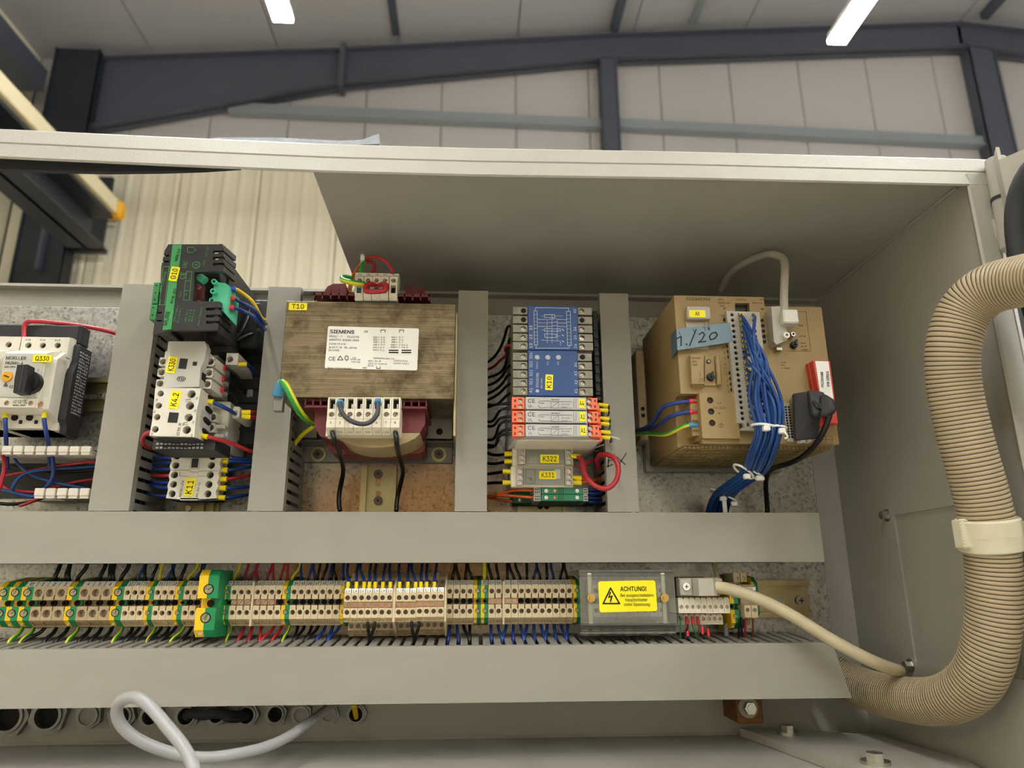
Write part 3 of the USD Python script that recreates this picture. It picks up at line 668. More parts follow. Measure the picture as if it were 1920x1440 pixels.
block('earth', 274, 290, 'first slim earth terminal from the left, right of block 15', None, 'green-yellow earth terminals', nm='earth_terminal')
block('earth', 329, 345, 'second slim earth terminal from the left, right of block 18', None, 'green-yellow earth terminals', var=1, nm='earth_terminal')
# --- the large earth block stands proud
x0, x1 = at(369, 1130, .655)[0], at(407, 1130, .655)[0]
t = thing('earth_terminal', 'big green and yellow earth terminal standing proud of the row, with two large slotted screws', 'terminal block', (x0, .655, at(392, 1132, .655)[2]), 'green-yellow earth terminals', ref=proto('earth_large', x1-x0))
block('earth', 418, 433, 'slim earth terminal with an X2 tag right of the big earth terminal', 'X2', 'green-yellow earth terminals', nm='earth_terminal')
for i, (a, b, s) in enumerate(((433, 446.5, 'L01'), (446.5, 460, 'L01'), (460, 473, 'L01'), (477, 490.5, 'L02'), (490.5, 504, 'L02'), (504, 517, 'L02'))):
    block('bridged', a, b, f'bridged beige block, {ORD[i%3]} of the {("left", "right")[i//3]} trio tagged {s}', s, G, var=i % 3)
solo('partition_plate', 'thin beige partition between the L01 and L02 blocks', 'partition plate', box(tx(473.2), tx(476.8), YT-.001, YT+.035, ZT0-.02, ZT0+.0175), 'beige')
block('clamp', 517, 530, 'beige terminal block tagged 68, right of the L02 trio', '68', G, var=2)
block('earth', 530, 545.5, 'slim earth terminal between blocks 68 and 64', None, 'green-yellow earth terminals', var=2, nm='earth_terminal')
for i in range(7):
    a = 545.5+i*13.4; block('clamp', a, a+13.4, f'{dsc(str(64+i))}, tagged {64+i}', str(64+i), G, var=i % 3)
block('earth', 639.3, 654, 'slim earth terminal with an X2 tag half hidden behind the first two-tier block', 'X2', 'green-yellow earth terminals', var=1, nm='earth_terminal')
YD2, ZD2 = .655, at(740, 1134, .655)[2]
for g, (s, x) in enumerate((('L+', 645.5), ('L-', 742))):
    for i in range(7):
        a = x+i*13.07
        xa, xb = at(a, 1120, YD2)[0], at(a+13.07, 1120, YD2)[0]
        dz = .0006 if (g == 1 and i >= 3) else 0
        t = thing('terminal_block', f'two-tier beige block, {ORD[i]} of the {("left", "right")[g]} seven, tagged {s}', 'terminal block', (xa, YD2-.0012*(dz > 0), ZD2+dz), 'two-tier terminal blocks', ref=proto('double', xb-xa, i % 3))
        marker(t, xa, xb, s, YD2-.002-.0012*(dz > 0), ZD2+dz, .0100, .0139, .4)
for k, (a, b) in enumerate(((737.2, 741.8), (833.6, 837))):
    m_ = side([(YD2-.0008, ZD2-.0142), (YD2-.0008, ZD2+.0138), (.682, ZD2+.028), (.71, ZD2+.028), (.71, ZD2-.028), (.682, ZD2-.028)], at(a, 1120, YD2)[0], at(b, 1120, YD2)[0])
    solo('partition_plate', ('thin beige partition between the L+ and L- two-tier blocks', 'thin beige end plate right of the L- two-tier blocks')[k], 'partition plate', m_, 'beige')
for i, (a, s) in enumerate(zip((837.5, 850.3, 863, 875.7), ('S26', 'S27', 'S30', 'S31'))):
    block('clamp', a, a+12.7, f'{dsc(s)}, tagged {s}', s, G, var=i % 3)
block('earth', 888.5, 902, 'left one of the twin green-yellow earth terminals', None, 'green-yellow earth terminals', var=0, nm='earth_terminal')
block('earth', 902, 916, 'right one of the twin earth terminals, tagged X3', 'X3', 'green-yellow earth terminals', var=1, nm='earth_terminal')
for i, (a, s) in enumerate(((916, 'L+'), (929, 'L+'), (945.8, 'L-'), (958.8, 'L-'))):
    block('bridged', a, a+12.9, f'copper-bridged block tagged {s}, {ORD[i]} of four right of the twin earths', s, G, var=i % 3)
solo('partition_plate', 'thin beige partition between the bridged pairs', 'partition plate', box(tx(942.2), tx(945.6), YT-.001, YT+.035, ZT0-.02, ZT0+.0175), 'beige')
for i, s in enumerate(('S20', 'S23', 'S24', 'S25', 'S28', 'S29', 'S33', 'S32')):
    a = 971.8+i*12.87; block('clamp', a, a+12.87, f'{dsc(s)}, tagged {s}', s, G, var=i % 3)
block('earth', 1074.9, 1088, 'slim earth terminal against the left side of the clear cover', None, 'green-yellow earth terminals', var=2, nm='earth_terminal')

# --- wires above and below the row
T, Bm = True, False
def wname(c): return {'wire_black': 'black', 'wire_blue': 'dark blue', 'wire_red': 'red', 'wire_earth': 'green-yellow', 'wire_brown': 'brown', 'wire_blue_bright': 'bright blue'}[c]
def wires(spec):
    for px, c, up, of, dx, r in spec:
        twire(px, c, up, f'{wname(c)} wire {"rising from" if up else "dropping from"} {of}', r, dx*mm)
K, B_, RD, E_ = 'wire_black', 'wire_blue', 'wire_red', 'wire_earth'
sp = []
for i, px in enumerate((74, 95, 117, 160, 181, 201)):
    n_ = i+1
    sp += [(px+6, K, T, f'the {dsc(str(n_))}', (1, 0, 5, 2, -2, 4)[i], .0019), (px, K, Bm, f'the {dsc(str(n_))}', (-9, -7, -6, -6, -6, -7)[i], .0017)]
    if i in (1, 4): sp.append((px+12, K, T, f'the right side of the {dsc(str(n_))}', -2, .0017))
sp += [(137, E_, Bm, 'the wide earth terminal between the large trios', -4, .0016), (221, E_, Bm, 'the wide earth terminal right of the large trios', -3, .0016), (30, E_, Bm, 'the second earth terminal from the left end', -5, .0018), (52, E_, Bm, 'the earth terminal left of the first large block', -8, .0018)]
for i, px in enumerate((240, 254, 267, 296, 310, 323, 352, 365)):
    n_ = (13, 14, 15, 16, 17, 18, 19, 20)[i]
    sp += [(px, K if i % 3 else B_, T, f'the {dsc(str(n_))}', (3, -2, 2, 4, -3, 2, 5, -2)[i], .0015), (px, K, Bm, f'the {dsc(str(n_))}', (-3, -4, -2, -6, -5, -5, -6, -4)[i], .0015)]
sp += [(282, E_, T, 'the first slim earth terminal', 0, .0015), (283, E_, Bm, 'the first slim earth terminal', -1, .0014), (337, E_, T, 'the second slim earth terminal', 6, .0015), (339, E_, Bm, 'the second slim earth terminal', -5, .0014), (426, E_, T, 'the slim earth terminal beside the big one', 3, .0013), (429, E_, Bm, 'the earth terminal beside the big one', -2, .0013)]
for i, px in enumerate((440, 453, 467, 484, 497, 510, 524)):
    of = ('the first block of the left bridged trio', 'the second block of the left bridged trio', 'the third block of the left bridged trio', 'the first block of the right bridged trio', 'the second block of the right bridged trio', 'the third block of the right bridged trio', 'the lone block 68')[i]
    sp.append((px+5, RD, T, of, (2, 4, -3, 3, -2, 2, -1)[i], .0012))
    if i in (1, 2, 3, 5, 6): sp.append((px, RD, Bm, of, (0, -5, 0, 1, 2, -4, -7)[i], .0014))
sp += [(537, E_, T, 'the slim earth terminal left of the seven small blocks', 6, .0014), (539, E_, Bm, 'the slim earth terminal left of the seven small blocks', -1, .0013)]
for i in range(7):
    px = 552+13.4*i
    sp += [(px+4, (B_, B_, B_, K, B_, K, B_)[i], T, f'the {dsc(str(64+i))}', (-2, 2, -3, 3, 1, -4, -1)[i], .0013), (px+2, (K, K, K, K, B_, B_, B_)[i], Bm, f'the {dsc(str(64+i))}', (0, -2, -3, -6, -5, -3, -5)[i], .0014)]
    if i in (2, 4): sp.append((px+8, K, T, f'the right edge of the {dsc(str(64+i))}', 1, .0012))
for i, px in enumerate((844, 857, 869, 882)):
    s = ('S26', 'S27', 'S30', 'S31')[i]; sp += [(px+3, K, T, f'the {dsc(s)}', (2, -3, 1, -4)[i], .0013), (px, (B_, B_, K, K)[i], Bm, f'the {dsc(s)}', (-3, 0, 3, -1)[i], .0014)]
sp += [(909, E_, T, 'the X3 earth terminal', 0, .0020)]
for i, px in enumerate((922, 935, 952, 965)):
    sp += [(px+1, K, T, f'the {ORD[i]} bridged block right of the twin earths', (-3, -2, 0, -4)[i], .0013), (px, B_, Bm, f'the {ORD[i]} bridged block right of the twin earths', (0, 3, -2, 0)[i], .0014)]
for i, s in enumerate(('S20', 'S23', 'S24', 'S25', 'S28', 'S29', 'S33', 'S32')):
    px = 978+12.87*i; sp += [(px, (K, K, B_, K, K, B_, K, K)[i], T, f'the {dsc(s)}', (-4, 0, 3, -3, 0, -2, 3, -2)[i], .0013), (px, B_, Bm, f'the {dsc(s)}', (3, -2, 0, 2, -2, -1, 1, 2)[i], .0014)]
wires(sp)
for g, (s, x) in enumerate((('L+', 645.5), ('L-', 742))):
    for i in range(7):
        if (g, i) in ((1, 6),): continue
        px = x+7+i*13.07+(0, 3, 5, 1, -2, 0, 1)[i]*(.8); p = at(px, 1102, YD2+.006); e = at(px+(-1, 2, -7, 2, 1, 4, -1)[i], 1056, .685)
        wire('wire', f'blue yellow-sleeved wire into the {ORD[i]} two-tier block of the {("left", "right")[g]} seven', [(p[0], YD2+.005, p[2]-.004), (p[0], YD2+.006, p[2]+.004), (p[0]*.6+e[0]*.4, .668, p[2]+.011), (e[0], .686, zu0-.004), (e[0], .692, zu0+.004)], .0013, 'wire_blue', 'blue wires into the two-tier blocks', ferrules=[('ferrule_yellow', 0, .009, .0017)])
for k, (a, b, lab) in enumerate(((690, 694, 'left black wire hanging under the L+ two-tier blocks'), (703, 698, 'right black wire hanging under the L+ two-tier blocks'), (772, 777, 'left black wire hanging under the L- two-tier blocks'), (786, 780, 'right black wire hanging under the L- two-tier blocks'))):
    p, q = at(a, 1164, .660), at(b, 1208, .672)
    q[0] = -.468+round((q[0]+.468-FW-(PITCH-FW)/2)/PITCH)*PITCH+FW+(PITCH-FW)/2+(.0004 if k % 2 else -.0004)
    wire('wire', lab, [p, (p[0]*.7+q[0]*.3, .663, p[2]-.008), (q[0], .672, zl1+.004), (q[0], .675, zl1-.004)], .0014, 'wire_black')
# --- clear cover with the warning label
ys, yb_ = .647, .705
xa, xb = at(1088, 1130, ys)[0], at(1267, 1130, ys)[0]
zt_, zb_ = at(1175, 1068, ys+.008)[2], at(1175, 1192, ys+.012)[2]
tcv = thing('clear_cover', 'clear plastic cover with a yellow ACHTUNG warning label over the terminals', 'cover', (xa, yb_, zb_))
za, zc_ = at(1175, 1080, ys)[2], at(1175, 1170, ys)[2]
outer = [(yb_, zt_), (ys+.006, zt_), (ys+.004, zt_-.002), (ys+.002, za+.001), (ys, za), (ys, zc_), (ys+.002, zc_-.001), (ys+.008, zb_+.003), (ys+.012, zb_), (yb_, zb_)]
inner = [(yb_, zt_-.0015), (ys+.0068, zt_-.0015), (ys+.0055, zt_-.0028), (ys+.0035, za+.0005), (ys+.0016, za-.0006), (ys+.0016, zc_+.0006), (ys+.0034, zc_-.0003), (ys+.0092, zb_+.0042), (ys+.0128, zb_+.0015), (yb_, zb_+.0015)]
cv = part(tcv, 'shell', side(outer+inner[::-1], xa, xb), 'clear_plastic')
part(tcv, 'ridge', cat(*[rod((xa, y, z), (xb, y, z), .0008, 8) for y, z in ((ys+.0035, za+.0045), (ys+.001, za+.0005), (ys+.001, zc_-.0005), (ys+.0055, zc_-.0075))]), 'clear_plastic')
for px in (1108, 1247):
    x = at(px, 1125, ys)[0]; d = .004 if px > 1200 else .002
    part(tcv, 'inner_rib', cat(box(x-.0018, x+.0014, ys+.0022, ys+.006, zc_, zt_-.003)), 'cream')  # plain cream-coloured upright strip behind the cover front
for px in (1109, 1247):
    p = at(px, 1121, ys-.004)
    s_ = part(tcv, 'fixing_screw', cat(disc(p[0], p[2], .0036, ys-.0035, ys), disc(p[0], p[2], .002, ys-.005, ys-.0035)), 'brass', label='brass fixing screw')
lx0, lx1, lz0, lz1 = rect(ys, 1121, 1089, 1232, 1147)
lb = part(tcv, 'warning_label', front(affinity.rotate(rrect(lx0+.0008, lx1-.0008, lz0, lz1, .002), 1.0), ys-.0006, ys-.0001), 'label_yellow', label='yellow ACHTUNG warning label')
yl = ys-.0006
p = at(1187, 1104, ys); ms = [text('ACHTUNG!', PX(ys, 8), p[0], p[2], yl, anchor='m', bold=True, fit=PX(ys, 50))]
for s, px, py, wpx in (('Bei ausgeschaltetem', 1194, 1116, 63), ('Hauptschalter', 1193, 1124.5, 42), ('unter Spannung', 1194, 1133, 49)):
    p = at(px, py, ys); ms.append(text(s, PX(ys, 5.6), p[0], p[2], yl, anchor='m', fit=PX(ys, wpx)))
part(lb, 'lettering', cat(*ms), 'ink')
q = [at(*c_, ys) for c_ in ((1144.5, 1102), (1162, 1132), (1130, 1132))]
tri = Polygon([(c_[0], c_[2]) for c_ in q]); 
bolt = [at(*c_, ys) for c_ in ((1145, 1110), (1142, 1119), (1148, 1117), (1145, 1128), (1144, 1127.9), (1146, 1118.6), (1140.5, 1120.5), (1143.6, 1110))]
part(lb, 'warning_triangle', cat(front(tri.buffer(.0004).difference(tri.buffer(-.0008)), yl-.0003, yl), front(Polygon([(c_[0], c_[2]) for c_ in bolt]).buffer(.0003), yl-.0003, yl)), 'ink')
for i in range(9):
    a = 1110+i*15.3; t, _ = block('grey', a, a+15, f'grey terminal block under the clear cover, {ORD[i]} from the left', '', 'grey terminal blocks under the clear cover', var=i % 3)
# --- plug-in connector and small blocks at the right end
yc = .652
x0, x1, z0, z1 = rect(yc+.006, 1269, 1083, 1352, 1119)
it = thing('interface_module', 'connector interface module with nine cream screw terminals right of the clear cover', 'interface module', (x0, YP-.008, z0-.03))
part(it, 'body', box(x0, x1, .703, YP-.008, at(1310, 1168, yc+.015)[2], z1+.001, .001), 'black_soft')
part(it, 'socket', box(x0+.001, x1-.001, yc+.006, yc+.013, z0, z1, .001), 'beige_dark')
for row, (yy, ya, yb2, hy, n_, xs) in enumerate(((.655, 1123, 1150, 1138, 9, 1272), (.672, 1154, 1171, 1160, 8, 1272))):
    for i in range(n_):
        a = xs+i*10.75*(.97 if row else 1)
        X0, X1, Z0, Z1 = rect(yy, a, ya, a+10.4, yb2)
        b = part(it, 'clamp', cat(front(sbox(X0, Z0, X1, Z1).difference(Point((X0+X1)/2, at(a, hy, yy)[2]).buffer(.0017, quad_segs=4)), yy, yy+.003), box(X0, X1, yy+.003, yy+.03, Z0, Z1), box(X0+.0004, X1-.0004, yy+.001, yy+.006, Z1, Z1+.0012)), 'cream')
        part(b, 'screw', slotted((X0+X1)/2, at(a, hy, yy)[2], .0016, yy+.0014, yy+.003, random.uniform(.3, 1.4)), 'screw_steel')
pl = thing('connector_plug', 'pale beige cable plug with a cross-head screw above the cream terminals', 'plug', (x0, yc, z0))
X0, X1, Z0, Z1 = rect(yc-.004, 1276, 1085, 1300, 1117)
part(pl, 'flange', box(X0, X1, yc-.002, yc+.007, Z0, Z1, .001), 'plc_grey')
X2, X3, _, _ = rect(yc-.006, 1306, 1085, 1341, 1117)
part(pl, 'hood', plan([(X1-.004, yc+.006), (X1, yc), (X2, yc-.012), (X3-.004, yc-.014), (X3, yc-.010), (X3, yc+.006)], Z0, Z1), 'plc_grey')
p = at(1287, 1100, yc-.004); s_ = part(pl, 'screw', disc(p[0], p[2], .0033, yc-.0045, yc-.002), 'white'); part(s_, 'cross_slot', cat(box(p[0]-.0017, p[0]+.0017, yc-.0048, yc-.0044, p[2]-.0003, p[2]+.0003), box(p[0]-.0003, p[0]+.0003, yc-.0048, yc-.0044, p[2]-.0017, p[2]+.0017)), 'ink')
part(pl, 'clip', box(X3-.001, X3+.009, yc+.001, yc+.007, Z0+.001, Z1), 'plc_grey')
cp = [at(1338, 1100, yc-.008), at(1360, 1103, yc-.010), at(1420, 1122, .635), at(1490, 1157, .625), at(1560, 1200, .615), at(1630, 1237, .612), at(1672, 1254, .622), at(1686, 1258, .632)]
wire('signal_cable', 'thick beige cable running from the plug down over the lowest duct to the right', cp, PX(.63, 11.5), 'cable_beige', category='cable', seg=16, n=80)
wire('signal_cable', 'thin beige cable coming down behind the plug', [at(1337, 1050, .70), at(1342, 1070, .695), at(1349, 1095, .69)], PX(.69, 5), 'cable_beige', category='cable', seg=10)
# wires under the interface module
for k, (a, b, c_, f_, y0_) in enumerate(((1274, 1274, 'wire_green', None, 1155), (1287, 1279, 'wire_black', 'ferrule_red', 1158), (1298, 1306, 'wire_green', 'ferrule_red', 1158), (1308, 1307, 'wire_brown', 'ferrule_red', 1158), (1316, 1322, 'wire_black', 'ferrule_red', 1176), (1327, 1325, 'wire_brown', 'ferrule_red', 1180), (1288, 1296, 'wire_black', 'ferrule_red', 1180))):
    p, q = at(a, y0_, .668), at(b, 1207, .675)
    wire('wire', f'thin {("green", "black", "green", "brown", "black", "brown", "black")[k]} wire hanging under the cream terminals, {ORD[k]} of seven', [p, (p[0], .666, p[2]-.008), (q[0]*.7+p[0]*.3, .67, (p[2]+q[2])/2-.004), (q[0], .676, zl1-.003)], .0008, c_, ferrules=[(f_, 0, .006, .0015)] if f_ else ())
solo('wire', 'grey cable dropping right of the cream terminals', 'cable', tube([at(1361, 1168, .69), at(1362, 1190, .69), at(1362, 1206, .69)], .0022, 10), 'cable_grey', smooth=True)
block('earth', 1367, 1383, 'short earth terminal right of the cream terminals', '', 'green-yellow earth terminals', nm='earth_terminal', zc=ZT0-.006)
x0, x1 = at(1372, 1100, .69)[0], at(1408, 1100, .69)[0]
t = thing('terminal_block', 'stepped two-tier beige terminal pair at the right end of the row', 'terminal block', (x0, YP, ZT0))
for k, (px, yy, ya, yb2, hy) in enumerate(((1375, .685, 1074, 1091, 1085), (1388, .685, 1074, 1091, 1085), (1396, .667, 1135, 1158, 1144), (1409, .667, 1135, 1158, 1144), (1397, .692, 1163, 1178, 1168))):
    X0, X1, Z0, Z1 = rect(yy, px, ya, px+12, yb2); hz = at(px, hy, yy)[2]
    b = part(t, 'clamp', cat(front(sbox(X0, Z0, X1, Z1).difference(Point((X0+X1)/2, hz).buffer(.0019, quad_segs=4)), yy, yy+.003), box(X0, X1, yy+.003, YP-.01, Z0, Z1)), 'beige'); part(b, 'screw', slotted((X0+X1)/2, hz, .0018, yy+.0012, yy+.003, .8+k), 'screw_steel')
X0, X1, Z0, Z1 = rect(.675, 1391, 1096, 1420, 1162)
part(t, 'body', box(X0, X1, .678, YP-.008, Z0, Z1), 'beige_dark')
X0, X1, Z0, Z1 = rect(.668, 1389, 1101, 1417, 1107); mk = part(t, 'marker', box(X0, X1, .668, .672, Z0, Z1), 'white'); part(mk, 'lettering', text('30 31', .002, (X0+X1)/2, (Z0+Z1)/2, .668, anchor='m'), 'ink')
block('earth', 1408, 1422, 'last earth terminal of the row, behind the stepped pair', None, 'green-yellow earth terminals', nm='earth_terminal', yf=.695, zc=ZT0+.002)
for k, (a, b, c_) in enumerate(((1386, 1385, K), (1391, 1392, K), (1398, 1394, RD), (1412, 1410, 'wire_brown'))):
    p, q = at(a, 1160, .672), at(b, 1206, .685)
    wire('wire', f'{wname(c_)} wire dropping from the stepped pair at the right end, {ORD[k]} of four', [p, (p[0], .675, p[2]-.01), (q[0], .684, zl1-.002)], .0010, c_)
# ================================================================== DEVICES ABOVE THE UPPER DUCT
def sticker(par, s, Y, px, py, w, h, rot=0.0, bold=False, k=.62, mt='label_yellow', fitk=.72, name='label_sticker', lab=None):
    """A sticker w x h pixels centred on a pixel of the plane Y with lettering along its long side; rot in degrees, as seen."""
    c = at(px, py, Y); W, H = PX(Y, w), PX(Y, h)
    p = affinity.rotate(rrect(c[0]-W/2, c[0]+W/2, c[2]-H/2, c[2]+H/2, min(W, H)*.09), rot, origin=(c[0], c[2]))
    st = part(par, name, front(p, Y-.0006, Y+.0003), mt, label=lab)
    if s: part(st, 'lettering', text(s, H*k, c[0], c[2], Y-.0006, math.radians(rot), 'm', bold, fit=min(W*fitk, H*k*.82*len(s))), 'ink')
    return st
def lines(Y, items, base=0.0):
    """Small print: (text, px, py, height px, width px, rotation degrees, anchor)."""
    ms = []
    for s, px, py, h, wd, rot, an in items:
        c = at(px, py, Y); ms.append(text(s, PX(Y, h), c[0], c[2], Y-base, math.radians(rot), an, fit=PX(Y, wd)))
    return cat(*ms)
def pp(Y, *pts): return [(lambda p: (p[0], p[2]))(at(*q, Y)) for q in pts]
def holeplate(poly, holes, y0, y1): 
    for x, z, r in holes: poly = poly.difference(Point(x, z).buffer(r, quad_segs=5))
    return front(poly, y0, y1)
def wp(*pts): return [at(a, b, y) for a, b, y in pts]
def pole(px, py, Y, r): p = at(px, py, Y); return p[0], p[2], PX(Y, r)

# ---------------------------------------------------------------- motor switch at the left
ms_ = 0
for k in (0, 1):
    dx = -.0446*k
    X0, X1 = at(40.5, 640, .66)[0]+dx, at(130, 640, .66)[0]+dx
    zA, zB = at(85, 632, .66)[2], at(85, 661, .66)[2]; zC, zD = at(50, 662, .64)[2], at(50, 747, .64)[2]; zE, zF = at(50, 765, .64)[2], at(50, 804, .66)[2]
    if k: X0 = X0+.012
    t = thing('motor_switch', ('cream motor protection switch with black rotary knob and Q330 label', 'second motor protection switch cut by the left picture edge')[k], 'motor switch', ((X0+X1)/2, YP-.0075, zF), 'motor protection switches')
    hp = [pole(px, 647.5, .66, 6) for px in (53, 80, 108)]; hp = [(x+dx, z, r) for x, z, r in hp]
    part(t, 'terminal_head', cat(holeplate(sbox(X0, zB-.004, X1, zA), hp, .66, .666), box(X0, X1, .666, .70, zF, zA), side([(.66, zA), (.666, zA+.0012), (.69, zA+.0012), (.69, zA)], X0, X1)), 'moeller_white')
    for x, z, r in hp: part(t, 'screw', slotted(x, z, r*.95, .6640, .6658, .5), 'dark_print')
    part(t, 'body', cat(side([(.640, zC), (.640, zD), (.64, zD-.0002), (.64, zE), (.652, zE-.003), (.658, zF+.012), (.658, zF), (.70, zF), (.70, zA-.002), (.664, zA-.012), (.645, zC+.003)], X0+.0008, X1-.006),
         side([(.648, zC-.003), (.648, zE+.001), (.664, zF+.008), (.70, zF), (.70, zA-.002), (.664, zA-.012)], X1-.006, X1-.0008)), 'moeller_white')
    part(t, 'front_panel', box(X0+.0012, X1-.0075, .6388, .6402, zD+.0006, zC-.0006, .0005), 'moeller_grey')
    lz = at(40, 757, .64)[2]
    hs = [(at(px, 757, .64)[0]+dx, lz, PX(.64, 5)) for px in (15, 60, 76)]
    part(t, 'lower_ledge', cat(holeplate(sbox(X0+.001, zE, X1-.0075, zD-.0008), hs, .638, .6405)), 'moeller_white')
    for x, z, r in hs: part(t, 'screw', slotted(x, z, r*.95, .6396, .6405, 1.0), 'copper')
    for px in (27, 55):
        x, z, r = pole(px, 783, .657, 6); part(t, 'wire_port', disc(x+dx, z, r, .6566, .6585), 'hole')
    for px in (38, 67):
        c = at(px, 791, .657); part(t, 'test_port', box(c[0]+dx-.0012, c[0]+dx+.0012, .657, .6585, c[2]-.0016, c[2]+.0016), 'hole')
    if k == 0:
        c = at(50.5, 715, .632)
        kn = part(t, 'rotary_knob', cat(disc(c[0], c[2], PX(.632, 22.5), .634, .6395, 28), disc(c[0], c[2], PX(.632, 20.5), .6325, .634, 28)), 'black', smooth=30)
        wv, hv = PX(.632, 9.5), PX(.632, 27)
        part(kn, 'grip', front(affinity.rotate(Polygon([(c[0]-wv, c[2]-hv), (c[0]+wv*.85, c[2]-hv), (c[0]+wv*1.1, c[2]), (c[0]+wv*.95, c[2]+hv), (c[0]-wv*.95, c[2]+hv), (c[0]-wv*1.1, c[2])]), 3, origin=(c[0], c[2])).buffer(.0005), .623, .6330), 'black')
        part(kn, 'grip_ridge', box(c[0]+.0002, c[0]+.0010, .6226, .6232, c[2]-hv*.95, c[2]+hv*.95), 'dark_print')
        c = at(13.5, 706, .638); dl = part(t, 'current_dial', cat(disc(c[0], c[2], PX(.638, 10), .6372, .639, 24)), 'buffer_yellow', label='yellow current setting dial')
        part(dl, 'dial_slot', front(affinity.rotate(sbox(c[0]-.0024, c[2]-.0005, c[0]+.0024, c[2]+.0005), -20), .6368, .6373), 'ink')
        part(t, 'lettering', lines(.6386, [('MOELLER', 11, 674, 6.5, 38, 0, 'l'), ('PKZM0-4', 10, 683, 5.5, 33, 0, 'l'), ('NHI-PKZ0', 9, 689, 2.6, 20, 0, 'l'), ('I', 72, 694, 5, 1.2, 0, 'm'), ('O', 21, 725, 6, 6, 0, 'm')]), 'ink_soft')
        part(t, 'lettering', lines(.638, [('L1 L2 L3', 37, 751.5, 2.2, 22, 0, 'm'), ('T1-T2-T3', 37, 755.5, 2.2, 26, 0, 'm'), ('NHI11-PKZ0', 36, 760, 3, 23, 0, 'm')]), 'ink')
        part(t, 'lettering', lines(.66, [('1 L1', 53, 637, 3, 10, 0, 'm'), ('3 L2', 80, 637.5, 3, 10, 0, 'm'), ('5 L3', 108, 638, 3, 10, 0, 'm')]), 'ink_soft')
        part(t, 'mark', cat(stroke(pp(.6386, (62, 733), (70, 732), (76, 727)), .0005, .6381, .6386), stroke(pp(.6386, (8, 724), (11, 718), (14, 724), (8, 724)), .0006, .6381, .6386)), 'ink_soft')
        sticker(t, 'Q330', .6386, 80, 672.5, 36, 15)
        c0 = at(103, 700, .64)
        part(t, 'side_window', (np.array([[X1-.0062+dx_, y_, z_] for dx_ in (0, .0006) for y_ in (.652, .672) for z_ in (at(103, 735, .64)[2], at(103, 694, .64)[2])]), box(0, 1, 0, 1, 0, 1)[1]), 'black')
        bx = X1
        sb = part(t, 'auxiliary_contact', cat(box(bx, bx+.0060, .668, .691, zF-.003, zA-.004, .001), side([(.664, zC-.012), (.664, zF+.010), (.672, zF-.001), (.688, zF-.004), (.688, zA-.008), (.674, zA-.006)], bx-.0008, bx+.0064)), 'black_soft', label='black side-mounted auxiliary contact with pale print')
        # print on the side of the auxiliary contact (it faces right)
        def sidetext(s, h, y, z, x, fit):
            v, f = text(s, h, 0, 0, 0, fit=fit); return np.column_stack([x-v[:, 1]*1.0, y+v[:, 0], z+v[:, 2]]), f
        prs = []
        rnd = random.Random(3)
        for rr in range(20):
            zz = zA-.012-rr*.0031
            prs += [box(bx+.0060, bx+.0066, .670+q*.0036, .670+q*.0036+rnd.uniform(.0016, .003), zz, zz+rnd.uniform(.001, .0022)) for q in range(5)]
        part(sb, 'print', cat(*prs), 'light_print')
t = thing('busbar_block', 'black three-phase busbar strip above the motor switches', 'busbar', (-.45, .70, .23))
p, q = at(-60, 606, .672), at(152, 640, .672)
part(t, 'bar', box(p[0], q[0]-.003, .672, .685, q[2], p[2], .0015), 'black_soft'); part(t, 'end_cap', box(q[0]-.004, q[0]-.0005, .671, .687, q[2]-.003, p[2]-.0005, .001), 'black')
for px in (5, 25, 60, 85, 112):
    c = at(px, 634, .671); part(t, 'lug', box(c[0]-.003, c[0]+.003, .6705, .673, c[2]-.0012, c[2]+.0016), 'black')
wire('wire', 'red wire bent over the black busbar above the motor switches', wp((44, 636, .665), (45, 622, .668), (48.5, 606, .668), (56, 603, .668), (100, 605, .675), (150, 611, .685), (190, 618, .69), (222, 627, .70)), .0021, 'wire_red', n=50)
for px, qx, k in ((10, 12, 'left'), (83, 92, 'right')):
    wire('wire', f'{k} blue wire hanging from the motor switch', wp((px, 775, .652), (px, 790, .650), ((px+qx)/2, 815, .655), (qx, 842, .672), (qx+2, 880, .685)), .0019, 'wire_blue', ferrules=[('ferrule_yellow', 0, .006, .0024)])
hr = thing('din_rail', 'zinc rail crossing behind the motor switch with a pan-head screw', 'mounting rail', (-.42, YP, at(180, 740, YP)[2]))
zc = at(180, 739, YP-.0075)[2]
part(hr, 'rail', side([(y, z+zc) for y, z in hat], -.47, -.30), 'zinc_rail')
c = at(172, 744, YP-.002); part(hr, 'slot', front(rrect(c[0]-.008, c[0]+.004, c[2]-.0026, c[2]+.0026, .0025), YP-.0014, YP-.001), 'galvanised')
c = at(191, 741, YP-.004); s_ = part(hr, 'screw', cat(disc(c[0], c[2], PX(.715, 7.5), YP-.005, YP-.001), disc(c[0], c[2], PX(.715, 4.5), YP-.006, YP-.005)), 'steel'); part(s_, 'recess', disc(c[0], c[2], .0008, YP-.0063, YP-.006), 'ink')
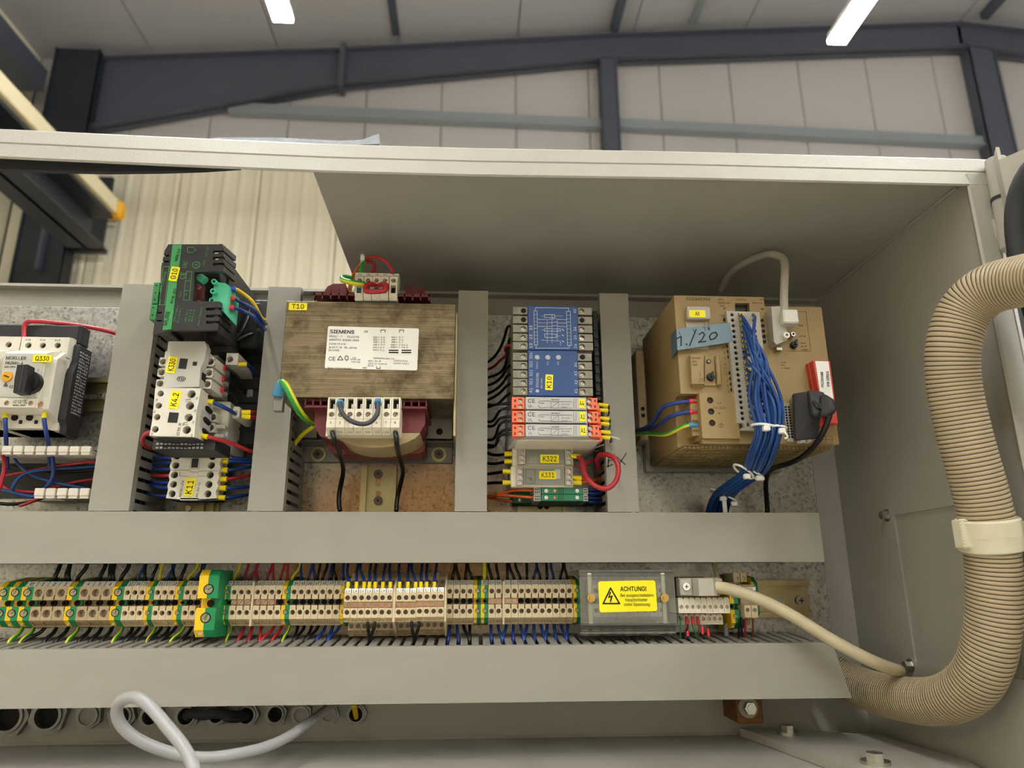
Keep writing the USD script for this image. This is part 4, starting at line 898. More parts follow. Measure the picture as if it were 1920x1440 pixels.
# open beige ducts below the motor switch
for k, (x0_, x1_, ya, yb2, lab) in enumerate(((-60, 167, 836, 852, 'upper beige comb of the open duct below the motor switch'), (65, 172, 915, 934, 'lower beige comb of the open duct below the motor switch'))):
    Yc = .648; z0, z1 = at(80, yb2, Yc)[2], at(80, ya, Yc)[2]
    t = thing('open_duct', lab, 'wiring duct', (-.40, YP, z0))
    px = x0_
    while px < x1_-8:
        a, b = at(px, ya, Yc)[0], at(px+18, ya, Yc)[0]
        part(t, 'finger', cat(box(a, b, Yc, Yc+.004, z0+.002, z1, .0006), box(a, b, Yc+.003, YP-.02, (z0+z1)/2-.0008, (z0+z1)/2+.0008), box(a+.0005, b-.0005, Yc+.001, Yc+.006, z0, z0+.0025)), 'duct_beige'); px += 21.2
    part(t, 'side_strip', box(at(x0_, ya, .70)[0], at(x1_, ya, .70)[0]+.01, YP-.02, YP-.001, (z0+z1)/2-.0009, (z0+z1)/2+.0009), 'duct_beige')
solo('duct_base', 'dark interior base of the open duct below the motor switch', 'duct base', box(-.47, -.335, YP-.003, YP-.0005, at(80, 935, .72)[2], at(80, 845, .72)[2]), 'black_soft')
for lab, c_, r, pts in (
  ('red wire crossing the open duct upward to the right', 'wire_red', .0014, ((-20, 897, .69), (30, 888, .688), (95, 876, .684), (150, 868, .684), (200, 862, .69))),
  ('blue wire looping through the open duct', 'wire_blue_bright', .0015, ((-20, 920, .68), (20, 922, .676), (52, 930, .674), (72, 931, .676), (70, 926, .684), (30, 925, .682), (24, 915, .674), (36, 895, .674), (62, 884, .674), (95, 880, .678), (200, 872, .69))),
  ('blue wire from the right side of the motor switch running down in the open duct', 'wire_blue', .0017, ((98, 850, .676), (100, 872, .676), (98, 895, .676), (88, 912, .678), (70, 925, .684))),
  ('blue wire sloping down to the right in the open duct', 'wire_blue_bright', .0014, ((22, 852, .69), (40, 876, .686), (65, 893, .682), (100, 904, .682), (145, 913, .686), (180, 922, .69))),
  ('red wire hanging down at the left edge in the open duct', 'wire_red', .0017, ((0, 848, .666), (8, 865, .664), (7, 885, .664), (1, 910, .666), (-10, 940, .67))),
  ('red wire rising at the lower right of the open duct', 'wire_red', .0014, ((90, 918, .692), (115, 910, .690), (145, 903, .69), (200, 897, .69))),
  ('red wire crossing the bottom of the open duct', 'wire_red', .0015, ((5, 908, .688), (20, 919, .682), (45, 922, .68), (70, 923, .682), (110, 920, .69))),
  ('red wire leaving the open duct at its lower left', 'wire_red', .0015, ((38, 948, .68), (60, 940, .672), (80, 930, .672), (100, 918, .68))),
  ('dark wire crossing low in the open duct', 'wire_black', .0016, ((-20, 940, .69), (40, 944, .69), (90, 930, .692), (160, 900, .694), (200, 890, .694))),
  ('dark wire crossing high in the open duct', 'wire_black', .0016, ((-20, 872, .696), (40, 878, .696), (100, 884, .696), (200, 876, .696)))):
    wire('wire', lab, wp(*pts), r, c_, n=60)

# ---------------------------------------------------------------- power supply (black, green print) and what is around it
Yq = .572
t = thing('power_supply', 'black finned power supply with green stripe and G10 label', 'power supply', at(370, 640, YP-.01))
fp = Polygon(pp(Yq, (316, 459), (399, 459), (412, 466), (432, 497), (432, 575), (425, 592), (423, 640), (410, 640), (398, 620), (285, 628), (289, 610), (299, 580), (305, 505), (312, 480)))
fp = Polygon(pp(Yq, (316, 458.5), (408, 458.5), (419, 465), (419, 508), (364, 510), (361, 565), (408, 566), (414, 575), (408, 618), (322, 618), (287, 628), (290, 606), (300, 572), (303, 500), (309, 470)))
slots = [Polygon(pp(Yq, (400, a), (425, a), (425, a+5), (399, a+5))) for a in (470, 481.5, 493)]+[Polygon(pp(Yq, (387, a), (420, a), (420, a+5), (386, a+5))) for a in (577, 590, 602)]+[Polygon(pp(Yq, (300, a), (317, a), (317, a+3), (300, a+3))) for a in (478, 489)]+[Polygon(pp(Yq, (285, a), (303, a), (303, a+3), (285, a+3))) for a in (585, 600)]
body = fp
for s_ in slots: body = body.difference(s_.buffer(.0003))
part(t, 'front_shell', front(body.buffer(.0006).buffer(-.0004), Yq, Yq+.004), 'psu_black')
# fins run back and right
for ys_, x_, x2 in ((463, 410, 440), (477, 410, 446), (489, 410, 446), (502, 410, 446), (571, 405, 430), (584, 403, 430), (597, 402, 430), (611, 400, 432)):
    a, b = at(x_, ys_, Yq+.002), at(x_+26, ys_+22, Yq+.05)
    h = .0024
    v = np.array([[p[0], y_, p[2]+dz] for p, y_ in ((a, Yq+.001), (b, Yq+.05)) for dz in (-h, h)] + [[p[0]+.0032, y_, p[2]+dz] for p, y_ in ((a, Yq+.001), (b, Yq+.05)) for dz in (-h, h)])
    v = v[[0, 1, 2, 3, 4, 5, 6, 7]]
    v, f = trimesh.convex.convex_hull(v).vertices, trimesh.convex.convex_hull(v).faces
    part(t, 'fin', (v, f), 'psu_black')
for ys_, x_ in ((468, 312), (484, 309), (493, 306), (577, 297), (592, 293), (605, 290)):
    a = at(x_, ys_, Yq+.002); part(t, 'fin', box(a[0]-.001, a[0]+.006, Yq+.003, Yq+.05, a[2]-.0022, a[2]+.0022, .0008), 'psu_black')
X0, X1, Z0, Z1 = rect(Yq+.05, 330, 492, 440, 640)
part(t, 'core', box(X0, X1-.006, Yq+.045, YP-.012, Z0+.002, Z1, .002), 'psu_black')
X0, X1, Z0, Z1 = rect(.60, 318, 466, 405, 622)
part(t, 'inner_case', box(X0, X1-.01, .592, .64, Z0, Z1-.002), 'black_soft')
X0, X1, Z0, Z1 = rect(.665, 440, 566, 486, 640)
part(t, 'rear_case', box(X0-.004, X1, .665, YP-.01, Z0-.006, Z1, .002), 'black_soft')
part(t, 'stripe', front(Polygon(pp(Yq-.0003, (323.5, 459), (341, 459), (321, 617), (305, 619))), Yq-.0004, Yq+.0001), 'psu_green', label='green printed stripe')
part(t, 'lettering', cat(lines(Yq-.0004, [('MEN 2.5', 333, 478, 5, 28, 82, 'm'), ('Art.Nr. 857', 325, 555, 5, 34, 82, 'm'), ('MURR', 312.5, 597, 8, 30, 84, 'm')])), 'ink')
part(t, 'lettering', lines(Yq, [('ELEKTRONIK', 322, 597, 3, 32, 84, 'm'), ('230 V / 400 V', 330, 588, 3.4, 34, 84, 'm'), ('0.5 A / 0.28 A', 336, 592, 3.4, 30, 84, 'm'), ('SEC 24 V', 350, 592, 3.4, 26, 85, 'm'), ('40 C 3 A', 356, 592, 3.4, 26, 85, 'm'), ('55 C 2 A', 362, 592, 3.4, 26, 85, 'm'), ('Made in Germany', 375, 593, 3.4, 40, 86, 'm'), ('Power Supply', 388, 472, 3.6, 22, 85, 'm'), ('LISTED', 383, 493, 3, 14, 85, 'm'),
     ('CE', 342.5, 517, 10, 15, 84, 'm'), ('EAC', 347, 496, 8, 15, 84, 'm'), ('UL', 368, 496.5, 6.5, 8, 84, 'm'), ('7.5 A', 338, 552, 3.4, 12, 84, 'm'), ('MPS 230/400', 305.5, 528, 4.4, 44, 82, 'm'), ('INPUT', 300, 567, 3.4, 14, 82, 'm'), ('+  -  -', 352, 538, 4, 40, 85, 'm')]), 'psu_print')
c = at(368, 497, Yq); part(t, 'mark', cat(ring(c[0], c[2], PX(Yq, 6.8), PX(Yq, 8), Yq-.0003, Yq), *[stroke(pp(Yq, *q), .0004, Yq-.0003, Yq) for q in (((350, 509), (360, 509.5), (355, 563), (344, 563), (350, 509)), ((347, 527), (357.5, 527.5)), ((345.5, 545), (356, 545.5)), ((352, 464), (361, 464), (368, 469), (361, 474), (352, 474), (352, 464)), ((306, 500), (317, 500), (309, 572), (299, 572), (306, 500)))]), 'psu_print')
sticker(t, 'G10', Yq-.0004, 327, 514, 32, 17, 84)
c = at(379, 523, .586); part(t, 'indicator', tube([at(374, 519, .584), at(385, 527, .584)], .0036, 12, smooth=False), 'mint', label='green indicator lamp', smooth=40)
X0, X1, Z0, Z1 = rect(.59, 369, 536, 383, 570); fu = part(t, 'blade_fuse', box(X0, X1, .586, .592, Z0, Z1, .001), 'red_plastic', label='brown blade fuse'); part(fu, 'lettering', lines(.586, [('7.5', 375, 540, 5, 7, 85, 'm'), ('5', 373, 565, 5, 4, 85, 'm')]), 'white')
X0, X1, Z0, Z1 = rect(.588, 401, 531, 429, 590)
gc = part(t, 'output_connector', cat(front(Polygon(pp(.582, (402, 528), (423, 531), (430, 536), (424, 590), (418, 584), (397, 566))), .582, .61)), 'mint', label='mint green output connector')
for px, py in ((404, 531), (402, 549), (400, 566)):
    x, z, r = pole(px, py, .58, 5.5); part(gc, 'clamp_barrel', cat(ring(x, z, r*.68, r, .576, .590), disc(x, z, r*.7, .585, .588)), 'mint')
for k, (py, fm, wm, nm, pts) in enumerate(((541, 'ferrule_blue', 'yellow', 'yellow', ((428, 541, .588), (440, 542, .59), (452, 548, .605), (470, 562, .612), (483, 582, .62), (497, 600, .64))), (559, 'ferrule_red', 'wire_blue', 'upper blue', ((426, 559, .588), (438, 560, .59), (452, 567, .605), (472, 577, .612), (485, 592, .62), (499, 607, .64))), (576, 'ferrule_red', 'wire_blue', 'lower blue', ((424, 576, .588), (436, 577, .59), (450, 581, .605), (470, 590, .612), (485, 604, .62), (497, 618, .64))))):
    wire('wire', f'{nm} wire leaving the mint connector of the power supply', wp(*pts), .0016, wm, ferrules=[(fm, 0, .006, .0022)], n=40)
t2 = thing('terminal_strip', 'green pluggable terminal strip at the left side of the power supply', 'terminal strip', at(290, 600, .63))
part(t2, 'body', cat(*[front(Polygon(pp(.612, *q)), .612, .66) for q in (((289, 530), (300, 530), (295, 569), (284, 569)), ((284, 571), (296, 571), (291, 599), (280, 599)))]), 'psu_green')
for px, py in ((293.5, 535), (291.5, 549), (290, 562), (287.5, 577), (286, 591)): x, z, r = pole(px, py, .6118, 1.2); part(t2, 'screw', disc(x, z, r, .6114, .612, 8), 'hole')
wire('wire', 'short wire with a blue sleeve left of the white contactor', wp((300, 636, .66), (292, 637, .66), (280, 638, .66), (270, 639, .66)), .0018, 'wire_orange', ferrules=[('ferrule_blue', 1, .007, .0026)])
# black harness right of the power supply
for k, pts in enumerate((((425, 634, .66), (445, 630, .655), (452, 622, .655), (462, 600, .66), (470, 570, .67)), ((425, 638, .66), (452, 634, .655), (466, 628, .66), (485, 630, .68)), ((440, 645, .67), (455, 632, .66), (475, 622, .67), (495, 625, .69)))):
    wire('wire', f'black wire of the tangle right of the power supply, {ORD[k]} of three', wp(*pts), .0022, 'wire_black')

# ---------------------------------------------------------------- contactors
def contactor_side(t, Yc, pxs, dirn, name='terminal_wing'):
    """Scalloped terminal wing: screw holes at the given pixels on the plane Yc."""
    for k, (px, py, r) in enumerate(pxs):
        X, Z, R = pole(px, py, Yc, r); W, H = PX(Yc, r*2.4), PX(Yc, r*1.32)
        w_ = part(t, name, cat(front(rrect(X-W/2, X+W/2, Z-H, Z+H, .001).difference(Point(X, Z).buffer(R, quad_segs=5)), Yc, Yc+.008), box(X-W/2, X+W/2, Yc+.008, Yc+.03, Z-H, Z+H)), 'moeller_white')
        part(w_, 'screw', slotted(X, Z, R*.92, Yc+.0055, Yc+.008, random.uniform(0, 1.5)), 'screw_steel')
Yk = .602
t = thing('contactor', 'white contactor with K330 label below the power supply', 'contactor', at(345, 730, YP-.01))
fr = Polygon(pp(Yk, (316, 640), (384, 640), (388, 650), (384, 672), (376, 690), (373, 725), (306, 727), (309, 690)))
part(t, 'front_block', cat(front(fr, Yk, Yk+.010), front(fr.buffer(-.004), Yk+.010, .65)), 'moeller_grey')
X0, X1, Z0, Z1 = rect(.64, 306, 650, 384, 728); part(t, 'body', box(X0-.006, X1+.006, .652, YP-.01, Z0, Z1, .001), 'moeller_white')
part(t, 'bridge_plate', box(X0, X1+.02, .642, .67, Z1-.004, Z1+.008), 'black_soft')
contactor_side(t, .6135, [(306, 678, 6.5), (303, 698, 6.5), (300, 719, 6.5)], -1)
contactor_side(t, .6135, [(394, 678, 7), (391, 699, 7), (388, 720, 7)], 1)
for k, (px, py) in enumerate(((413, 690), (411, 711), (409, 730))):
    x, z, r = pole(px, py, .642, 5); part(t, 'terminal_lip', cat(box(x-.006, x+.003, .640, .66, z-.0022, z+.0016, .0008), disc(x+.001, z, r*.9, .640, .645, 14)), 'moeller_grey')
for (px, py, w, h) in ((343.5, 682, 15, 21), (365.5, 682, 8, 8)):
    c = at(px, py, Yk); part(t, 'indicator_window', front(affinity.rotate(sbox(c[0]-PX(Yk, w/2), c[2]-PX(Yk, h/2), c[0]+PX(Yk, w/2), c[2]+PX(Yk, h/2)), -4), Yk-.0004, Yk+.0002), 'black')
c = at(340, 710.5, Yk); o = affinity.scale(Point(c[0], c[2]).buffer(PX(Yk, 8.5)), 1, .62)
part(t, 'mark', cat(front(o.difference(o.buffer(-.0004)), Yk-.0003, Yk), text('KM', PX(Yk, 6), c[0], c[2], Yk, -.1, 'm', fit=PX(Yk, 10))), 'ink')
for px, py in ((386, 667), (381, 707)):
    c = at(px, py, Yk+.008); part(t, 'side_slot', box(c[0]-.0008, c[0]+.0010, Yk+.004, Yk+.014, c[2]-.003, c[2]+.003), 'hole')
sticker(t, 'K330', Yk, 322.5, 684.5, 34, 18, 84)
part(t, 'lettering', cat(lines(.6135, [('13', 299, 672, 3.4, 6, 84, 'm'), ('5', 298, 690, 3.4, 3, 84, 'm'), ('L2', 297, 694, 3.4, 6, 84, 'm')]), lines(.6135, [('T1', 404, 674, 3.6, 6, 84, 'm'), ('6', 402, 686, 3.6, 3, 84, 'm'), ('T2', 401, 695, 3.6, 6, 84, 'm'), ('4', 400, 706, 3.6, 3, 84, 'm')])), 'ink_soft')
Ya = .598
t = thing('contactor', 'white contactor with K4.2 label and big round terminal holes in front', 'contactor', at(325, 822, YP-.01))
fr = Polygon(pp(Ya, (291, 727), (377, 728), (372, 755), (369, 770), (366, 795), (364, 819), (280, 817), (285, 790), (288, 760)))
hl = [(301, 738, 6.2), (297.5, 760.5, 6.2), (294.5, 782, 6.2), (291, 805, 6.5), (359, 739, 8), (356, 761, 8), (353.5, 783, 8), (350, 806, 8)]
hs = [pole(px, py, Ya, r) for px, py, r in hl]
part(t, 'front_block', cat(holeplate(fr, hs, Ya, Ya+.01), front(fr.buffer(-.0003), Ya+.01, Ya+.03)), 'moeller_white')
for x, z, r in hs: part(t, 'terminal_hole', disc(x, z, r*.98, Ya+.0085, Ya+.0099), 'dark_print')
c = at(325, 783, Ya); part(t, 'indicator_window', front(affinity.rotate(sbox(c[0]-PX(Ya, 9), c[2]-PX(Ya, 10), c[0]+PX(Ya, 9), c[2]+PX(Ya, 10)), -3), Ya-.0005, Ya+.0002), 'black')
sticker(t, 'K4.2', Ya, 328, 749.5, 36, 19, 84)
part(t, 'lettering', lines(Ya, [('22 DIL M', 335.5, 805, 5, 24, 86, 'm'), ('14', 359, 817, 3, 6, 80, 'm'), ('13', 285, 814, 3, 5, 80, 'm'), ('43', 294, 750, 3, 5, 80, 'm'), ('31', 290, 772, 3, 5, 80, 'm'), ('44', 369, 747, 3, 5, 80, 'm'), ('21', 366, 770, 3, 5, 80, 'm'), ('22', 362, 792, 3, 5, 80, 'm')]), 'ink_soft')
part(t, 'mark', cat(*[stroke(pp(Ya, *q), .0003, Ya-.0003, Ya) for q in (((348, 750), (358, 748)), ((348, 753), (358, 752)), ((342, 794), (352, 792)), ((342, 797), (352, 796)), ((346, 792), (344, 796)))]), 'ink_soft')
X0, X1, Z0, Z1 = rect(.632, 295, 740, 420, 838); part(t, 'body', box(X0, X1-.004, .655, YP-.01, Z0, Z1, .001), 'moeller_white')
# rating plate on the underside of the front block
Zu = at(320, 820, Ya+.004)[2]
und = part(t, 'rating_plate', box(at(286, 822, .60)[0], at(368, 822, .60)[0], Ya+.004, .66, Zu-.0016, Zu-.0006), 'black_soft')
X0, X1, Z0, Z1 = rect(.626, 292, 824, 408, 846); rp = part(t, 'lower_apron', box(X0, X1, .62, .66, Z0, Z1), 'black_soft')
rnd = random.Random(5)
part(rp, 'print', cat(*[box(X0+.003+k*.0034, X0+.003+k*.0034+.0022, .6196, .62, Z0+.001+j*.0034, Z0+.001+j*.0034+rnd.uniform(.0006, .0018)) for k in range(12) for j in range(3)]), 'light_print')
for (px, py) in ((378, 747), (375, 769), (372, 790), (369, 811)):
    a, b = at(px-3, py-8, Ya+.012), at(px+20, py+4, Ya+.03)
    part(t, 'wire_lever', tube([a, (a+b)/2+np.array([0, 0, .0006]), b], [.0024, .0034, .0022], 8, 8), 'black', smooth=True)
    X, Z, _ = pole(px-1, py-1, Ya+.012, 2); part(t, 'side_guide', box(X, X+.0025, Ya+.01, Ya+.035, Z-.006, Z+.004), 'moeller_grey')
contactor_side(t, .64, [(398, 782, 7), (394, 802, 7)], 1); 
for px, py in ((416, 800), (414, 818), (412, 760)):
    x, z, r = pole(px, py, .646, 5); part(t, 'terminal_lip', box(x-.006, x+.003, .644, .664, z-.0022, z+.0016, .0008), 'moeller_grey')
t = thing('terminal_clamp', 'small white auxiliary terminal right of the K330 contactor', 'terminal', at(435, 685, .66))
X, Z, R = pole(431, 674, .642, 6.5); X0, X1, Z0, Z1 = rect(.642, 424, 662, 446, 684)
part(t, 'body', cat(front(sbox(X0, Z0, X1, Z1).difference(Point(X, Z).buffer(R, quad_segs=5)), .642, .648), box(X0, X1, .648, .69, Z0, Z1)), 'moeller_white'); part(t, 'screw', slotted(X, Z, R*.9, .645, .648, .6), 'screw_steel')
X0, X1, Z0, Z1 = rect(.65, 436, 762, 449, 784); t = thing('terminal_clamp', 'small white auxiliary terminal right of the K4.2 contactor', 'terminal', at(442, 784, .66)); part(t, 'body', box(X0, X1, .65, .69, Z0, Z1, .0008), 'moeller_white'); part(t, 'screw', disc((X0+X1)/2, (Z0+Z1)/2, .0018, .6495, .651, 12), 'screw_steel')
W = [('thin dark wire from the red sleeve at the top right of the K330 contactor', 'wire_black', 'ferrule_red', ((410, 690, .638), (424, 691, .638), (440, 700, .645), (452, 716, .655), (460, 738, .67))),
     ('thin dark wire from the middle red sleeve right of the K330 contactor', 'wire_black', 'ferrule_red', ((408, 711, .638), (421, 711, .638), (436, 718, .645), (447, 732, .66))),
     ('thin dark wire from the lowest red sleeve right of the K330 contactor', 'wire_black', 'ferrule_red', ((407, 731, .638), (420, 731, .638), (434, 738, .645), (446, 752, .66))),
     ('blue wire with a yellow sleeve from the small auxiliary terminal', 'wire_blue', 'ferrule_yellow', ((448, 683, .645), (460, 683, .648), (470, 690, .66), (477, 702, .68))),
     ('blue wire with a yellow sleeve right of the K4.2 contactor', 'wire_blue_bright', 'ferrule_yellow', ((386, 752, .620), (394, 753, .620), (412, 760, .625), (430, 769, .635), (444, 778, .655))),
     ('upper red wire with a yellow sleeve entering the middle duct', 'wire_red', 'ferrule_yellow', ((455, 773, .645), (466, 773, .647), (478, 773, .655), (490, 774, .67))),
     ('lower red wire with a yellow sleeve entering the middle duct', 'wire_red', 'ferrule_yellow', ((455, 781, .645), (466, 782, .647), (478, 783, .655), (490, 786, .67))),
     ('red wire with a yellow sleeve from the bottom of the K4.2 contactor', 'wire_red', 'ferrule_yellow', ((376, 816, .615), (388, 819, .615), (420, 827, .625), (450, 838, .64), (482, 850, .665)))]
for lab, c_, fm, pts in W: wire('wire', lab, wp(*pts), .0013 if 'thin' in lab else .0018, c_, ferrules=[(fm, 0, .0065, .0023)])
wire('wire', 'red wire bulging left of the K4.2 contactor', wp((290, 812, .62), (276, 812, .625), (268, 822, .635), (270, 834, .65), (285, 840, .67)), .0018, 'wire_red', n=30)
solo('connector_tab', 'small clear connector deep in the shadow right of the contactors', 'connector', box(at(464, 728, .69)[0], at(476, 728, .69)[0], .688, .70, at(464, 745, .69)[2], at(464, 725, .69)[2], .001), 'cable_grey')
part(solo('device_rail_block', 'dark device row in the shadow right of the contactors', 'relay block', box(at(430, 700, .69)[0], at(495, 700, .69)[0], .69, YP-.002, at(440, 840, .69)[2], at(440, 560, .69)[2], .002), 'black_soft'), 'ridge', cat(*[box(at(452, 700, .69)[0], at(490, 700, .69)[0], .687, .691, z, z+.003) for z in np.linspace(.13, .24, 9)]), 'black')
Yl = .662
t = thing('contactor', 'small white contactor with K11 label at the bottom of its column', 'contactor', at(362, 938, YP-.01))
fr = Polygon(pp(Yl, (322, 847), (345, 848), (346, 852), (350, 852), (351, 847), (383, 848), (384, 852), (388, 852), (389, 848), (412, 851), (416, 858), (412, 870), (414, 877), (409, 888), (411, 895), (407, 905), (409, 912), (404, 922), (407, 934), (372, 936), (338, 936), (311, 934), (315, 918), (314, 910), (318, 900), (316, 892), (320, 882), (318, 874), (322, 864), (320, 856)))
hl = [(332, 855, 6.6), (329.5, 872.5, 6.6), (327, 890.5, 6.6), (325, 908, 6.6), (322.5, 926, 6.6), (398.5, 856, 6.8), (396, 872.5, 6.8), (394, 890.5, 6.8), (391.5, 908.5, 6.8), (389.5, 926, 6.8)]
hs = [pole(px, py, Yl, r) for px, py, r in hl]
part(t, 'front_block', cat(holeplate(fr, hs, Yl, Yl+.008), front(fr.buffer(-.0003), Yl+.008, Yl+.02)), 'moeller_white')
for x, z, r in hs: s_ = part(t, 'screw', slotted(x, z, r*.9, Yl+.0060, Yl+.008, random.uniform(0, 1.5), cross=True), 'dark_print')
X0, X1, Z0, Z1 = rect(Yl+.02, 316, 850, 408, 942); part(t, 'body', box(X0, X1, Yl+.02, YP-.01, Z0+.003, Z1, .001), 'black_soft')
part(t, 'foot', front(Polygon(pp(Yl, (338, 934), (373, 934), (371, 938), (337, 938))), Yl+.0, Yl+.006), 'moeller_white')
X0, X1, Z0, Z1 = rect(Yl, 356, 859, 374, 880); w_ = part(t, 'window_frame', front(sbox(X0, Z0, X1, Z1), Yl-.0006, Yl+.0003), 'moeller_grey'); part(w_, 'indicator_window', front(Polygon(pp(Yl, (361, 860), (373, 860), (371, 877), (359, 877))), Yl-.0010, Yl-.0006), 'black')
part(t, 'mark', cat(*[stroke(pp(Yl, *q), .00025, Yl-.0002, Yl) for q in (((318, 881), (355, 882), (358, 885), (371, 885), (374, 883), (409, 883)), ((337, 893), (353, 893)), ((370, 893), (386, 893)), ((338, 884), (337, 893)))]), 'ink_soft')
part(t, 'lettering', lines(Yl, [('MOELLER', 340.5, 916, 4.2, 30, 86, 'm'), ('DIL EM-01', 371.5, 918, 3.4, 28, 86, 'm')]), 'ink_soft')
sticker(t, 'K11', Yl, 356, 913.5, 35, 18, 85)
for k, (py, dy, c_) in enumerate(((858, 6, B_), (864, 4, B_), (881, -6, B_), (898, -8, RD), (915, -2, B_), (933, -6, B_))):
    pxa = 416-(py-858)*.09
    wire('wire', f'{wname(c_)} wire with a yellow sleeve right of the K11 contactor, {ORD[k]} from the top', wp((pxa, py, Yl+.006), (pxa+12, py+.4, Yl+.006), (pxa+35, py+dy*.4, .675), (pxa+62, py+dy, .69)), .0016, c_, ferrules=[('ferrule_yellow', 0, .0065, .0025)])
for k, (py, dy, c_) in enumerate(((859, -3, B_), (868, 6, B_), (880, -2, B_), (892, 1, RD), (905, -9, B_), (914, -12, B_), (930, -8, B_))):
    pxa = 320-(py-858)*.1
    wire('wire', f'{wname(c_)} wire left of the K11 contactor, {ORD[k]} from the top', wp((pxa+2, py, Yl+.008), (pxa-12, py, Yl+.010), (pxa-35, py+dy*.5, .685), (pxa-62, py+dy, .695)), .0016, c_)
t = thing('din_rail', 'short zinc rail end with screw below the K11 contactor', 'mounting rail', at(365, 950, YP))
X0, X1, Z0, Z1 = rect(YP-.003, 332, 944, 410, 965); part(t, 'rail', cat(box(X0, X1, YP-.003, YP-.001, Z0, Z1), box(X0+.024, X0+.027, YP-.0075, YP-.002, Z0, Z1), box(X0+.034, X0+.036, YP-.0075, YP-.002, Z0, Z1)), 'zinc_rail')
c = at(353, 953, YP-.005); part(t, 'screw', disc(c[0], c[2], .0028, YP-.006, YP-.003), 'steel')

# ---------------------------------------------------------------- transformer
Yt = .60
t = thing('transformer', 'large laminated iron transformer with white rating plate and T10 label', 'transformer', at(700, 870, YP))
X0, X1 = -.1655, -.0155; Z0, Z1 = .1545, .2432
part(t, 'core', box(X0, X1, Yt, Yt+.07, Z0, Z1, .0005), 'lamination')
part(t, 'core_clamp', cat(box(X1-.0005, X1+.0015, Yt+.012, YP-.004, Z0-.03, Z1-.004)), 'zinc_rail')
# feet
Xa, Xb, Za, Zb = rect(YP-.004, 570, 836, 849, 868)
part(t, 'foot_bracket', cat(box(Xa, Xb, YP-.004, YP, Za, Zb, .0006), box(Xa, Xb, YP-.03, YP, Zb-.001, Zb+.0008), box(Xb-.027, Xb, YP-.045, YP-.042, Zb, Zb+.035), box(Xa-.003, Xa+.02, YP-.045, YP-.042, Zb, Zb+.03)), 'gland_grey')
for px in (597, 823):
    c = at(px, 852, YP-.005); w_ = part(t, 'mounting_screw', cat(disc(c[0], c[2], PX(.716, 9.5), YP-.008, YP-.0055)), 'screw_dark'); part(w_, 'washer', disc(c[0], c[2], PX(.716, 14.5), YP-.0055, YP-.004, 24), 'zinc_rail'); part(w_, 'cross_slot', cat(box(c[0]-.002, c[0]+.002, YP-.0083, YP-.0079, c[2]-.0005, c[2]+.0005), box(c[0]-.0005, c[0]+.0005, YP-.0083, YP-.0079, c[2]-.002, c[2]+.002)), 'ink')
for px, py in ((821, 759), (824, 809), (822, 778)):
    c = at(px, py, .674); part(t, 'bracket_hole', disc(c[0], c[2], .0032 if py != 778 else .005, YP-.0456, YP-.045, 16), 'hole' if py != 778 else 'gland_grey')
# bobbins: below
Xa, Xb, Za, Zb = rect(.606, 572, 749, 801, 764); part(t, 'bobbin_flange', cat(box(Xa, Xb, .604, .672, Za-.001, Za+.001), box(Xa, Xb, .606, .67, Zb-.002, Zb), *[box(x, x+.0012, .604, .61, Za, Zb) for x in np.linspace(Xa, Xb-.0012, 17)]), 'red_plastic')
bob = Polygon(pp(.615, (590, 764), (797, 764), (797, 795), (785, 815), (760, 828), (640, 828), (600, 818), (590, 800)))
part(t, 'bobbin', front(bob, .615, .66), 'red_plastic')
part(t, 'bobbin', front(Polygon(pp(.66, (613, 815), (796, 815), (797, 842), (788, 850), (640, 852), (620, 848), (613, 838))), .66, .70), 'red_plastic')
cl_ = pp(.611, (622, 812), (788, 812), (784, 817), (776, 823), (764, 829), (750, 833.5), (735, 837), (718, 839), (700, 839.6), (682, 838.6), (665, 835.5), (650, 831), (638, 825), (629, 819))
part(t, 'coil', front(Polygon(cl_), .611, .66), 'coil_tape', label='coil wrapped in yellowed tape')
part(t, 'coil_fold', cat(stroke(pp(.611, (640, 824), (700, 829), (780, 822)), .0005, .6106, .611), stroke(pp(.611, (655, 831), (710, 834), (765, 828)), .0005, .6106, .611)), 'coil_tape')
# above
Xa, Xb, Za, Zb = rect(.612, 590, 555, 806, 570); part(t, 'bobbin_flange', cat(box(Xa, Xb, .606, .67, Zb-.0025, Zb), *[box(x, x+.0012, .606, .612, Za+.002, Zb) for x in np.linspace(Xa, Xb-.0012, 15)]), 'red_plastic')
for q in (((610, 556), (609, 545), (614, 537), (625, 532), (648, 532), (652, 556)), ((760, 556), (760, 537), (785, 537), (794, 541), (799, 550), (800, 556))):
    part(t, 'bobbin_lug', cat(front(Polygon(pp(.625, *q)), .625, .655)), 'red_plastic')
